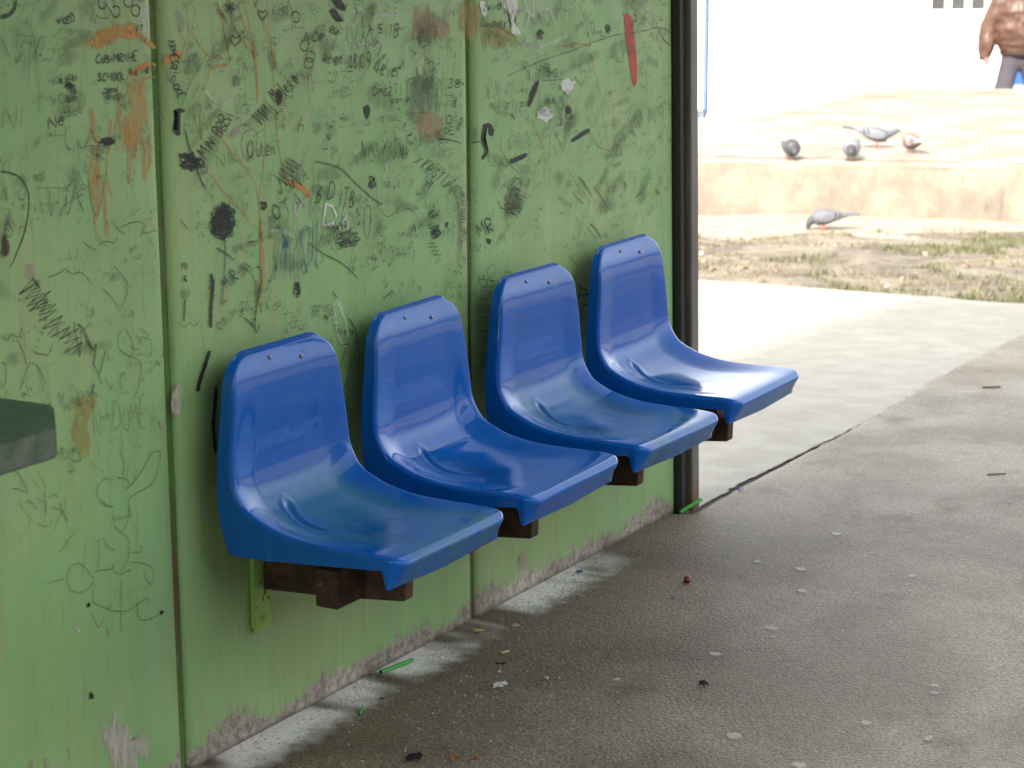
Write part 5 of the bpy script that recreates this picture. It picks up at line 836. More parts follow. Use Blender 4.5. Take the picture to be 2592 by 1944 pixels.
pen_line;pen;5.5;3836,1210 3847,1207 3863,1204 3881,1200 3900,1195 3921,1188 3941,1180 3959,1169 3976,1156 3996,1142 4023,1125 4054,1106 4078,1093 4089,1088 4094,1088 4097,1089
lettering;ink;3.4;3865,1153 3858,1147 3850,1139 3844,1130 3841,1123 3844,1119 3850,1119 3854,1122 3858,1127 3858,1133 3856,1136 3850,1135 3845,1132|3871,1121 3869,1116|3881,1121 3888,1140 3896,1159 3904,1159 3909,1153 3912,1146 3911,1138 3907,1131 3901,1125 3889,1122 3880,1122
lettering;ink;3.4;3929,1101 3939,1137|3941,1091 3962,1142|3949,1141 3970,1137|3965,1092 3971,1112 3977,1131 3982,1130 3985,1122 3985,1119 3982,1116 3976,1114 3971,1112 3975,1111 3980,1109 3980,1103 3978,1096 3971,1095 3964,1096
lettering;ink;3.4;3707,1187 3714,1175 3720,1162 3720,1156 3717,1154 3711,1156 3705,1158|3736,1155 3728,1190 3759,1159|3732,1170 3745,1172|3765,1160 3756,1177 3752,1191 3771,1177 3790,1162 3783,1177 3772,1194|3798,1166 3794,1198 3818,1172|3796,1181 3807,1184
lettering;ink;3.6;3690,1135 3687,1129 3684,1122 3688,1114 3695,1107 3700,1103 3705,1102 3709,1107 3711,1113 3709,1120 3705,1127 3696,1131 3688,1134|3743,1108 3726,1137|3712,1134 3737,1142|3772,1111 3762,1151 3798,1116|3768,1127 3787,1129
scribble;ink;3;3649,1144 3647,1145 3645,1146 3651,1142 3660,1137 3666,1134 3667,1134 3666,1136 3664,1138 3658,1139 3651,1141 3647,1142 3649,1143 3655,1143 3660,1142 3662,1138 3664,1134 3662,1131 3657,1132 3649,1134 3644,1135 3647,1132 3654,1127 3658,1125 3655,1129 3649,1136 3645,1141 3647,1142 3650,1142 3654,1141 3659,1142 3664,1143 3666,1142 3662,1138 3657,1132 3653,1128 3656,1129 3662,1131 3666,1133
pen_line;blue;2.8;3500,949 3504,964 3509,984 3514,1004 3517,1022 3520,1039 3522,1056 3522,1071 3520,1086 3519,1096
pen_line;blue;2.8;3508,948 3509,963 3511,983 3514,1004 3517,1022 3520,1039 3522,1056 3522,1071 3520,1086 3519,1096
lettering;blue;3;3678,1113 3677,1106 3676,1097 3677,1089 3685,1086 3696,1085 3705,1082 3712,1075 3718,1066 3722,1060
lettering;blue;3;3693,1060 3691,1053 3688,1044 3686,1034 3687,1022 3689,1010 3690,999 3689,991 3687,984 3684,979 3676,976 3667,975 3661,974
lettering;blue;3;3706,976 3708,990 3711,1011 3714,1030 3719,1047 3725,1062 3731,1069 3736,1061 3740,1044 3743,1026 3743,1006 3742,985 3741,971
lettering;blue;3;3758,961 3756,978 3755,1001 3758,1024 3768,1045 3783,1066 3792,1075 3790,1064 3782,1041 3778,1021 3782,1008 3789,998 3794,991
lettering;blue;3;3779,1049 3786,1056 3795,1067 3804,1073 3813,1072 3822,1066 3827,1056 3827,1040 3824,1019 3819,1001 3809,988 3797,978 3788,974 3784,982 3783,996 3783,1006
lettering;blue;3;3847,1099 3844,1075 3840,1041 3837,1013 3838,996 3840,984 3842,977
lettering;blue;3;3970,944 3987,992
lettering;blue;3;3691,1111 3689,1105 3688,1095 3690,1088 3698,1085 3709,1084 3718,1081 3721,1072 3721,1060 3721,1052
lettering;blue;3;3705,1058 3704,1052 3701,1042 3699,1032 3696,1021 3694,1009 3690,999 3684,991 3677,986 3671,981 3667,978 3663,975 3661,974
lettering;blue;3;3719,974 3721,989 3724,1009 3727,1028 3729,1043 3730,1056 3730,1061 3731,1056 3731,1043 3730,1027 3730,1009 3729,988 3728,973
lettering;blue;3;3771,959 3770,976 3770,1000 3770,1022 3772,1042 3775,1061 3779,1069 3783,1059 3787,1038 3791,1019 3793,1007 3794,997 3794,991
lettering;blue;3;3792,1047 3795,1053 3799,1061 3803,1065 3808,1067 3812,1065 3814,1058 3812,1042 3809,1021 3806,1003 3804,989 3802,977 3801,972 3799,980 3797,994 3796,1004
lettering;blue;3;3833,1101 3830,1077 3825,1043 3824,1015 3828,997 3836,985 3842,977
lettering;blue;3;3956,946 3974,994
paint_patch;bluefill;0;3715,1047 3719,1050 3725,1054 3730,1055 3734,1051 3737,1045 3738,1040 3734,1037 3726,1036 3720,1036 3718,1039 3716,1043
pen_line;pen;5;3811,1037 3825,1029 3846,1017 3867,1005 3887,996 3907,988 3927,979 3948,966 3968,953 3983,942 3988,937 3989,935 3989,934
lettering;ink;4;3971,1452 3974,1489|3986,1484 3997,1449 4013,1486|4020,1447 4035,1475 4043,1449|4029,1461 4039,1460
lettering;ink;3.6;4049,1459 4067,1502|4051,1502 4067,1457|4082,1463 4082,1464
lettering;ink;3.6;4112,1484 4103,1484 4095,1484 4093,1480 4095,1476 4100,1475 4105,1476 4108,1472 4108,1468 4105,1466 4100,1466 4095,1467 4090,1468
lettering;ink;3.6;4125,1459 4126,1486|4138,1457 4145,1480|4138,1482 4153,1479|4153,1452 4156,1467 4161,1482 4168,1483 4173,1480 4173,1475 4171,1471 4164,1470 4159,1470 4164,1468 4171,1465 4172,1460 4170,1456 4161,1454 4153,1452
lettering;ink;3.8;3984,1423 3981,1420 3978,1415 3977,1409 3977,1403 3978,1400 3980,1399 3984,1399 3987,1402 3987,1409 3986,1417 3985,1421 3983,1424|4001,1409 3998,1413 3996,1418 3997,1422 4000,1425 4004,1424 4006,1420 4000,1413 3994,1405 3994,1398 3998,1394 4002,1397 4006,1403 4004,1407 4001,1411|4017,1421 4014,1391|4029,1424 4025,1421 4022,1417 4021,1410 4021,1403 4023,1398 4026,1394 4029,1395 4032,1400 4033,1407 4033,1414 4031,1420 4029,1424|4056,1412 4051,1409 4045,1408 4044,1413 4045,1419 4048,1424 4052,1428 4056,1425 4058,1418 4056,1404 4053,1392
lettering;ink;4;4083,1377 4091,1395 4096,1409 4084,1401 4072,1388 4081,1385 4093,1385|4100,1385 4109,1385 4117,1387 4118,1391 4116,1394 4110,1393 4104,1389 4101,1382 4100,1375 4106,1374 4112,1374|4125,1386 4125,1366 4138,1387|4145,1380 4152,1379 4159,1379 4159,1384 4157,1387 4152,1385 4147,1380 4144,1374 4144,1369 4150,1368 4156,1369|4169,1388 4163,1362|4167,1381 4174,1385 4182,1382
lettering;ink;4;3887,1410 3890,1423 3892,1434 3886,1428 3881,1419 3885,1418 3890,1418|3898,1421 3903,1421 3908,1422 3908,1425 3907,1428 3904,1427 3900,1424 3898,1419 3898,1414 3901,1413 3904,1413|3914,1424 3914,1412 3921,1423|3926,1413 3930,1414 3934,1415 3934,1420 3931,1424 3928,1422 3925,1418 3924,1412 3924,1407 3928,1408 3933,1410|3943,1424 3940,1407|3942,1418 3944,1422 3947,1425 3948,1423 3949,1419 3947,1412 3945,1406
lettering;ink;3;4074,1351 4071,1350 4067,1346 4066,1340 4066,1335 4069,1331 4073,1330 4078,1333 4081,1336 4083,1341 4082,1345 4078,1348 4074,1351|4086,1327 4089,1338 4092,1347 4094,1341 4096,1335 4100,1341 4104,1347 4105,1338 4105,1327|4124,1341 4121,1342 4117,1343 4114,1340 4111,1336 4110,1332 4111,1329 4116,1327 4121,1327 4123,1330 4124,1334 4122,1333 4119,1332|4129,1343 4137,1344 4144,1342 4136,1334 4127,1326 4134,1325 4142,1326|4157,1328 4160,1351|4150,1351 4172,1349|4180,1322 4180,1347
lettering;ink;3.2;4018,1199 4019,1219 4021,1234 4026,1216 4031,1197 4034,1212 4036,1231|4042,1196 4044,1220|4048,1196 4049,1216 4050,1232 4056,1215 4062,1198 4063,1213 4063,1233|4070,1193 4080,1228 4085,1195|4073,1207 4082,1209
lettering;ink;3.2;4098,1199 4124,1229|4100,1233 4119,1199
lettering;ink;3.6;4125,1186 4129,1214|4135,1206 4139,1182 4145,1206|4148,1182 4157,1214 4162,1180|4152,1196 4161,1195|4169,1183 4171,1199 4174,1211 4179,1195 4183,1179 4185,1194 4186,1212|4189,1177 4198,1206 4202,1178|4193,1191 4203,1189
lettering;ink;3.2;4229,1166 4269,1172|4259,1180 4240,1162|4252,1150 4291,1168|4303,1163 4269,1158 4265,1143|4271,1139 4288,1148 4307,1155 4312,1153 4311,1147 4307,1144 4300,1142 4294,1145 4289,1147 4285,1140 4282,1131|4296,1129 4325,1142|4339,1134 4339,1136 4339,1139 4334,1140 4329,1139 4326,1134 4323,1128 4319,1126 4314,1125 4311,1125 4308,1126 4306,1127 4306,1129|4322,1114 4359,1130|4350,1134 4367,1127|4345,1106 4383,1125|4386,1108 4375,1103 4363,1099 4358,1097 4355,1097 4353,1100 4353,1102|4364,1095 4412,1109 4381,1087|4382,1101 4393,1094|4381,1081 4402,1089 4421,1095 4409,1085 4397,1075 4412,1081 4430,1090
lettering;pen;3;4291,1182 4308,1192 4323,1200 4314,1188 4304,1177 4319,1185 4336,1196|4314,1173 4344,1191|4319,1169 4335,1180 4348,1188 4339,1176 4329,1165 4342,1173 4358,1184|4337,1164 4365,1177 4344,1157|4346,1167 4357,1166
lettering;pen;2.6;4326,1195 4361,1205|4366,1198 4344,1200 4335,1189|4368,1194 4358,1191 4348,1188 4344,1185 4345,1182 4349,1181 4356,1181 4369,1185 4380,1189|4393,1178 4395,1181 4394,1183 4386,1183 4376,1182 4367,1180 4359,1178 4355,1175 4354,1173 4359,1171 4364,1169|4362,1164 4399,1171 4370,1158|4376,1167 4383,1163
lettering;pen;2.8;4093,1282 4110,1259 4107,1282|4123,1262 4118,1285 4133,1264|4120,1271 4129,1272|4141,1265 4135,1275 4133,1283 4141,1275 4150,1266 4147,1274 4142,1284|4153,1268 4151,1291 4170,1268|4152,1278 4162,1277
lettering;pen;2.4;4032,1269 4033,1279 4035,1287 4043,1278 4051,1269 4052,1278 4051,1289|4061,1279 4062,1270|4064,1283 4063,1284|4070,1280 4072,1269|4072,1276 4076,1278 4081,1279 4083,1278 4085,1276 4085,1271 4085,1267|4106,1280 4103,1281 4099,1282 4095,1279 4093,1276 4094,1272 4098,1270 4102,1271 4105,1274 4106,1280 4106,1283 4106,1277 4106,1270
lettering;ink;2.6;4150,1315 4146,1316 4143,1317 4141,1316 4141,1315 4144,1312 4147,1310 4146,1308 4143,1308 4140,1308 4137,1310|4167,1315 4165,1317 4162,1317 4159,1315 4156,1311 4157,1308 4159,1307 4162,1308 4166,1310 4168,1314 4168,1316 4167,1312 4166,1307|4175,1315 4173,1307|4176,1312 4178,1314 4180,1315 4182,1314 4183,1312 4184,1309 4184,1306|4196,1317 4195,1304 4190,1302|4210,1314 4209,1314 4207,1313 4205,1312 4203,1311 4203,1308 4204,1307 4207,1307 4210,1309 4211,1313 4211,1315 4211,1311 4210,1307
lettering;ink;2.8;4382,1261 4377,1259 4371,1256 4370,1251 4372,1246 4375,1242 4380,1240 4385,1242 4390,1245 4392,1250 4392,1256 4387,1260 4381,1263|4398,1240 4399,1259|4419,1258 4400,1250 4417,1241|4438,1250 4434,1249 4430,1248 4427,1244 4427,1240 4430,1238 4435,1238 4439,1239 4442,1241 4443,1244 4442,1247 4438,1250 4434,1251
lettering;ink;2.8;4361,1218 4361,1226 4362,1234 4367,1234 4373,1232 4376,1230 4378,1227 4378,1224 4375,1221 4368,1220 4362,1219|4404,1233 4394,1234 4385,1233 4383,1224 4385,1216 4394,1215 4403,1216|4384,1225 4400,1225|4410,1219 4422,1236 4431,1216|4415,1226 4428,1226
lettering;ink;3;4383,1343 4387,1344 4393,1345 4399,1343 4402,1340 4396,1337 4391,1334 4395,1332 4399,1329 4396,1326 4390,1324 4384,1325 4379,1327|4420,1333 4416,1335 4412,1337 4416,1340 4422,1341 4429,1339 4431,1336 4421,1332 4410,1328 4411,1324 4417,1322 4424,1323 4430,1325 4427,1329 4422,1332
pen_line;ink;3.4;4370,1307 4406,1307
lettering;ink;2.6;4374,1283 4376,1298|4383,1295 4387,1280 4400,1295|4420,1293 4413,1294 4406,1294 4402,1287 4401,1279 4408,1278 4416,1278|4404,1286 4414,1287
pen_line;ink;3.4;4333,1210 4346,1209 4364,1207 4382,1204 4401,1200 4420,1195 4433,1191
pen_line;ink;5;4484,1188 4518,1187
lettering;ink;2.8;4527,1459 4529,1469 4533,1480 4535,1480 4538,1476 4541,1473 4542,1470 4539,1465 4536,1461 4531,1459 4527,1459|4554,1465 4553,1466 4551,1466 4549,1463 4547,1459 4545,1457 4548,1457 4551,1458 4554,1462 4555,1465 4553,1461 4551,1456|4561,1467 4558,1453|4562,1462 4564,1463 4567,1464 4567,1463 4567,1461 4565,1457 4563,1454|4575,1465 4574,1461 4573,1457 4575,1455 4577,1454 4578,1455 4579,1455|4581,1465 4577,1454|4593,1476 4586,1453|4587,1463 4592,1466 4597,1468 4597,1464 4596,1459 4593,1455 4590,1454 4588,1455 4587,1456|4605,1458 4608,1457 4611,1457 4612,1460 4610,1462 4608,1462 4605,1460 4605,1457 4605,1454 4607,1454 4609,1455|4632,1465 4630,1466 4627,1467 4623,1464 4619,1460 4618,1456 4618,1452 4620,1450 4622,1450 4625,1454 4627,1458 4626,1458 4625,1457|4645,1460 4644,1462 4642,1464 4639,1461 4636,1456 4636,1452 4637,1449 4640,1451 4643,1455 4644,1460 4644,1462 4643,1456 4642,1450
lettering;ink;2.6;4543,1508 4547,1509 4551,1509 4555,1508 4555,1506 4546,1500 4537,1495 4544,1494 4554,1495|4560,1499 4568,1499 4575,1499 4575,1502 4573,1504 4568,1503 4564,1501 4562,1498 4563,1496 4568,1495 4574,1495|4582,1506 4587,1495 4597,1504|4621,1506 4619,1507 4615,1507 4609,1504 4605,1501 4604,1497 4607,1495 4614,1497 4620,1500 4623,1505 4623,1508 4621,1502 4619,1495
lettering;pen;2.6;4541,1442 4541,1431|4541,1439 4550,1441 4549,1429|4552,1437 4556,1439 4556,1429|4570,1439 4568,1428|4571,1442 4573,1441|4578,1437 4582,1428 4590,1436|4609,1435 4607,1436 4604,1437 4600,1435 4598,1432 4598,1431 4600,1430 4603,1429 4607,1430 4609,1434 4609,1437 4608,1432 4607,1427|4616,1433 4613,1426|4615,1429 4618,1431 4621,1432 4623,1431 4623,1429 4623,1426 4624,1424
pen_line;ink;3;4623,1451 4693,1424
pen_line;ink;3;4555,1455 4600,1433
pen_line;pen;3.6;4653,1334 4699,1341 4766,1352 4829,1361 4877,1366 4921,1370 4963,1373 5004,1378 5043,1384 5084,1389 5130,1394 5176,1399 5220,1402 5257,1403 5290,1402 5322,1401 5356,1403 5389,1405 5418,1407 5440,1409 5458,1410 5477,1409 5504,1403 5533,1395 5554,1389
pen_line;ink;3.4;5467,1411 5474,1402 5485,1389 5498,1377 5517,1367 5539,1359 5555,1354
lettering;pen;2.8;4562,1281 4557,1303 4554,1320 4561,1302 4568,1283 4567,1299 4564,1319|4578,1332 4576,1335 4573,1336 4570,1334 4570,1329 4577,1318 4584,1306 4588,1297 4588,1290 4586,1287 4582,1287 4579,1289 4577,1292|4603,1286 4597,1310 4594,1328 4602,1309 4610,1289 4607,1306 4601,1329|4618,1326 4613,1322 4621,1285|4616,1306 4624,1303
lettering;ink;2.8;4837,1316 4836,1341|4831,1341 4844,1338|4856,1339 4852,1337 4848,1333 4847,1328 4847,1322 4850,1319 4854,1317 4857,1319 4860,1323 4860,1329 4859,1334 4856,1338 4854,1340|4862,1313 4863,1325 4865,1335 4867,1328 4870,1320 4875,1328 4878,1334 4878,1325 4876,1313|4885,1312 4883,1337|4899,1331 4897,1333 4895,1335 4891,1334 4890,1332 4893,1327 4898,1322 4898,1319 4897,1317 4895,1316 4892,1315 4890,1316 4888,1318|4904,1331 4905,1311 4911,1310|4916,1312 4921,1334 4926,1313|4916,1321 4924,1320|4931,1327 4935,1309 4939,1328
pen_line;ink;2.8;4829,1310 4942,1305
lettering;ink;3;4846,1267 4847,1262 4846,1255 4844,1251 4841,1249 4840,1251 4839,1254|4853,1269 4852,1261 4851,1254 4854,1251 4857,1250 4859,1252 4859,1255 4860,1261 4861,1266|4878,1268 4877,1261 4876,1253 4874,1250 4871,1249 4869,1251 4867,1253|4881,1247 4891,1268 4894,1246|4885,1255 4892,1257|4911,1262 4917,1266 4914,1247|4922,1263 4931,1263 4924,1244
lettering;pen;3;4690,1290 4693,1302|4696,1294 4703,1287 4709,1295|4717,1293 4724,1292 4731,1292 4730,1295 4728,1297 4723,1297 4719,1295 4718,1292 4720,1289 4726,1289 4731,1290|4754,1294 4749,1295 4745,1297 4743,1295 4744,1292 4748,1290 4751,1288 4750,1286 4747,1285 4743,1286 4739,1287
lettering;pen;2.6;4571,1273 4568,1272 4565,1269 4565,1266 4565,1262 4567,1260 4569,1259 4572,1260 4574,1262 4576,1265 4577,1268 4575,1271 4572,1274|4585,1270 4588,1274 4586,1258|4594,1256 4595,1255|4615,1266 4611,1266 4607,1266 4605,1268 4605,1271 4608,1274 4612,1276 4615,1275 4617,1271 4615,1263 4613,1256|4625,1257 4625,1255|4635,1267 4642,1273 4638,1253|4654,1270 4650,1268 4647,1265 4647,1261 4648,1258 4649,1256 4651,1255 4654,1256 4657,1259 4658,1262 4657,1265 4656,1268 4655,1270
lettering;pen;3;4676,1253 4676,1274|4686,1265 4694,1254 4704,1265|4729,1263 4725,1264 4720,1264 4715,1262 4712,1259 4715,1255 4719,1252 4724,1254 4729,1257 4730,1263 4730,1267 4730,1260 4729,1253|4754,1263 4748,1264 4743,1265 4742,1262 4744,1259 4750,1258 4754,1256 4753,1254 4749,1252 4744,1253 4740,1254
lettering;pen;2.8;4875,1213 4872,1203|4876,1218 4874,1218|4884,1216 4891,1203 4900,1213|4918,1215 4914,1214 4911,1211 4913,1207 4917,1203 4921,1205 4923,1209 4921,1213 4918,1216|4935,1214 4937,1201|4937,1210 4941,1211 4945,1213 4948,1212 4950,1210 4951,1204 4952,1200|4981,1208 4976,1211 4971,1212 4966,1210 4963,1207 4964,1202 4968,1199 4973,1200 4978,1202 4981,1208 4982,1211 4981,1206 4980,1199
pen_line;pen;3.4;4628,1198 4625,1187 4621,1173 4620,1159 4625,1150 4633,1142 4643,1133 4655,1124 4669,1115 4682,1105 4696,1096 4709,1088 4718,1082
lettering;pen;2.4;4668,1178 4664,1179 4660,1180 4654,1179 4651,1177 4659,1172 4668,1167 4669,1165 4667,1163 4665,1162 4662,1161 4657,1162 4652,1163|4694,1171 4691,1173 4686,1173 4682,1171 4679,1167 4681,1163 4685,1159 4689,1160 4693,1163 4693,1169 4693,1173 4695,1168 4697,1161|4704,1173 4706,1159|4707,1169 4708,1171 4710,1172 4714,1171 4717,1169 4717,1165 4716,1162|4731,1177 4732,1156 4725,1158|4757,1176 4753,1177 4748,1178 4746,1175 4745,1171 4745,1166 4747,1163 4754,1164 4759,1167 4758,1173 4755,1177 4758,1170 4761,1162
lettering;pen;2.4;4666,1180 4674,1201 4691,1179|4668,1188 4687,1188|4699,1191 4699,1180|4697,1187 4699,1189 4703,1191 4706,1189 4709,1186 4711,1182 4711,1179|4722,1191 4728,1176 4721,1173|4746,1191 4742,1192 4738,1192 4735,1189 4734,1186 4735,1183 4738,1181 4743,1182 4749,1183 4749,1189 4748,1192 4750,1187 4752,1180
pen_line;ink;3.6;5016,1050 5025,1043 5038,1035 5051,1024 5065,1012 5079,999 5089,990
pen_line;ink;3.6;5034,1018 5078,970
pen_line;ink;3.6;5105,1010 5114,1002 5128,991 5142,980 5155,969 5169,957 5179,949
pen_line;ink;3.6;4990,1006 5043,975
pen_line;ink;3.6;5079,919 5088,913 5102,905 5115,897 5126,887 5136,877 5143,870
pen_line;ink;3.6;5061,913 5106,877
pen_line;ink;3.6;4964,849 5008,815
pen_line;ink;3.6;4895,1170 4938,1120
pen_line;ink;3.6;4999,946 5016,931
pen_line;ink;3.6;5070,834 5088,805
pen_line;ink;3.6;4989,1310 5032,1282
lettering;pen;2.8;5104,994 5099,1009 5097,1020 5108,1009 5119,998 5117,1007 5112,1019|5135,1007 5131,1010 5127,1011 5126,1008 5126,1003 5129,999 5132,996 5135,998 5136,1001 5136,1007 5135,1009 5136,1002 5138,994|5144,1029 5151,994 5156,994|5139,1019 5151,1017|5181,1006 5177,1007 5173,1007 5170,1004 5169,999 5172,995 5177,992 5180,993 5182,997 5180,1004 5177,1009 5180,999 5183,989|5188,1025 5196,994 5197,992|5204,1012 5216,996|5217,1011 5214,982
lettering;ink;4;4517,955 4507,974 4500,991 4511,980 4524,969 4524,983 4523,995 4536,978 4550,957|4562,958 4549,977 4538,995 4550,998 4566,994 4570,989 4568,983 4557,979 4550,976 4567,969 4586,963
paint_patch;smear;0;4541,979 4552,981 4568,984 4579,984 4584,979 4585,972 4583,966 4576,961 4565,957 4556,957 4550,963 4545,972
paint_patch;black;0;4545,951 4553,949 4564,946 4571,943 4570,939 4565,934 4560,933 4554,937 4549,945
lettering;pen;2.6;4427,1075 4440,1072 4452,1069 4445,1069 4437,1069 4444,1067 4450,1065 4440,1066 4428,1068|4455,1060 4423,1066|4453,1060 4429,1060 4453,1053|4452,1051 4425,1056|4430,1055 4456,1050|4455,1043 4443,1052 4429,1047|4453,1036 4455,1038 4454,1041 4440,1045 4426,1047 4424,1044 4425,1040|4441,1045 4440,1039|4453,1033 4422,1038|4450,1028 4451,1030 4450,1032 4446,1033 4441,1034 4440,1032 4440,1030 4437,1030 4433,1031 4431,1032 4430,1034 4431,1035 4432,1035|4453,1026 4426,1030|4452,1019 4445,1022 4437,1025 4432,1027 4429,1028 4426,1027 4426,1025 4429,1023 4432,1022 4437,1022 4440,1023 4438,1024 4436,1026|4459,1015 4424,1020|4451,1012 4450,1013 4447,1015 4440,1016 4433,1018 4430,1017 4430,1015 4432,1014 4436,1012 4440,1011 4444,1011 4449,1011 4452,1012|4461,1005 4425,1011|4447,1002 4441,1003 4433,1004 4428,1006 4425,1008 4426,1008 4428,1009|4447,996 4449,998 4448,1000 4437,1003 4426,1004 4425,1002 4426,1000|4437,1003 4436,998|4428,996 4446,992|4447,994 4448,989|4462,982 4458,984 4452,986 4445,988 4438,989 4434,988 4432,987 4434,984 4438,982 4445,981 4452,981 4457,981 4461,982|4430,983 4447,979 4461,976 4451,976 4439,976 4449,973 4458,970 4445,971 4430,973|4456,968 4457,964 4456,961 4443,966 4430,972 4429,969 4431,965|4451,954 4453,955 4455,956 4453,959 4448,961 4444,959 4440,958 4436,958 4433,959 4431,960 4431,962 4432,963 4434,964
pen_line;pen;2.8;4409,1081 4411,1059 4414,1027 4416,995 4418,961 4419,926 4420,901
pen_line;pen;2.8;4414,1071 4416,1051 4419,1023 4422,994 4424,964 4425,934 4426,913
pen_line;pen;2.8;4419,1063 4421,1045 4424,1020 4426,994 4428,967 4430,940 4431,921
pen_line;pen;2.8;4424,1053 4426,1038 4429,1015 4432,993 4434,971 4436,949 4437,933
paint_line;haze_white;14;4401,1055 4403,1039 4406,1016 4407,996 4406,980 4404,967 4403,958
lettering;pen;2.8;4091,1005 4088,999 4087,991 4087,979 4089,968 4093,960 4098,956 4103,958 4107,965 4105,977 4102,990 4098,996 4096,1000|4127,988 4122,984 4118,978 4119,970 4122,962 4126,956 4130,954 4134,956 4136,962 4135,970 4133,979 4130,985 4128,988|4156,977 4152,981 4149,983 4147,978 4146,970 4148,963 4151,959 4154,961 4157,966 4158,976 4159,982 4161,969 4163,953|4172,978 4174,955|4172,977 4176,979 4185,951|4181,971 4187,981 4191,951|4222,983 4217,985 4211,986 4205,982 4201,975 4202,965 4206,956 4214,949 4221,947 4225,953 4225,962 4220,965 4214,966
pen_line;pen;3.4;4046,1089 4040,1090 4030,1090 4024,1085 4022,1067 4023,1044 4025,1027 4029,1019 4033,1017 4038,1020 4042,1030 4046,1046 4049,1060 4049,1072 4048,1082 4046,1089
pen_line;pen;2.4;4157,1058 4168,1061 4183,1065 4198,1066 4212,1062 4226,1055 4238,1044 4249,1025 4258,1001 4264,984
pen_line;pen;2.2;4074,1140 4073,1126 4072,1107 4076,1089 4086,1075 4101,1062 4117,1055 4136,1057 4156,1065 4171,1071
scribble;ink;3;4297,1023 4282,1013 4308,1017 4289,1006 4319,1011 4299,999 4322,1002 4307,992 4336,997 4311,984 4344,990 4325,979
scribble;ink;3;4304,1053 4285,1042 4310,1050 4288,1038 4317,1047 4295,1035 4318,1042 4297,1031 4328,1041 4303,1028 4332,1037 4309,1025
scribble;ink;3;4310,982 4280,973 4315,971 4289,963 4323,960 4300,953 4330,950 4308,942 4340,939 4315,931 4342,928 4317,920
scribble;ink;3;4328,986 4318,989 4304,994 4297,997 4305,998 4319,997 4330,996 4333,994 4334,992 4333,993 4331,998 4329,1006 4327,1011 4329,1012 4332,1011 4331,1008 4322,1002 4309,995 4301,990 4300,986 4302,984 4305,984 4307,989 4309,996 4312,1001 4322,999 4333,995 4339,991 4331,986 4316,982 4308,980 4316,981 4329,984 4338,989 4335,995 4328,1003 4321,1008 4317,1011 4315,1011 4314,1009 4317,1002 4321,993 4322,988 4317,992 4309,1001 4304,1007 4302,1007 4303,1005 4306,1002 4314,998 4323,992 4331,988
scribble;pen;2.8;3980,1033 3966,1034 3947,1035 3936,1035 3937,1029 3946,1022 3956,1017 3968,1017 3982,1020 3986,1022 3973,1023 3951,1023 3933,1024 3920,1023 3910,1023 3908,1023 3920,1023 3940,1024 3951,1024 3944,1023 3928,1021 3920,1020 3926,1019 3939,1019 3948,1021 3945,1028 3939,1036 3940,1042 3959,1040 3985,1036 3997,1033 3977,1036 3942,1040 3920,1043 3926,1040 3944,1036 3954,1033 3945,1035 3927,1039 3918,1042 3930,1042 3950,1042 3965,1042 3965,1043 3958,1046 3954,1046 3956,1043 3961,1039 3969,1035 3981,1030 3996,1025 4005,1021 4000,1018 3989,1015 3982,1014 3983,1013 3987,1012 3989,1011 3988,1010 3985,1009 3978,1009 3962,1010 3942,1012 3930,1014 3929,1015 3936,1017 3947,1018 3968,1018 3995,1018 4005,1018 3983,1018 3946,1017 3923,1017 3933,1017 3958,1017 3971,1020 3955,1025 3927,1031 3914,1035 3929,1033 3959,1029 3983,1027 3994,1030 3997,1035 3993,1036 3971,1031 3941,1023 3926,1016 3941,1012 3972,1009 3993,1010 3992,1020 3982,1034 3970,1043 3954,1045 3937,1043 3930,1038 3942,1028 3965,1016 3978,1010 3973,1015 3958,1025 3946,1031 3939,1026 3935,1016 3932,1009
lettering;ink;3.4;3859,1038 3872,1086 3895,1038|3870,1058 3883,1060|3914,1031 3909,1086|3936,1034 3938,1083|3908,1056 3939,1061|3962,1025 3976,1080 3993,1024|3962,1047 3983,1049
lettering;ink;3;3891,1059 3896,1046|3889,1064 3890,1066|3895,1069 3906,1047|3901,1058 3903,1061 3905,1063 3907,1059 3908,1054 3908,1050 3907,1047 3905,1048 3904,1051|3921,1060 3919,1061 3917,1061 3915,1058 3915,1055 3918,1053 3921,1052 3921,1053 3920,1055 3919,1059 3918,1060 3921,1055 3924,1050|3926,1067 3930,1053|3928,1062 3930,1064 3932,1065 3933,1064 3934,1062 3936,1056 3939,1051|3950,1064 3947,1066 3945,1066 3943,1063 3943,1059 3946,1055 3949,1053 3951,1055 3952,1058 3951,1062 3950,1065 3952,1059 3953,1052
lettering;pen;3.2;3835,1035 3862,996 3856,1035|3889,996 3884,1032 3915,998|3889,1011 3903,1013|3919,1005 3909,1026 3901,1047 3911,1051 3924,1047 3932,1040 3933,1033 3921,1030 3912,1026 3928,1017 3946,1008
lettering;pen;3;4578,882 4567,880 4555,876 4550,872 4549,866 4551,858 4557,852 4570,851 4582,854 4586,860 4586,868 4585,877 4583,884|4652,873 4628,835|4633,853 4646,853 4660,852 4667,846 4667,840 4654,834 4639,831 4630,837 4626,843
lettering;pen;2.8;4537,845 4553,850 4544,821|4585,829 4578,829 4569,830 4563,834 4562,839 4569,841 4579,841 4585,838 4588,833 4585,823 4580,815
pen_line;faint;2.2;4658,1028 4684,1027 4719,1026 4738,1027 4722,1032 4690,1038 4666,1043
pen_line;ink;3.4;4952,743 4998,755
pen_line;ink;3.4;4956,768 5015,708
pen_line;ink;3.4;4987,799 5033,737
pen_line;ink;3.4;5007,767 5050,749
pen_line;ink;3.4;5015,754 5068,744
pen_line;ink;3.4;5049,735 5085,725
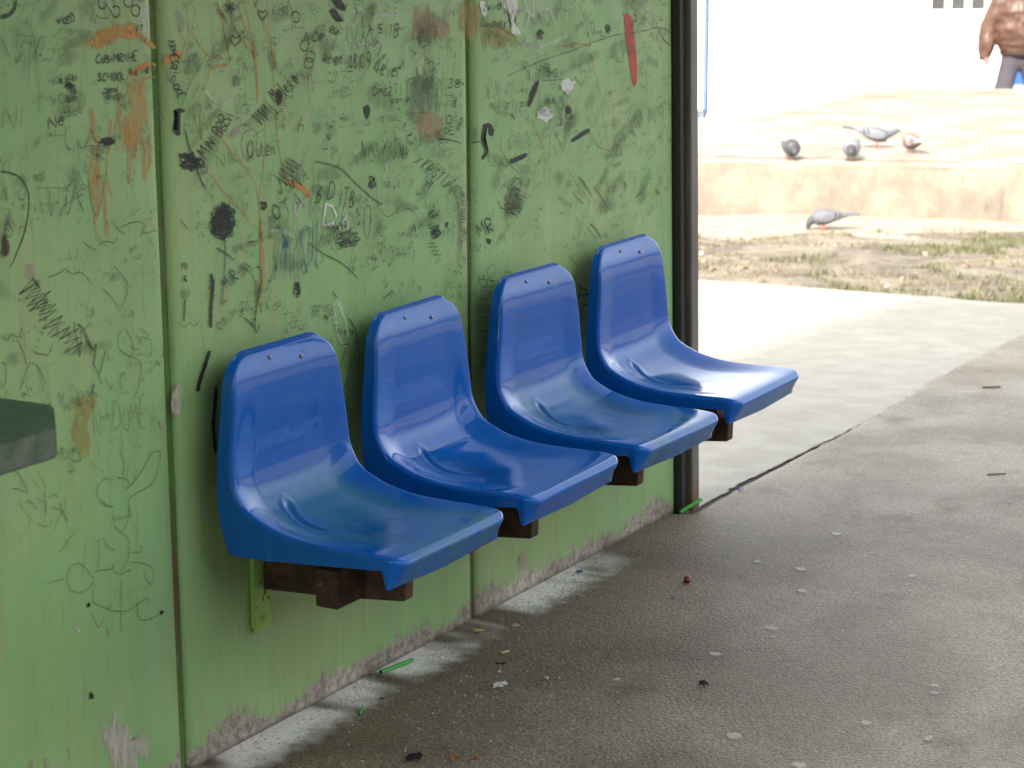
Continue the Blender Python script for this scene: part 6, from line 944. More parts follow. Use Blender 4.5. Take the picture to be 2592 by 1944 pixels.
lettering;ink;3.4;5086,713 5069,733 5006,735|5040,733 5047,718|5112,705 5036,707 5045,690|5126,676 5097,666 5142,651|5093,665 5057,669
lettering;pen;2.8;4508,856 4545,849 4581,841 4584,832 4575,826 4563,827 4551,832 4549,841 4548,847 4547,840 4543,832 4532,831 4520,836 4512,847 4507,857|4523,825 4558,818 4593,809 4600,798 4595,791 4583,792 4570,799 4565,810 4562,818 4557,809 4550,799 4536,799 4524,805 4520,816 4521,827|4504,796 4547,788 4589,778 4591,768 4579,762 4566,762 4553,767 4550,778 4548,785 4543,779 4537,771 4527,769 4517,773 4508,785 4503,797|4596,745 4518,760 4518,741|4584,705 4571,712 4555,720 4543,723 4532,724 4520,725 4513,723 4518,716 4529,708 4541,705 4554,704 4567,704 4577,705|4509,703 4550,695 4589,685 4590,675 4578,668 4566,669 4553,675 4548,686 4546,696|4512,673 4558,662 4594,652 4555,653 4516,655 4547,645 4588,635|4585,620 4505,640 4509,622|4578,570 4587,572 4592,577 4581,586 4565,595 4553,599 4541,600 4528,598 4520,595 4525,589 4532,585|4609,553 4516,578 4515,554
scribble;ink;3;2958,1087 2922,1066 2974,1078 2934,1056 2977,1064 2950,1046 3002,1058 2943,1029 2994,1040 2970,1024 3014,1032 2966,1007 3025,1021 2972,994 3030,1007 2996,987 3036,994 2998,973 3048,983 3020,965 3075,977 3032,954 3072,960 3027,937 3081,948 3052,930
scribble;ink;3;2972,1083 2919,1064 2969,1069 2932,1053 2983,1057 2938,1040 2992,1045 2959,1030 3001,1033 2967,1018 3012,1021 2977,1006 3007,1005 2976,991 3029,996 2988,979
pen_line;ink;6;2957,1087 2973,1068
paint_patch;pinkwash;0;2938,1119 2944,1118 2952,1116 2959,1113 2962,1107 2964,1100 2964,1094 2962,1090 2957,1087 2953,1086 2947,1087 2941,1091 2936,1095 2936,1103 2937,1112
pen_line;ink;3.2;3059,992 3072,923 3080,974 3096,943 3109,928 3119,939 3109,900 3124,879 3145,922 3153,899
pen_line;ink;3.6;3068,985 3072,983 3078,980 3085,973 3093,959 3102,941 3109,928
pen_line;ink;3;3120,883 3130,859
pen_line;pen;2.8;3199,955 3194,952 3187,947 3182,941 3180,934 3180,926 3183,919 3190,912 3200,905 3210,899 3220,895 3230,891 3238,886 3243,881 3245,874 3245,866 3243,855 3239,843 3234,833 3229,824 3223,818 3219,813
pen_line;pen;2.8;3204,953 3209,946 3216,937 3221,928 3223,918 3223,909 3222,902 3218,899 3213,898 3210,898
lettering;pen;2.8;3102,764 3101,791 3102,812 3110,786 3118,761 3120,783 3119,811|3129,766 3139,824 3152,761|3130,790 3148,788|3156,763 3157,791 3160,818 3164,822 3170,816 3174,805 3178,792 3179,781 3176,771 3166,766 3156,763|3192,802 3190,797 3188,788 3186,777 3186,765 3191,758 3197,755 3200,758 3202,766 3203,777 3203,789 3200,795 3196,798|3210,761 3209,786 3209,806 3213,792 3219,775 3222,789 3225,802 3228,782 3231,759|3258,811 3248,816 3239,814 3235,784 3236,754 3245,749 3255,752|3235,779 3253,780|3269,745 3277,794 3288,745|3271,761 3281,765
lettering;pen;3;3026,824 3022,835 3020,845 3029,835 3037,826 3036,835 3032,846|3047,827 3039,847|3053,826 3047,841 3043,852 3054,841 3066,829 3064,839 3059,851|3072,828 3070,858 3091,831|3071,843 3082,844|3110,833 3098,861|3113,861 3105,848 3124,837
pen_line;ink;6;3107,864 3099,846
lettering;pen;2.8;3004,737 3002,759 3013,739|3002,746 3008,748|3017,736 3013,748 3010,760 3012,761 3016,758 3019,755 3022,751 3024,746 3024,742 3021,739 3018,736|3031,736 3029,754 3040,738|3032,744 3036,746|3043,740 3040,749 3038,757 3041,751 3046,745 3046,751 3046,757 3049,749 3052,740
pen_line;pen;3.2;2881,749 2886,744 2894,737 2900,728 2906,718 2910,706 2913,698
pen_line;pen;3.2;2874,715 2880,713 2887,711 2895,708 2901,704 2907,701 2911,698
pen_line;pen;3.2;2926,722 2941,702
pen_line;pen;3.2;2942,733 2961,696
pen_line;pen;3.2;2914,685 2936,662
pen_line;pen;3.2;2970,675 2974,676 2979,678 2984,678 2988,676 2991,672 2994,669
pen_line;pen;3.2;2998,658 3000,651 3004,641 3007,632 3010,626 3013,621 3015,617
pen_line;pen;3.2;2867,998 2871,994 2877,989 2882,986 2885,989 2888,994 2891,997 2898,994 2905,989 2912,987 2916,991 2919,998 2921,1003
pen_line;pen;3.2;2911,981 2915,971 2921,958 2925,946 2927,940 2928,936 2929,934
pen_line;pen;3.2;2949,954 2959,949 2973,944 2985,941 2992,946 2996,954 2999,960
pen_line;pen;3.2;2908,890 2916,904 2927,923 2937,935 2946,934 2955,927 2962,918 2967,909 2970,899 2973,892
pen_line;pen;3.2;2922,902 2933,873
pen_line;pen;3.2;2956,929 2969,875
pen_line;pen;3.2;2863,949 2866,948 2871,947 2875,943 2875,934 2874,921 2872,911 2868,907 2863,906 2859,905
pen_line;pen;3;3044,1092 3049,1088 3057,1083 3065,1080 3072,1080 3080,1081 3088,1079 3098,1071 3109,1059 3117,1050
pen_line;pen;3;3144,1040 3151,1034 3161,1026 3170,1018 3178,1009 3185,1000 3190,994
pen_line;pen;3;3179,1078 3186,1072 3196,1062 3205,1053 3212,1044 3217,1035 3221,1029
pen_line;pen;3;3192,994 3198,1001 3207,1011 3213,1020 3213,1027 3211,1033 3209,1037
pen_line;pen;3;2995,1084 3002,1084 3012,1085 3022,1086 3030,1088 3038,1091 3044,1093
heart_drawing;pen;2.8;3147,668 3141,671 3133,674 3124,675 3117,673 3110,670 3105,665 3103,660 3102,653 3104,647 3108,639 3114,631 3121,625 3130,620 3139,616 3146,614
heart_drawing;pen;2.8;3159,669 3166,667 3176,665 3185,661 3192,655 3197,648 3201,643
heart_drawing;pen;2.8;3172,724 3175,715 3180,704 3182,692 3182,683 3180,674 3178,668
heart_drawing;pen;2.8;3202,704 3187,662
heart_drawing;pen;2.8;3203,646 3215,653 3230,663 3244,672 3252,680 3259,688 3265,694 3273,696 3281,695 3287,694 3291,692 3293,688 3292,681 3287,667 3279,648 3266,634 3246,628 3221,626 3202,623 3194,618 3191,613 3191,606 3193,597 3196,586 3199,578
heart_drawing;pen;2.8;3142,592 3190,587
pen_line;black;8;3472,1020 3474,1014 3477,1006 3477,996 3475,984 3472,969 3469,954 3467,938 3466,922 3465,911
scribble;ink;3;3479,1019 3464,1017 3477,1010 3464,1008 3477,1002 3464,999 3478,993 3463,991 3478,984 3464,982 3477,975 3462,973 3477,967 3462,965 3473,958 3462,956 3476,949 3461,947 3472,941 3460,939 3474,932 3462,929 3471,923 3459,921 3471,915 3461,912
pen_line;black;11;3459,865 3454,857 3448,847 3441,836 3435,827 3429,818 3424,809 3420,802 3417,794 3415,790
scribble;ink;3;3466,862 3449,865 3463,856 3448,858 3459,850 3445,851 3455,844 3441,846 3451,838 3435,841 3448,832 3434,834 3445,826 3430,828 3440,820 3428,821 3439,814 3425,815 3432,809 3421,809 3431,802 3415,804 3425,797 3413,798 3423,790 3408,792
pen_line;black;11;3476,790 3474,777 3471,760 3468,744 3465,731 3463,719 3462,705 3463,686 3465,665 3467,650
scribble;ink;3;3481,789 3470,785 3481,777 3470,774 3483,766 3466,763 3478,755 3466,752 3479,744 3468,740 3480,732 3466,729 3476,722 3466,718 3479,710 3465,707 3479,698 3463,696 3477,687 3462,685 3476,676 3461,674 3473,666 3460,663 3472,654 3461,651
lettering;ink;3;3523,982 3514,994 3506,1004 3515,998 3524,991 3520,1000 3516,1008 3526,998 3537,985|3542,986 3529,1008 3552,987|3538,994 3544,997|3552,993 3541,1005 3531,1016 3536,1018 3544,1016 3548,1013 3550,1010 3545,1007 3542,1005 3552,1000 3563,996|3576,996 3560,1013|3557,1011 3563,1013|3583,1000 3564,1020|3585,1004 3574,1016 3567,1025 3582,1015 3596,1005 3587,1016 3575,1029|3602,1007 3584,1028 3610,1010|3594,1017 3601,1017
lettering;pen;2.6;3502,898 3491,907 3482,916 3485,918 3492,917 3495,915 3496,913 3494,909 3493,906 3501,904 3509,902|3494,920 3500,915 3507,910 3512,908 3515,909 3514,910 3511,913 3506,918 3501,923|3519,912 3511,918 3504,925 3504,926 3507,926 3510,925 3515,923 3519,920 3523,916 3521,913 3518,912|3533,914 3514,931|3521,937 3528,933 3535,927 3538,923 3539,921 3535,921 3531,923|3544,923 3534,936 3552,924|3540,928 3544,931|3552,929 3538,940|3545,942 3546,935 3559,931
pen_line;ink;3;3618,1012 3622,1012 3629,1012 3634,1010 3638,1003 3640,994 3640,982 3634,966 3626,948 3619,930 3615,912 3613,893 3611,880
pen_line;ink;3;3574,916 3583,909 3596,900 3606,892 3611,885 3614,879 3617,876 3621,879 3625,886 3629,891
pen_line;ink;3;3601,1011 3621,974
paint_patch;smear;0;3611,979 3619,979 3630,978 3638,975 3641,967 3640,957 3637,948 3631,940 3623,934 3617,934 3613,947 3612,965
scribble;pen;3;3636,985 3617,984 3634,975 3617,973 3631,964 3613,963 3630,954 3613,952 3627,943 3609,942 3629,932 3608,931 3624,922 3609,920 3621,912 3608,909 3622,901 3603,899
paint_patch;smear;0;3374,1005 3385,1004 3400,1002 3409,998 3407,992 3400,984 3392,980 3385,980 3378,984 3373,989 3371,995 3373,1001
pen_line;ink;7;3387,980 3380,939
pen_line;pen;2.6;3362,942 3367,937 3373,931 3379,926 3385,927 3392,931 3397,933 3402,931 3405,927 3410,924 3416,925 3423,928 3428,930
lettering;ink;4;3383,1056 3380,1042|3381,1052 3390,1054 3388,1042|3390,1050 3397,1052 3395,1039
scribble;ink;3;3392,1020 3391,1020 3389,1022 3387,1024 3386,1025 3388,1023 3390,1020 3392,1018 3393,1017 3394,1017 3393,1018 3390,1019 3387,1021 3385,1023 3386,1025 3389,1027 3392,1028 3393,1028 3394,1028 3395,1028
scribble;ink;3;3769,930 3768,937 3766,947 3766,954 3767,956 3770,956 3771,955 3771,954 3771,953 3770,953 3767,956 3764,959 3763,960 3765,960 3769,958 3772,954 3774,946 3775,937 3775,931 3774,934 3772,939 3766,945 3760,953 3756,957 3757,956 3761,951 3765,948 3766,948 3767,949 3767,950 3765,951 3763,953 3761,954 3763,954 3765,953 3768,950 3769,943 3770,934 3770,928 3766,927 3761,928 3759,931 3764,933 3771,937 3775,941 3771,947 3764,955 3758,959 3757,959 3757,955 3757,951 3756,947 3755,942 3756,938 3762,935 3770,934 3774,934 3770,939 3761,945 3754,948 3752,945 3751,938 3752,933
lettering;pen;3;3813,899 3827,898 3841,896 3841,892 3838,889 3834,889 3830,890 3827,895 3825,899 3824,894 3824,889 3821,889 3817,891 3814,895 3812,899|3814,888 3826,887 3838,885 3840,882 3838,879 3835,879 3831,880 3827,884 3825,887 3826,883 3827,879 3822,879 3817,880 3815,884 3815,888|3814,875 3846,872
lettering;pen;2.6;3852,890 3866,892 3881,893 3886,888 3886,883 3881,882 3875,883 3871,888 3868,892 3868,887 3869,881 3867,880 3863,880 3857,885 3852,890|3896,866 3897,868 3898,871 3892,876 3886,878 3883,872 3881,866 3877,866 3871,867 3865,869 3861,872 3861,874 3863,876|3882,854 3911,858|3907,863 3913,852|3890,844 3922,841 3897,833|3901,844 3907,836|3901,829 3911,831 3922,832 3926,828 3927,824 3924,822 3919,823 3915,827 3912,831 3909,826 3906,820
lettering;pen;2.6;3673,921 3684,925 3697,928 3703,925 3704,920 3703,917 3700,917 3692,921 3686,924 3691,920 3695,914 3691,912 3685,912 3677,916 3671,921|3692,905 3721,915|3698,900 3747,897|3730,910 3713,888|3757,879 3758,882 3757,885 3751,888 3744,888 3743,882 3743,876 3737,875 3731,876 3728,876 3726,878 3724,881 3723,884
lettering;pen;2.8;3766,871 3765,874 3764,877 3757,878 3750,877 3752,872 3754,866 3752,864 3749,864 3744,864 3740,865 3739,868 3739,870|3767,852 3782,858 3793,865 3777,865 3761,863 3769,858 3781,854|3803,858 3781,847 3794,840
lettering;pen;3;3542,1052 3558,1069|3543,1068 3557,1050|3562,1053 3571,1071 3581,1052|3567,1059 3577,1059
scribble;ink;3;3547,1064 3557,1052 3556,1067 3566,1055 3567,1066 3578,1053 3576,1068 3586,1056 3587,1067 3597,1057 3595,1071 3607,1057 3606,1071 3618,1056
pen_line;ink;3;3491,1070 3501,1066 3515,1059 3527,1052 3536,1046 3543,1040 3548,1036
pen_line;ink;4;3382,1140 3401,1121
lettering;ink;3.2;3915,745 3943,794|3919,796 3952,793|3951,738 3996,797 3988,726|3973,758 3999,757
pen_line;ink;3;3927,699 3951,717
pen_line;ink;3;3920,687 3945,704
pen_line;ink;3;3917,673 3947,690
pen_line;ink;3;3917,659 3951,675
pen_line;ink;3;3929,643 3942,663
pen_line;ink;3;3929,629 3947,648
pen_line;ink;3;3932,614 3949,633
pen_line;ink;3;3920,603 3940,621
pen_line;ink;3.4;3954,851 3961,843 3971,831 3978,818 3981,803 3981,786 3981,774
pen_line;pen;2.8;3180,1168 3183,1163 3187,1155 3193,1148 3200,1142 3209,1137 3215,1133
pen_line;pen;2.8;3198,1147 3205,1149 3216,1151 3226,1153 3236,1154 3246,1154 3255,1153 3262,1151 3267,1148 3271,1144 3270,1139 3266,1133 3268,1129 3279,1128 3295,1129 3306,1130
pen_line;pen;2.8;3264,1154 3308,1155
pen_line;pen;2.8;3092,1140 3096,1136 3102,1131 3109,1125 3118,1121 3128,1116 3135,1113
pen_line;pen;2.8;3136,1122 3142,1124 3150,1127 3159,1128 3167,1126 3175,1123 3182,1122 3186,1124 3190,1127 3192,1130
pen_line;faint;2;2957,1532 2954,1523 2951,1511 2950,1498 2952,1485 2957,1471 2960,1461
pen_line;faint;2;2990,1533 2992,1509 2994,1475 2996,1444 2997,1420 2996,1400 2996,1387
pen_line;faint;2;3014,1580 3014,1549
pen_line;faint;2;2982,1542 2985,1532 2990,1516 2994,1496 2996,1466 2999,1431 2999,1404 2998,1390 2994,1384 2991,1381
flower_drawing;faint2;2.6;3112,637 3116,634 3120,629 3126,624 3133,621 3141,617 3146,615
flower_drawing;faint2;2.6;3144,610 3144,602 3144,591 3146,581 3150,573 3156,567 3162,561 3169,556 3176,551 3182,546 3186,538 3188,530 3188,521 3185,511 3180,500 3174,492 3169,487 3163,485 3159,483
flower_drawing;faint2;2.6;3151,586 3194,583
flower_drawing;faint2;2.6;3196,611 3193,599 3189,584 3184,571 3177,565 3170,562 3164,560
flower_drawing;faint2;2.6;3201,567 3221,547
flower_drawing;faint2;2.6;2991,563 2996,567 3004,573 3012,579 3021,585 3031,591 3038,595
flower_drawing;faint2;2.6;3006,587 3018,570
flower_drawing;faint2;2.6;3047,497 3064,566
flower_drawing;faint2;2.6;3091,558 3094,559 3099,561 3102,556 3101,540 3097,517 3094,500
flower_drawing;faint2;2.6;3112,562 3115,556 3119,548 3125,541 3132,535 3141,530 3148,527
flower_drawing;faint2;2.6;3190,512 3200,510 3214,506 3224,505 3225,509 3222,514 3220,518
flower_drawing;faint2;2.6;3184,494 3193,492 3205,488 3217,484 3228,479 3238,474 3246,469 3252,465 3255,460 3258,456
flower_drawing;faint2;2.6;3081,486 3078,492 3072,500 3066,508 3060,515 3052,523 3045,528 3037,530 3029,531 3022,529 3016,526 3011,521 3008,514 3007,506 3009,496 3012,487 3019,481 3027,476 3036,473 3046,471 3056,472 3064,473 3071,477 3076,482 3079,485
flower_drawing;faint2;2.6;2945,514 2952,514 2961,513 2972,513 2983,512 2996,511 3005,510
flower_drawing;faint2;2.6;3082,497 3086,499 3091,500 3099,501 3110,498 3123,495 3133,493 3137,496 3137,500 3136,502 3137,499 3138,493 3140,488 3145,483 3151,479 3159,476 3169,477 3180,478 3188,478 3188,476 3185,473 3182,470
flower_drawing;faint2;2.6;3079,485 3078,474 3076,459 3076,447 3078,442 3081,439 3089,434 3108,423 3132,410 3154,401 3170,398 3184,398 3197,400 3211,403 3223,406 3232,408 3236,405 3237,401 3237,397
flower_drawing;faint2;2.6;3231,467 3232,460 3232,451 3235,443 3240,437 3246,432 3251,431 3254,437 3256,446 3258,453
flower_drawing;faint2;2.6;3203,405 3203,399 3203,392 3204,385 3205,378 3208,372 3213,367 3222,364 3233,362 3245,361 3255,361 3265,362 3272,363
flower_drawing;faint2;2.6;3240,367 3244,358
flower_drawing;faint2;2.6;3070,426 3072,420 3075,412 3078,404 3081,397 3084,391 3089,388 3095,392 3101,400 3106,406
flower_drawing;faint2;2.6;3158,464 3158,455 3158,443 3158,431 3157,420 3155,410 3154,399 3153,385 3153,370 3153,359
flower_drawing;faint2;2.6;3137,437 3148,453
flower_drawing;faint2;2.6;3175,424 3195,434
flower_drawing;faint2;2.6;2916,684 2938,660
flower_drawing;faint2;2.6;2932,636 2936,633 2943,629 2949,625 2956,623 2963,622 2968,622 2971,625 2971,629 2971,632
flower_drawing;faint2;2.6;2976,607 2983,618 2992,631 3001,639 3007,635 3013,625 3017,618
flower_drawing;faint2;2.6;2998,658 3005,638
scribble;ink;3;3063,443 3062,442 3061,441 3061,442 3061,443 3061,442 3062,441 3062,440 3062,439 3060,438 3060,439 3061,440 3063,440 3065,440 3067,440 3066,441 3064,444 3063,445 3063,442 3063,438 3064,436 3064,438 3065,441 3064,444 3062,443 3060,441 3058,440 3060,440 3063,440 3065,441 3067,440 3065,440 3061,440 3059,441
scribble;ink;3;3276,368 3276,367 3275,366 3275,364 3274,364 3272,363 3273,363 3275,364 3279,364 3281,365 3279,365 3276,366 3273,367 3274,367 3276,367 3278,367 3279,366 3279,364 3279,362 3279,361 3277,360 3276,359 3275,362 3273,365 3273,368 3275,367 3279,365 3281,363 3281,364 3281,365 3280,366 3281,366 3281,367 3280,367 3277,366 3274,366 3272,366 3273,365 3277,365 3279,365
stain;smear;4;3065,260 3064,260 3062,260 3060,259 3058,258 3056,256 3055,255 3053,256 3052,256 3052,257 3056,257 3062,256 3065,257 3062,258 3057,260 3053,262 3052,263 3054,264 3055,263 3056,261 3057,258 3058,256 3056,257 3054,258 3057,256 3061,254 3064,253 3063,255 3059,260 3057,262 3057,261 3058,258 3058,257 3058,259 3057,263 3056,265 3055,264 3054,261 3054,259 3057,256 3061,254 3063,253 3064,253 3063,254 3062,256 3059,260 3055,264 3053,266 3056,264 3061,259 3065,256 3063,259 3060,263 3058,267 3059,267 3060,266
bare_patch;plaster;0;3095,162 3096,167 3098,175 3101,183 3107,191 3114,198 3121,201 3128,197 3134,188 3139,180 3144,175 3149,170 3153,165 3156,160 3158,155 3162,149 3169,141 3177,133 3185,127 3191,130 3196,135 3201,136 3207,125 3213,109 3216,96 3214,89 3209,85 3202,84 3194,89 3185,97 3178,99 3178,89 3181,72 3176,62 3157,64 3132,72 3114,81 3109,90 3111,100 3111,113 3106,129 3099,148
bare_patch;pinkwash;0;2986,179 2989,179 2992,180 2995,178 2997,172 2997,165 2996,159 2994,156 2990,155 2987,156 2986,163 2986,172
bare_patch;pinkwash;0;2877,182 2881,186 2886,191 2891,193 2894,189 2896,182 2896,175 2893,169 2888,165 2884,163 2881,168 2879,176
bare_patch;pinkwash;0;2920,176 2923,178 2927,180 2930,179 2932,175 2933,168 2933,162 2930,158 2927,155 2923,156 2922,161 2921,170
bare_patch;pinkwash;0;3110,385 3114,384 3120,381 3123,378 3124,373 3122,367 3120,363 3117,359 3113,358 3110,359 3109,367 3110,377
bare_patch;white_thin;0;3021,408 3021,409 3023,409 3025,409 3029,405 3033,400 3036,396 3035,394 3034,393 3031,394 3028,398 3023,404
bare_patch;pinkwash;0;3119,425 3123,426 3128,426 3131,425 3132,421 3132,416 3131,412 3128,411 3124,410 3121,412 3120,416 3120,421
bare_patch;pinkwash;0;4694,101 4702,108 4714,117 4725,119 4735,108 4746,89 4749,75 4740,69 4724,68 4710,70 4702,79 4697,91
bare_patch;plaster;0;3336,797 3341,804 3347,814 3353,820 3357,817 3360,811 3362,802 3363,790 3364,776 3362,765 3356,758 3346,754 3339,753 3334,758 3331,767 3330,775 3331,783 3334,791
bare_patch;pinkwash;0;3296,762 3300,757 3305,750 3308,743 3307,738 3305,733 3302,731 3298,735 3293,741 3291,747 3291,753 3294,758"""
rg = random.Random(21)
for ln in DATA.strip().split('\n'):
    nm, mt, w, ss = ln.split(';')
    strokes = [[tuple(float(q) / 1000 for q in p.split(',')) for p in s.split(' ')] for s in ss.split('|')]
    graffito(nm, mt, float(w) * .00105 * {'ink': 1.05, 'pen': .85, 'faint': .8}.get(mt, 1), strokes, rg)
# the crowd of tiny illegible pen notes between the readable ones
def squiggle(y, zv, h, n, ang, rr):
    S = []; ca, sa = math.cos(ang), math.sin(ang); cx = 0
    for _ in range(n):
        k = rr.choice((2, 3, 4, 5)); wd = h * rr.uniform(.35, .75)
        pts = [(cx + wd * rr.random(), h * rr.random()) for _ in range(k)]
        if rr.random() < .5: pts = crom(pts, 3) if len(pts) > 2 else pts
        S.append([(y + a*ca - b*sa, zv + a*sa + b*ca) for a, b in pts]); cx += wd + h * .06
    return S
zones = [((3.40, 4.44), (1.0, 1.60), 90, (.014, .048)), ((4.52, 5.50), (.88, 1.56), 110, (.014, .055)), ((3.9, 4.46), (.80, 1.1), 38, (.014, .05)), ((2.80, 3.30), (.62, 1.60), 52, (.02, .09)), ((3.4, 3.9), (.75, 1.0), 18, (.014, .03)), ((5.0, 5.52), (.66, .95), 16, (.02, .04))]
rg2 = random.Random(77)
for (ya, yb), (za, zb), n, (h0, h1) in zones:
    for _ in range(n):
        y, zv, h = rg2.uniform(ya, yb), rg2.uniform(za, zb), rg2.uniform(h0, h1)
        ang = rg2.choice((0, 0, .1, .3, .6, -.3, -.9, 1.0)) + rg2.uniform(-.1, .1)
        k = rg2.randint(2, 6) if y < 4.4 else rg2.randint(2, 5)
        graffito('pen_note', rg2.choice(('pen', 'pen', 'ink', 'faint', 'faint')) if y > 3.35 else rg2.choice(('faint', 'faint', 'pen')), rg2.uniform(.0018, .0032), squiggle(y, zv, h, k, ang, rg2), rg2)
# still smaller faded notes, too many and too small to pick apart
extra = {1: ((2.80, 3.30), (.75, 1.58), 90), 2: ((3.40, 4.44), (.95, 1.60), 300), 3: ((4.52, 5.50), (.85, 1.56), 360)}
for pi, ((ya, yb), (za, zb), n) in extra.items():
    for mk in ('pen', 'faint'):
        bm = bmesh.new(); lift = LIFT[0]; LIFT[0] += 1e-5
        for _ in range(n // 2):
            y, zv, h = rg2.uniform(ya, yb), za + (zb - za) * rg2.random() ** .8, rg2.uniform(.008, .022)
            for q in squiggle(y, zv, h, rg2.randint(3, 8), rg2.choice((0, 0, .15, .4, -.4, 1.0)) + rg2.uniform(-.15, .15), rg2):
                ribbon(bm, [(a - 4.5, b) for a, b in q], rg2.uniform(.0014, .0024), lift, rg2); lift += 2e-8
        tag(bm_obj('faded_notes', bm, M[mk], panels[pi]), kind='stuff')
# rubbed-out smudges between the notes
for pi, (ya, yb), (za, zb), n in ((1, (2.82, 3.28), (.9, 1.58), 14), (2, (3.40, 4.42), (1.0, 1.58), 40), (3, (4.54, 5.48), (.95, 1.55), 44)):
    bm = bmesh.new(); fl = bm.verts.layers.float.new('fade'); lift = LIFT[0]; LIFT[0] += 3e-5
    for _ in range(n):
        y, zv = rg2.uniform(ya, yb) - 4.5, rg2.uniform(za, zb); a, b, t = rg2.uniform(.015, .075), rg2.uniform(.006, .024), rg2.uniform(-.5, .9); lift += 4e-7
        ring = []
        for q, fd in ((1.3, 0), (.8, .6), (.4, 1)):
            vs = [bm.verts.new((lift, y + q*(a*math.cos(k*.524)*math.cos(t) - b*math.sin(k*.524)*math.sin(t)), zv + q*(a*math.cos(k*.524)*math.sin(t) + b*math.sin(k*.524)*math.cos(t)))) for k in range(12)]
            for v in vs: v[fl] = fd
            ring.append(vs)
        for r1, r2 in zip(ring, ring[1:]):
            for k in range(12): bm.faces.new((r1[k], r1[(k+1) % 12], r2[(k+1) % 12], r2[k]))
        bm.faces.new(ring[-1])
    tag(bm_obj('smudges', bm, M['f_rubbed'], panels[pi]), kind='stuff')
# fine scratches: nobody could count them
for pi, n in ((1, 120), (2, 170), (3, 170)):
    bm = bmesh.new(); y0, y1 = J[pi][0] + .03, J[pi+1][0] - .06; lift = LIFT[0]; LIFT[0] += 1e-5
    for _ in range(n):
        y = rg2.uniform(y0, y1); zv = 1.55 - 1.0 * rg2.random() ** 1.4; l = rg2.uniform(.02, .12); a = rg2.gauss(1.5, .5)
        pts = [(y - 4.5 + l*t*math.cos(a) + rg2.uniform(-.003, .003), zv + l*t*math.sin(a) + rg2.uniform(-.003, .003)) for t in (0, .33, .66, 1)]
        ribbon(bm, pts, rg2.uniform(.0012, .0024), lift, rg2); lift += 1e-8
    tag(bm_obj('scratches', bm, M['faint'], panels[pi]), kind='stuff')

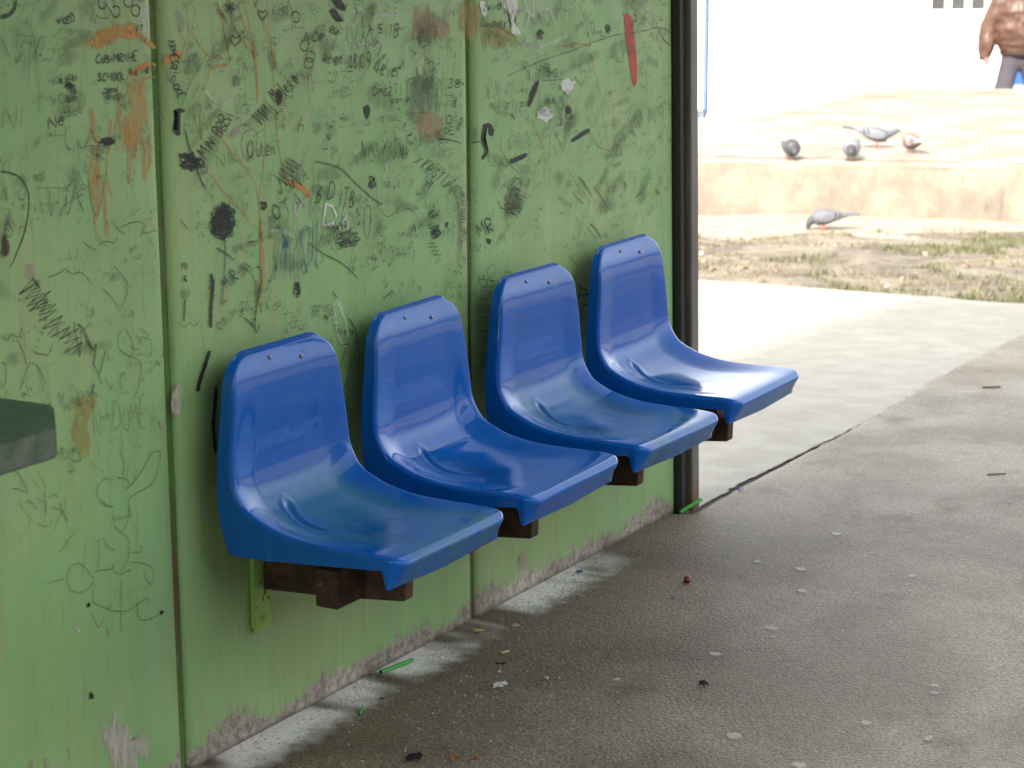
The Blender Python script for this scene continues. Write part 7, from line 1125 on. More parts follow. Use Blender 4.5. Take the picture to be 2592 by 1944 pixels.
# ------------------------------------------------------------------ seats
PROF = [(.0745, .856), (.0845, .832), (.0925, .795), (.0968, .735), (.099, .65), (.1055, .605), (.129, .566), (.166, .545), (.206, .531), (.27, .520), (.35, .517), (.44, .517), (.476, .514), (.492, .506)]
def make_shell():
    pr = crom(PROF, 24); acc = [0]
    for a, b in zip(pr, pr[1:]): acc.append(acc[-1] + math.hypot(b[0]-a[0], b[1]-a[1]))
    L = acc[-1]
    def at(s):
        s = max(0, min(L, s)); i = 0
        import bisect
        i = min(max(bisect.bisect_right(acc, s) - 1, 0), len(pr) - 2)
        t = (s - acc[i]) / (acc[i+1] - acc[i] or 1); return pr[i][0] + t*(pr[i+1][0]-pr[i][0]), pr[i][1] + t*(pr[i+1][1]-pr[i][1])
    def tan(s):
        a, b = at(s - .006), at(s + .006); d = math.hypot(b[0]-a[0], b[1]-a[1]); return (b[0]-a[0])/d, (b[1]-a[1])/d
    rc, rf = .062, .024
    def hw(s):
        zz = at(s)[1]; xx = at(s)[0]
        b = .172 + .030 * sstep(.86, .60, zz) if zz > .6 else .202
        b -= .004 * sstep(.40, .49, xx)
        if s < rc: b = b - rc + math.sqrt(max(0, rc*rc - (rc - s)**2))
        if s > L - rf: b = b - rf + math.sqrt(max(0, rf*rf - (rf - (L - s))**2))
        return b
    NS, NW = 150, 84
    ss = [rc * (1 - math.cos(math.pi/2 * k / 16)) for k in range(17)]
    ss += [rc + (L - rf - rc) * k / NS for k in range(1, NS)]
    ss += [L - rf * (1 - math.sin(math.pi/2 * k / 8)) for k in range(9)]
    ss[-1] = L
    ws = [-1 + 2 * k / NW for k in range(NW + 1)]
    ws = [math.copysign(1 - (1 - abs(w)) ** 1.15, w) for w in ws]
    slot = [(.140, -.060), (.150, -.070), (.180, -.084), (.212, -.087), (.252, -.076), (.30, -.055)]
    slot = crom(slot, 8)
    bm = bmesh.new(); G = []
    for s in ss:
        x, z = at(s); tx, tz = tan(s); nx, nz_ = -tz, tx; h = hw(s); row = []
        seat = sstep(.62, .55, z)
        D = (.0065 * (1 - seat) + .015 * seat) * sstep(.02, .24, s) * (1 - sstep(L - .30, L - .02, s))
        D += .0015 * sstep(0, .02, s) * (1 - sstep(L - .03, L, s))
        for w in ws:
            y = w * h; e = h - abs(y)
            d = D * sstep(-.01, .085, e) + .004 * seat * (1 - sstep(L - .10, L - .01, s)) * math.cos(min(1, abs(w)) * math.pi / 2)
            if .10 < x < .34 and z < .60 and -.12 < y < -.02:
                dm = 9; kk = 0
                for q, (sx, sy) in enumerate(slot):
                    dd = math.hypot(x - sx, y - sy)
                    if dd < dm: dm = dd; kk = q
                f = 1 - sstep(.45, 1.0, kk / len(slot))
                d += .0055 * f * math.exp(-(dm / .0052) ** 2) - .0012 * f * math.exp(-((dm - .011) / .006) ** 2)
            row.append(bm.verts.new((x - nx*d, y, z - nz_*d)))
        G.append(row)
    for a in range(len(ss) - 1):
        for b in range(NW): bm.faces.new((G[a][b], G[a][b+1], G[a+1][b+1], G[a+1][b]))
    loop = [(a, 0) for a in range(len(ss) - 1, 0, -1)] + [(0, b) for b in range(NW)] + [(a, NW) for a in range(len(ss) - 1)] + [(len(ss) - 1, b) for b in range(NW, 0, -1)]
    n = len(loop)
    P2 = [(ws[b] * hw(ss[a]), ss[a]) for a, b in loop]
    def norm2(i):
        vx = vy = 0
        for k in (1, 2, 3):
            a, b = P2[(i-k) % n], P2[(i+k) % n]; vx += b[0]-a[0]; vy += b[1]-a[1]
        d = math.hypot(vx, vy) or 1; return vy/d, -vx/d
    sg = 1
    i0 = loop.index((0, NW // 2))
    if norm2(i0)[1] > 0: sg = -1
    corner = [(.064, .60), (.0655, .555), (.073, .515), (.089, .468), (.13, .4675), (.19, .468)]
    cl = [0]
    for a, b in zip(corner, corner[1:]): cl.append(cl[-1] + math.hypot(b[0]-a[0], b[1]-a[1]))
    sA = next(s for s in [k*L/2000 for k in range(2001)] if at(s)[1] < .60); sB = next(s for s in [k*L/2000 for k in range(2001)] if at(s)[0] > .19)
    def Q(i):
        a, b = loop[i]; s = ss[a]; x, z = at(s); y = P2[i][0]; sgn = 1 if y > 0 else -1
        nw, ns = norm2(i); nw *= sg; ns *= sg
        fl = .010
        if s < sA:
            tx, tz = tan(s); oy, oz = nw * fl, ns * fl
            return Vector((.064 + .004 * sstep(.86, .6, z) * 0, y + oy, z + tz * oz))
        if s < sB:
            t = (s - sA) / (sB - sA) * cl[-1]; k = 0
            while k < len(cl) - 2 and cl[k+1] < t: k += 1
            u = (t - cl[k]) / (cl[k+1] - cl[k]); return Vector((corner[k][0] + u*(corner[k+1][0]-corner[k][0]), y + nw*fl, corner[k][1] + u*(corner[k+1][1]-corner[k][1])))
        side = abs(nw)
        zq = .468 + (x - .19) * .075
        lip = sstep(.452, .462, x)
        zq = zq * (1 - lip) + lip * (.444 + .006 * abs(y) / .2)
        xq = x * (1 - lip) + lip * min(x, .468)
        return Vector((xq - .0 * side, y + nw * .006, zq))
    rings = [[G[a][b] for a, b in loop]]
    rr_ = .0085
    for ang in (25, 50, 75, 95):
        an = R(ang); ring = []
        for i, (a, b) in enumerate(loop):
            s = ss[a]; x, z = at(s); tx, tz = tan(s); nx, nz_ = -tz, tx; nw, ns = norm2(i); nw *= sg; ns *= sg
            o = Vector((tx * ns, nw, tz * ns)); nn = Vector((nx, 0, nz_))
            ring.append(bm.verts.new(Vector((x, P2[i][0], z)) + o * rr_ * math.sin(an) - nn * rr_ * (1 - math.cos(an))))
        rings.append(ring)
    last = rings[-1]; qs = [Q(i) for i in range(n)]
    for t in (.25, .55, .85, .97, 1.0):
        ring = []
        for i in range(n):
            v = last[i].co.lerp(qs[i], t)
            ring.append(bm.verts.new(v))
        rings.append(ring)
    for r1, r2 in zip(rings, rings[1:]):
        for i in range(n): bm.faces.new((r1[i], r2[i], r2[(i+1) % n], r1[(i+1) % n]))
    bmesh.ops.remove_doubles(bm, verts=bm.verts[:], dist=1e-6)
    bmesh.ops.recalc_face_normals(bm, faces=bm.faces[:])
    me = bpy.data.meshes.new('shell'); bm.to_mesh(me); bm.free()
    c0 = min(me.polygons, key=lambda f: (f.center - Vector((.3, .05, .51))).length)
    if c0.normal.z < 0: me.flip_normals()
    return me
shell_me = make_shell()
def screw_mesh():
    bm = bmesh.new(); bmesh.ops.create_uvsphere(bm, u_segments=14, v_segments=8, radius=.008)
    for v in bm.verts: v.co.x = (v.co.z if v.co.z > 0 else v.co.z * .2) * .55; 
    bm2 = bmesh.new(); bmesh.ops.create_uvsphere(bm2, u_segments=14, v_segments=8, radius=.0048)
    for v in bm2.verts: v.co = Vector((v.co.z * (.5 if v.co.z > 0 else .1), v.co.x, v.co.y))
    bm.free(); me = bpy.data.meshes.new('screw'); bm2.to_mesh(me); bm2.free(); return me
scr_me = screw_mesh()
seat_txt = ['scuffed blue plastic seat nearest the viewer, at the left end of the row',
            'glossy clean deep blue plastic seat, second along from the left end',
            'blue plastic seat third along, between the glossy one and the seat by the post',
            'blue plastic seat farthest along, in front of the dark end post, its pan shining white']
for i in range(4):
    dz = (0, -.004, .001, .004)[i]; dy = (0, .004, -.003, 0)[i]
    st = empty('plastic_seat', (0, 3.600 + .52 * i + dy, dz)); st.rotation_euler = (R((0, .5, -.3, .4)[i]), R((0, -.5, .4, -.3)[i]), R((0, .6, -.5, .3)[i])); tag(st, seat_txt[i], 'seat', 'blue plastic seats in a row on the green wall')
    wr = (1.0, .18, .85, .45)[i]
    if i == 0:
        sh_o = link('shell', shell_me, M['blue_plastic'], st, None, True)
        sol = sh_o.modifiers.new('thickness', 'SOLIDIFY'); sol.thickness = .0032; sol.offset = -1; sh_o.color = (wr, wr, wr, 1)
        scs = [link('screw', scr_me, M['screw'] if k == 0 else None, st, (.0805 + (.842 - zv) * .36, yv, zv), True) for k, (yv, zv) in enumerate(((-.045, .842), (.058, .826)))]
        first = [sh_o] + scs
    else:
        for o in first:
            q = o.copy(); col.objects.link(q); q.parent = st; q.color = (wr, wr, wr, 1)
# welded support frame under the seats
fr = empty('seat_frame', (0, 3.6, 0)); tag(fr, 'rusty brown steel rail and arms bolted to the green wall under the blue seats', 'seat frame')
box('rail', (.222, -.105, .350), (.276, 1.80, .432), M['rust'], fr, .004)
for i in range(4):
    y = .52 * i
    prof = [(.018, .327), (.20, .338), (.372, .356), (.374, .418), (.345, .420), (.335, .440), (.315, .456), (.290, .456), (.272, .440), (.262, .425), (.10, .398), (.018, .396)]
    prism('arm', prof, 1, y - .006, y + .030, M['rust'], fr, .0025)
    s_ = prism('wall_strip', [(y - .034, .236), (y + .024, .236), (y + .026, .47), (y - .034, .47)], 0, .002, .014, M['strip'], fr, .002)
    for zz in (.445, .262):
        bm = bmesh.new(); bmesh.ops.create_cone(bm, cap_ends=True, segments=6, radius1=.008, radius2=.007, depth=.008)
        for v in bm.verts: v.co = Vector((v.co.z + .018, v.co.x + y - .004, v.co.y + zz))
        bm_obj('bolt', bm, M['strip'], fr)
# ------------------------------------------------------------------ the shelf in the left foreground
sf = empty('wall_shelf', (0, 2.2, 0)); tag(sf, 'thick dark green worn shelf board with chipped pale edge, at far left', 'shelf')
out_ = [(.004, .457), (.309, .457), (.421, .337), (.424, -.9), (.004, -.9)]
prism('board', [(a, b) for a, b in out_], 2, .898, .948, M['shelf'], sf, .004)
prism('edge_strip', [(.4265, .32), (.4325, .325), (.4355, -.9), (.4265, -.9)], 2, .905, .9505, M['shelf_edge'], sf, .0015)
prism('bracket', [(.02, .895), (.36, .895), (.30, .86), (.06, .60), (.02, .60)], 1, .05, .09, M['shelf'], sf, .003)

# ------------------------------------------------------------------ litter on the asphalt
def disc(bm, x, y, r, h, rr, n=9, sx=1.0, ang=0):
    top, bot = [], []
    for i in range(n):
        a = 6.283 * i / n; q = r * rr.uniform(.75, 1.15); px, py = q*math.cos(a)*sx, q*math.sin(a)
        X, Y = x + px*math.cos(ang) - py*math.sin(ang), y + px*math.sin(ang) + py*math.cos(ang)
        top.append(bm.verts.new((X, Y, h))); bot.append(bm.verts.new((x + (X-x)*1.12, y + (Y-y)*1.12, -.001)))
    bm.faces.new(top)
    for i in range(n): bm.faces.new((bot[i], bot[(i+1) % n], top[(i+1) % n], top[i]))
rl = random.Random(9)
for (x, y) in ((.417, 5.264), (.546, 5.26), (.655, 5.493), (.622, 5.085), (.864, 5.221), (.824, 5.348), (.674, 4.771), (.634, 4.53), (.704, 4.712), (1.159, 4.581), (1.175, 4.536), (1.11, 4.286), (1.076, 3.993), (.82, 6.186), (.892, 4.075), (.50, 5.62), (1.5, 4.9), (1.32, 5.6)):
    bm = bmesh.new(); disc(bm, 0, 0, rl.uniform(.006, .0175), .0018, rl, 10, rl.uniform(.8, 1.3)); bm_obj('gum_spot', bm, M['gum'], asphalt, (x, y, gxy(x, y) + .0035))
def litter(name, label, cat, bm, mat, loc, rz=0.0):
    o = bm_obj(name, bm, mat, None, loc); o.rotation_euler = (0, 0, rz); tag(o, label, cat); return o
def tube_bm(p0, p1, r, n=8, flat=1.0):
    bm = bmesh.new(); bmesh.ops.create_cone(bm, cap_ends=False, segments=n, radius1=r, radius2=r, depth=(Vector(p1)-Vector(p0)).length)
    q = (Vector(p1)-Vector(p0)).to_track_quat('Z', 'Y')
    for v in bm.verts: v.co.x *= flat
    for v in bm.verts: v.co = q @ v.co + (Vector(p0)+Vector(p1))/2
    bmesh.ops.solidify(bm, geom=bm.faces[:], thickness=.0008)
    return bm
def shred(seed, r, h, n=12):
    rr = random.Random(seed); bm = bmesh.new(); vs = [bm.verts.new((r*rr.uniform(.4, 1.2)*math.cos(6.283*i/n), r*.7*rr.uniform(.4, 1.2)*math.sin(6.283*i/n), rr.uniform(.001, h))) for i in range(n)]
    c_ = bm.verts.new((0, 0, h * .8))
    for i in range(n): bm.faces.new((vs[i], vs[(i+1) % n], c_))
    r_ = bmesh.ops.solidify(bm, geom=bm.faces[:], thickness=.001); return bm
def pebble(seed, r, fl=.7):
    bm = bmesh.new(); bmesh.ops.create_icosphere(bm, subdivisions=2, radius=r)
    for v in bm.verts: v.co *= 1 + .25 * noise.noise(v.co / r * 1.2 + Vector((seed, 0, 0))); v.co.z *= fl
    return bm
ZG = .0035
litter('drinking_straw', 'long bright green straw lying against the foot of the wall under the nearest seat', 'straw', tube_bm((.010, -.052, .005), (.030, .052, .0055), .0048), M['straw'], (.012, 4.078, ZG), 0)
litter('drinking_straw', 'short bright green straw piece lying at lower left of the long one', 'straw', tube_bm((-.006, .022, .0035), (.016, -.022, .004), .0030), M['straw'], (.115, 3.800, ZG), 0)
litter('drinking_straw', 'bright green straw leaning at the foot of the dark post', 'straw', tube_bm((.020, -.048, .005), (.050, .030, .030), .0055), M['straw'], (.006, 5.640, ZG), 0)
for nm, lb, ct, sd_, r_, h_, mt, xy in (
    ('paper_scrap', 'largest crumpled white scrap on the open asphalt, lower middle', 'scrap', 1, .024, .012, 'scrap', (.305, 4.095)),
    ('paper_scrap', 'small white scrap just right of the largest crumpled one', 'scrap', 2, .010, .008, 'scrap', (.372, 4.185)),
    ('paper_scrap', 'white flake near the wall joint below the second seat', 'scrap', 3, .014, .006, 'scrap', (.122, 4.476)),
    ('paper_scrap', 'tiny bright white bit on the dark floor, left of the largest scrap', 'scrap', 4, .009, .008, 'scrap', (.258, 4.165)),
    ('paper_scrap', 'white fleck right of centre between two pale gum spots', 'scrap', 5, .010, .005, 'scrap', (.514, 4.255)),
    ('paper_scrap', 'lone bright white scrap on the asphalt at lower right', 'scrap', 6, .016, .006, 'scrap', (1.261, 4.26)),
    ('blue_chip', 'small blue plastic chip at the broken seam beyond the post', 'plastic chip', 7, .020, .010, 'bluebit', (.05, 5.956)),
    ('blue_chip', 'blue chip in the white powder by the wall under the third seat', 'plastic chip', 8, .014, .006, 'bluebit', (.045, 4.946)),
    ('blue_chip', 'tiny blue chip on the open floor beside the red berry', 'plastic chip', 9, .009, .006, 'bluebit', (.362, 4.861)),
    ('blue_chip', 'blue chip on the floor above the short green straw', 'plastic chip', 10, .008, .005, 'bluebit', (.118, 3.886)),
    ('leaf_scrap', 'curled orange brown leaf scrap at the bottom edge of the floor', 'leaf', 11, .017, .012, 'orange_leaf', (.445, 3.664)),
    ('leaf_scrap', 'smaller reddish leaf crumb right of the curled orange scrap', 'leaf', 12, .013, .008, 'orange_leaf', (.478, 3.688)),
    ('debris_clump', 'flat dark clump of wet debris at the bottom left of the floor', 'debris', 13, .030, .010, 'clump', (.37, 3.629)),
    ('debris_clump', 'dark brown crumbled clump on the open asphalt, right of centre', 'debris', 14, .018, .012, 'clump', (.704, 4.321)),
    ('debris_clump', 'small dark brown lump on the floor right of the long green straw', 'debris', 15, .013, .010, 'clump', (.236, 4.208))):
    litter(nm, lb, ct, shred(sd_, r_, h_), M[mt], (xy[0], xy[1], gxy(*xy) + ZG), sd_ * 1.3)
litter('berry', 'round dark red berry on the asphalt, right of the wall end', 'berry', pebble(3, .011, .9), M['berry'], (.332, 5.008, ZG + .008))
litter('cigarette_butt', 'yellowish cigarette butt at the foot of the wall joint', 'cigarette butt', tube_bm((-.012, 0, .004), (.012, .006, .004), .0038), M['butt'], (.065, 4.392, ZG), .3)
litter('cigarette_butt', 'pale cigarette butt on the dark floor above the largest white scrap', 'cigarette butt', tube_bm((-.010, 0, .0035), (.010, .002, .0035), .0034), M['butt'], (.20, 4.29, ZG), 1.1)
litter('twig', 'thin dark twig on the grey asphalt beyond the seam, right side', 'twig', tube_bm((-.03, -.006, .003), (.03, .008, .003), .0022, 6), M['twig'], (.66, 6.55, gxy(.66, 6.55) + ZG), .5)
litter('twig', 'short dark twig by the seam at the right edge', 'twig', tube_bm((-.035, 0, .003), (.035, 0, .004), .0035, 6), M['twig'], (.12, 8.15, gxy(.12, 8.15) + ZG), .6)
# sand and grit: too many to count
bm = bmesh.new(); rgr = random.Random(31)
for _ in range(900):
    x = abs(rgr.gauss(0, .5)) + .02; y = rgr.uniform(3.2, 5.6); r_ = rgr.uniform(.0012, .0034)
    if x > 1.5: continue
    b = [bm.verts.new((x + r_*math.cos(a), y + r_*math.sin(a), ZG - .0005)) for a in (0.3, 1.9, 3.4, 5.0)]; t_ = bm.verts.new((x, y, ZG + r_))
    for k in range(4): bm.faces.new((b[k], b[(k+1) % 4], t_))
tag(bm_obj('grit', bm, M['gum']), kind='stuff')
# ------------------------------------------------------------------ pigeons
def loft(rings, nseg=14):
    """rings: (x, z, half width, half height)"""
    bm = bmesh.new(); pts = crom(rings, 4); L = []
    for i, (x, z, w, h) in enumerate(pts):
        a = pts[max(i-1, 0)]; b = pts[min(i+1, len(pts)-1)]; tx, tz = b[0]-a[0], b[1]-a[1]; d = math.hypot(tx, tz) or 1; tx /= d; tz /= d
        L.append([bm.verts.new((x - tz*h*math.sin(t), w*math.cos(t), z + tx*h*math.sin(t))) for t in [6.28318*k/nseg for k in range(nseg)]])
    for r1, r2 in zip(L, L[1:]):
        for k in range(nseg): bm.faces.new((r1[k], r1[(k+1) % nseg], r2[(k+1) % nseg], r2[k]))
    bm.faces.new(L[0][::-1]); bm.faces.new(L[-1]); bmesh.ops.recalc_face_normals(bm, faces=bm.faces[:]); return bm
def pigeon(loc, rz, pose, body, wing, head, label, tail='pigeon_dark', scale=1.0):
    root = empty('pigeon', loc, rz); root.scale = (scale,)*3; tag(root, label, 'pigeon', 'pigeons feeding beyond the shelter')
    if pose == 'peck':      # head down at +x, tail up at -x
        B = [(-.165, .105, .016, .004), (-.11, .098, .024, .010), (-.06, .095, .042, .034), (0, .090, .055, .052), (.05, .082, .052, .052), (.085, .068, .038, .040)]
        H = [(.070, .080, .034, .036), (.105, .058, .024, .026), (.118, .034, .019, .020), (.122, .022, .017, .018), (.124, .010, .010, .010)]
        bk = ((.124, 0, .014), (.130, 0, -.006)); eye = (.128, .024)
    elif pose == 'crouch':  # seen end on, head drawn in
        B = [(-.165, .100, .016, .004), (-.11, .100, .024, .012), (-.06, .098, .046, .040), (0, .092, .060, .062), (.05, .086, .060, .064), (.085, .080, .046, .050)]
        H = [(.070, .085, .040, .042), (.100, .078, .028, .030), (.122, .070, .021, .022), (.132, .062, .018, .018), (.138, .054, .010, .010)]
        bk = ((.136, 0, .056), (.148, 0, .040)); eye = (.130, .072)
    else:                   # head stretched level
        B = [(-.185, .150, .016, .004), (-.13, .136, .024, .010), (-.08, .125, .042, .034), (-.01, .105, .055, .052), (.05, .092, .052, .050), (.085, .090, .040, .040)]
        H = [(.070, .095, .036, .036), (.115, .112, .024, .025), (.145, .126, .020, .021), (.162, .130, .016, .017), (.176, .128, .008, .009)]
        bk = ((.172, 0, .127), (.194, 0, .122)); eye = (.158, .134)
    bm_obj('body', loft(B), M[body], root, None, True)
    bm_obj('head', loft(H), M[head], root, None, True)
    T = [(B[0][0] - .055, B[0][1] + .004, .028, .008), (B[0][0], B[0][1], .024, .009), (B[1][0], B[1][1] - .002, .022, .009)]
    bm_obj('tail', loft(T), M[tail], root, None, True)
    for sd_ in (1, -1):
        Wg = [(B[0][0] - .01, B[0][1] + .008, .006, .006), (B[1][0], B[1][1] + .004, .010, .020), (B[2][0], B[2][1] + .004, .013, .034), (B[3][0], B[3][1] + .004, .014, .042), (B[4][0] - .005, B[4][1] + .006, .012, .034), (B[4][0] + .022, B[4][1] + .002, .006, .016)]
        bm = loft(Wg, 10)
        for v in bm.verts: v.co.y += sd_ * (.044 - .24 * max(0, -.03 - v.co.x))
        w = bm_obj('wing', bm, M[wing], root, None, True)
        for xx in (-.055, -.085):
            b2 = bmesh.new(); bm_box(b2, (xx - .006, -.004, -.020), (xx + .006, .004, .026), .003)
            zc = B[2][1] + .004
            for v in b2.verts: v.co.x += -.25 * (v.co.z); v.co.z += zc; v.co.y += sd_ * (.058 - .24 * max(0, -.03 - v.co.x))
            bm_obj('wing_bar', b2, M['pigeon_dark'], w)
        lg = bmesh.new()
        for p0, p1, rr_ in (((.012, sd_*.022, .055), (.018, sd_*.022, .004), .0045), ((.018, sd_*.022, .004), (.044, sd_*.022, .002), .003), ((.018, sd_*.022, .004), (.036, sd_*.036, .002), .003), ((.018, sd_*.022, .004), (.036, sd_*.010, .002), .003), ((.018, sd_*.022, .004), (.002, sd_*.022, .002), .003)):
            t = bpy.data.meshes.new('t'); q = tube_bm(p0, p1, rr_, 6); q.to_mesh(t); q.free(); lg.from_mesh(t); bpy.data.meshes.remove(t)
        bm_obj('leg', lg, M['foot'], root)
        e = bmesh.new(); bmesh.ops.create_icosphere(e, subdivisions=1, radius=.004)
        bm_obj('eye', e, M['beak'], root, (eye[0], sd_ * .015, eye[1]))
    b = bmesh.new(); bmesh.ops.create_cone(b, cap_ends=True, segments=8, radius1=.006, radius2=.001, depth=(Vector(bk[1]) - Vector(bk[0])).length)
    q = (Vector(bk[1]) - Vector(bk[0])).to_track_quat('Z', 'Y')
    for v in b.verts: v.co = q @ v.co + (Vector(bk[0]) + Vector(bk[1])) / 2
    bm_obj('beak', b, M['beak'], root)
    return root
ZTp = -.078
pigeon(site(2.012, 15.86, ZTp), YAW - 1.45, 'crouch', 'pigeon_dark', 'pigeon_dark', 'pigeon_dark', 'round dark pigeon facing the shelter, leftmost on the terrace edge', scale=1.0)
pigeon(site(2.440, 15.80, ZTp), YAW - 1.75, 'crouch', 'pigeon_light', 'pigeon_light', 'pigeon_dark', 'grey pigeon with dark breast bowing towards the shelter, before the larger pale one', tail='pigeon_light', scale=1.08)
pigeon(site(2.735, 16.58, ZTp), YAW - .06, 'level', 'pigeon', 'pigeon_light', 'pigeon', 'large pale grey pigeon with dark wing bars in side view, head to the right', scale=1.02)
pigeon(site(2.954, 16.23, ZTp), YAW + 1.9, 'crouch', 'pigeon_red', 'pigeon_white', 'pigeon_white', 'small reddish and white pigeon pecking, rightmost on the terrace', tail='pigeon_white', scale=.95)
pigeon(site(2.135, 14.844, gz(14.844) + .008), YAW + math.pi - .08, 'peck', 'pigeon_check', 'pigeon_check', 'pigeon_dark', 'chequered grey pigeon pecking on the dirt path below the low wall', tail='pigeon', scale=1.0)
lf = bmesh.new(); 
lv = [lf.verts.new(v) for v in ((-.10, -.012, .004), (-.03, -.03, .03), (.06, -.02, .055), (.09, .01, .062), (.02, .03, .045), (-.06, .022, .02))]; lf.faces.new(lv); bmesh.ops.solidify(lf, geom=lf.faces[:], thickness=.002)
o = bm_obj('dry_leaf', lf, M['leaf_pale'], None, site(2.29, 15.98, ZTp + .004)); o.rotation_euler = (0, 0, YAW + .1); tag(o, 'curled tan leaf on the terrace just left of the bowing grey pigeon', 'leaf')

# ------------------------------------------------------------------ the walking person
def skin(name, V, E, RAD, mat, parent, sub=2):
    me = bpy.data.meshes.new(name); me.from_pydata(V, E, []); me.update(); o = link(name, me, mat, parent)
    sk = o.modifiers.new('skin', 'SKIN'); sk.use_smooth_shade = True
    if not me.skin_vertices: me.attributes
    for i, r_ in enumerate(RAD):
        d = me.skin_vertices[0].data[i]; d.radius = r_ if isinstance(r_, tuple) else (r_, r_); d.use_root = (i == 0)
    ss_ = o.modifiers.new('smooth', 'SUBSURF'); ss_.levels = sub; ss_.render_levels = sub
    return o
pe = empty('person', site(5.11, 22.35, -.865), YAW); pe.scale = (1.11,)*3; tag(pe, 'person walking behind the terrace in brown leather jacket and dark trousers', 'person')
HIP = (0, 0, .96)
def arm_chain(sd_):
    if sd_ < 0: return [(-.17, .02, 1.44), (-.275, .05, 1.20), (-.305, .02, 1.00), (-.30, -.02, .92)]
    return [(.17, -.02, 1.44), (.27, -.08, 1.19), (.31, -.20, 1.00), (.32, -.24, .93)]
legL = [(-.085, 0, .90), (-.165, -.01, .52), (-.32, .05, .10)]
legR = [(.085, 0, .90), (.185, -.04, .51), (.33, -.06, .09)]
V = [HIP, (0, 0, 1.15), (0, 0, 1.40), (0, 0, 1.50), (.01, -.01, 1.58), (.02, -.03, 1.66), (.015, -.02, 1.745)]
RAD = [(.105, .085), (.12, .09), (.13, .09), .052, .062, (.080, .092), (.058, .066)]
E_ = [(0, 1), (1, 2), (2, 3), (3, 4), (4, 5), (5, 6)]
for sd_ in (-1, 1):
    A_ = arm_chain(sd_); b0 = len(V); V += A_; RAD += [.058, .043, .030, (.034, .018)]; E_ += [(2, b0), (b0, b0+1), (b0+1, b0+2), (b0+2, b0+3)]
    hx, hy, hz = A_[3]
    for k, (dx, dy, ln) in enumerate(((-.010, -.030, .070), (-.004, -.012, .082), (.002, .006, .078), (.006, .022, .062))):
        i = len(V); V += [(hx + dx*.6, hy + dy, hz - .03), (hx + dx - sd_*.010, hy + dy, hz - .03 - ln)]; RAD += [.009, .0075]; E_ += [(b0+3, i), (i, i+1)]
    i = len(V); V += [(hx - sd_*.014, hy - .036, hz + .005), (hx - sd_*.022, hy - .052, hz - .045)]; RAD += [.010, .008]; E_ += [(b0+3, i), (i, i+1)]
for lg_ in (legL, legR):
    b0 = len(V); f = lg_[2]; V += lg_ + [(f[0] + .04, f[1] - .02, .045), (f[0] + .15, f[1] - .05, .03)]; RAD += [.066, .050, .038, .036, .028]; E_ += [(0, b0), (b0, b0+1), (b0+1, b0+2), (b0+2, b0+3), (b0+3, b0+4)]
skin('body', V, E_, RAD, M['skin'], pe)
# trousers
V = [(0, 0, 1.16), (0, 0, .95)]; RAD = [(.155, .11), (.168, .125)]; E_ = [(0, 1)]
for lg_ in (legL, legR):
    b0 = len(V); a, k_, f = [Vector(q) for q in lg_]; mid = (a + k_)/2
    V += [tuple(a), tuple(mid), tuple(k_), tuple((k_ + f)/2), tuple(f)]; RAD += [.096, .092, .086, .084, .088]; E_ += [(1, b0)] + [(b0+i, b0+i+1) for i in range(4)]
skin('trousers', V, E_, RAD, M['cloth'], pe)
# jacket: boxy blouson with full sleeves, creased across
def sleeve_loft(bm, path, seed, nseg=22, cap=False):
    pts = crom(path, 5); L = []
    for i, (x, y, z, rx, ry) in enumerate(pts):
        a = Vector(pts[max(i-1, 0)][:3]); b = Vector(pts[min(i+1, len(pts)-1)][:3]); t = (b - a).normalized()
        u = t.cross(Vector((0, 1, 0))); u = u.normalized() if u.length > .1 else Vector((1, 0, 0)); w = t.cross(u).normalized()
        row = []
        for k in range(nseg):
            an = 6.28318 * k / nseg; f = 1 + .10 * nz(math.cos(an) * 1.1 + seed, math.sin(an) * 1.1, i * .62 + math.sin(an) * .9) * (0 < i < len(pts) - 1)
            row.append(bm.verts.new(Vector((x, y, z)) + u * rx * f * math.cos(an) + w * ry * f * math.sin(an)))
        L.append(row)
    for r1, r2 in zip(L, L[1:]):
        for k in range(nseg): bm.faces.new((r1[k], r1[(k+1) % nseg], r2[(k+1) % nseg], r2[k]))
    if cap: bm.faces.new(L[0][::-1]); bm.faces.new(L[-1])
jb = bmesh.new()
sleeve_loft(jb, [(0, 0, 1.02, .185, .145), (0, 0, 1.06, .215, .165), (0, 0, 1.14, .240, .180), (0, 0, 1.26, .245, .180), (0, 0, 1.37, .240, .172), (0, 0, 1.45, .205, .145), (0, 0, 1.505, .135, .105), (0, 0, 1.54, .085, .085)], 3, 30, True)
bmesh.ops.recalc_face_normals(jb, faces=jb.faces[:])
jk = bm_obj('jacket', jb, M['leather'], pe, None, True)
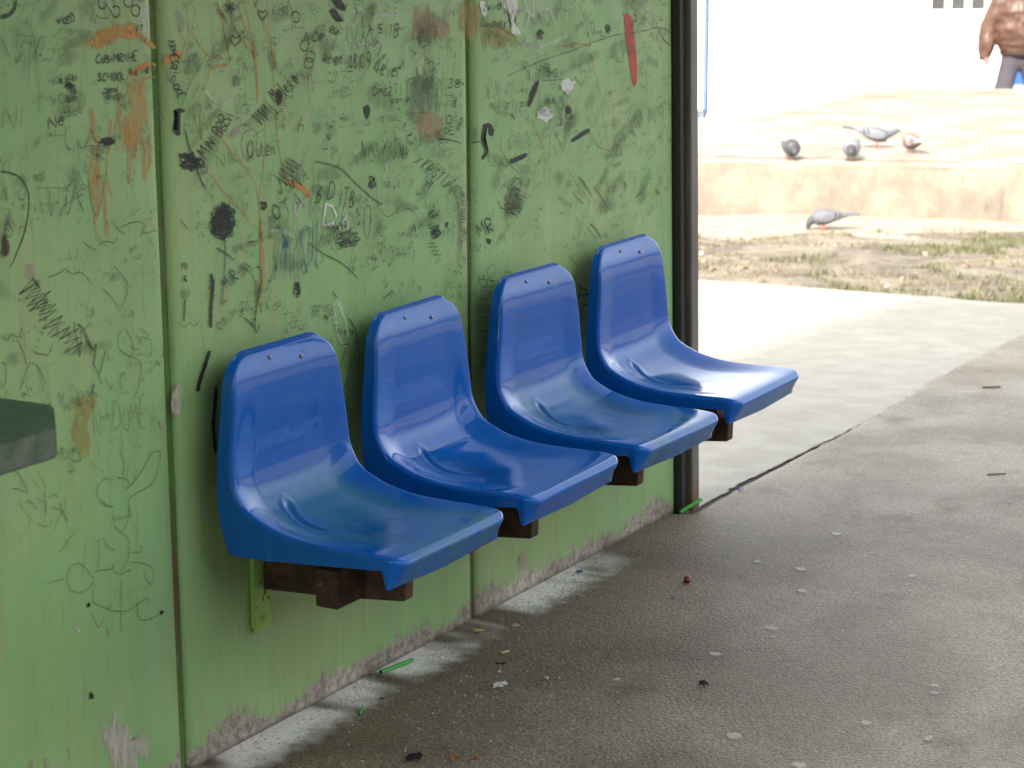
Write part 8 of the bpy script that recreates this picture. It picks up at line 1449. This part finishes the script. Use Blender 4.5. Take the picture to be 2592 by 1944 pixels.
for sd_ in (-1, 1):
    a, e_, w_ = [Vector(q) for q in arm_chain(sd_)[:3]]; w2 = w_ + (w_ - e_) * .22
    jb = bmesh.new()
    P5 = lambda v, r_: (v.x, v.y, v.z, r_, r_ * .95)
    sleeve_loft(jb, [P5(a + Vector((-sd_*.06, 0, .03)), .075), P5(a, .098), P5((a + e_)/2, .098), P5(e_, .090), P5((e_ + w_)/2, .086), P5(w_, .070), P5(w2, .050)], 11 + sd_, 20, True)
    bmesh.ops.recalc_face_normals(jb, faces=jb.faces[:])
    bm_obj('sleeve', jb, M['leather'], pe, None, True)
    jb = bmesh.new(); w3 = w2 + (w_ - e_) * .16
    sleeve_loft(jb, [P5(w2 - (w_ - e_) * .02, .054), P5(w3, .050)], 5, 16, True)
    bmesh.ops.recalc_face_normals(jb, faces=jb.faces[:]); bm_obj('cuff', jb, M['leather_dark'], pe, None, True)
hb = bmesh.new(); ringv = []
for zz, q in ((.975, 1.02), (.985, 1.06), (1.035, 1.06), (1.05, 1.02)):
    ringv.append([hb.verts.new((.172*q*math.cos(6.2832*k/28), .140*q*math.sin(6.2832*k/28), zz)) for k in range(28)])
for r1, r2 in zip(ringv, ringv[1:]):
    for k in range(28): hb.faces.new((r1[k], r1[(k+1) % 28], r2[(k+1) % 28], r2[k]))
bm_obj('waistband', hb, M['leather_dark'], pe, None, True)
hb = bmesh.new(); ringv = []
for zz, q in ((1.49, .10), (1.53, .098), (1.575, .105)):
    ringv.append([hb.verts.new((q*math.cos(6.2832*k/20), q*.95*math.sin(6.2832*k/20), zz)) for k in range(20)])
for r1, r2 in zip(ringv, ringv[1:]):
    for k in range(20): hb.faces.new((r1[k], r1[(k+1) % 20], r2[(k+1) % 20], r2[k]))
bm_obj('collar', hb, M['leather_dark'], pe, None, True)
bm = bmesh.new(); bmesh.ops.create_uvsphere(bm, u_segments=20, v_segments=12, radius=.108)
for v in bm.verts:
    v.co.z *= .95; v.co.y *= 1.1
    if v.co.z < -.015 and v.co.y < .01: v.co.y = .01 + (v.co.y - .01)*.2
bm_obj('hair', bm, M['hair'], pe, (.018, .0, 1.705), True)
for lg_ in (legL, legR):
    f = lg_[2]; bm = bmesh.new(); bm_box(bm, (f[0] - .06, f[1] - .075, 0.0), (f[0] + .20, f[1] + .035, .085), .03, 3)
    for v in bm.verts:
        if v.co.x > f[0] + .08: v.co.z *= .7
    bm_obj('shoe', bm, M['shoe'], pe, None, True)
for sd_, zz in ((-1, 1.70), (1, 1.70)):
    e = bmesh.new(); bmesh.ops.create_icosphere(e, subdivisions=2, radius=.011); bm_obj('eye', e, M['scrap'], pe, (.085, -.06 + sd_*.03 , 1.672))
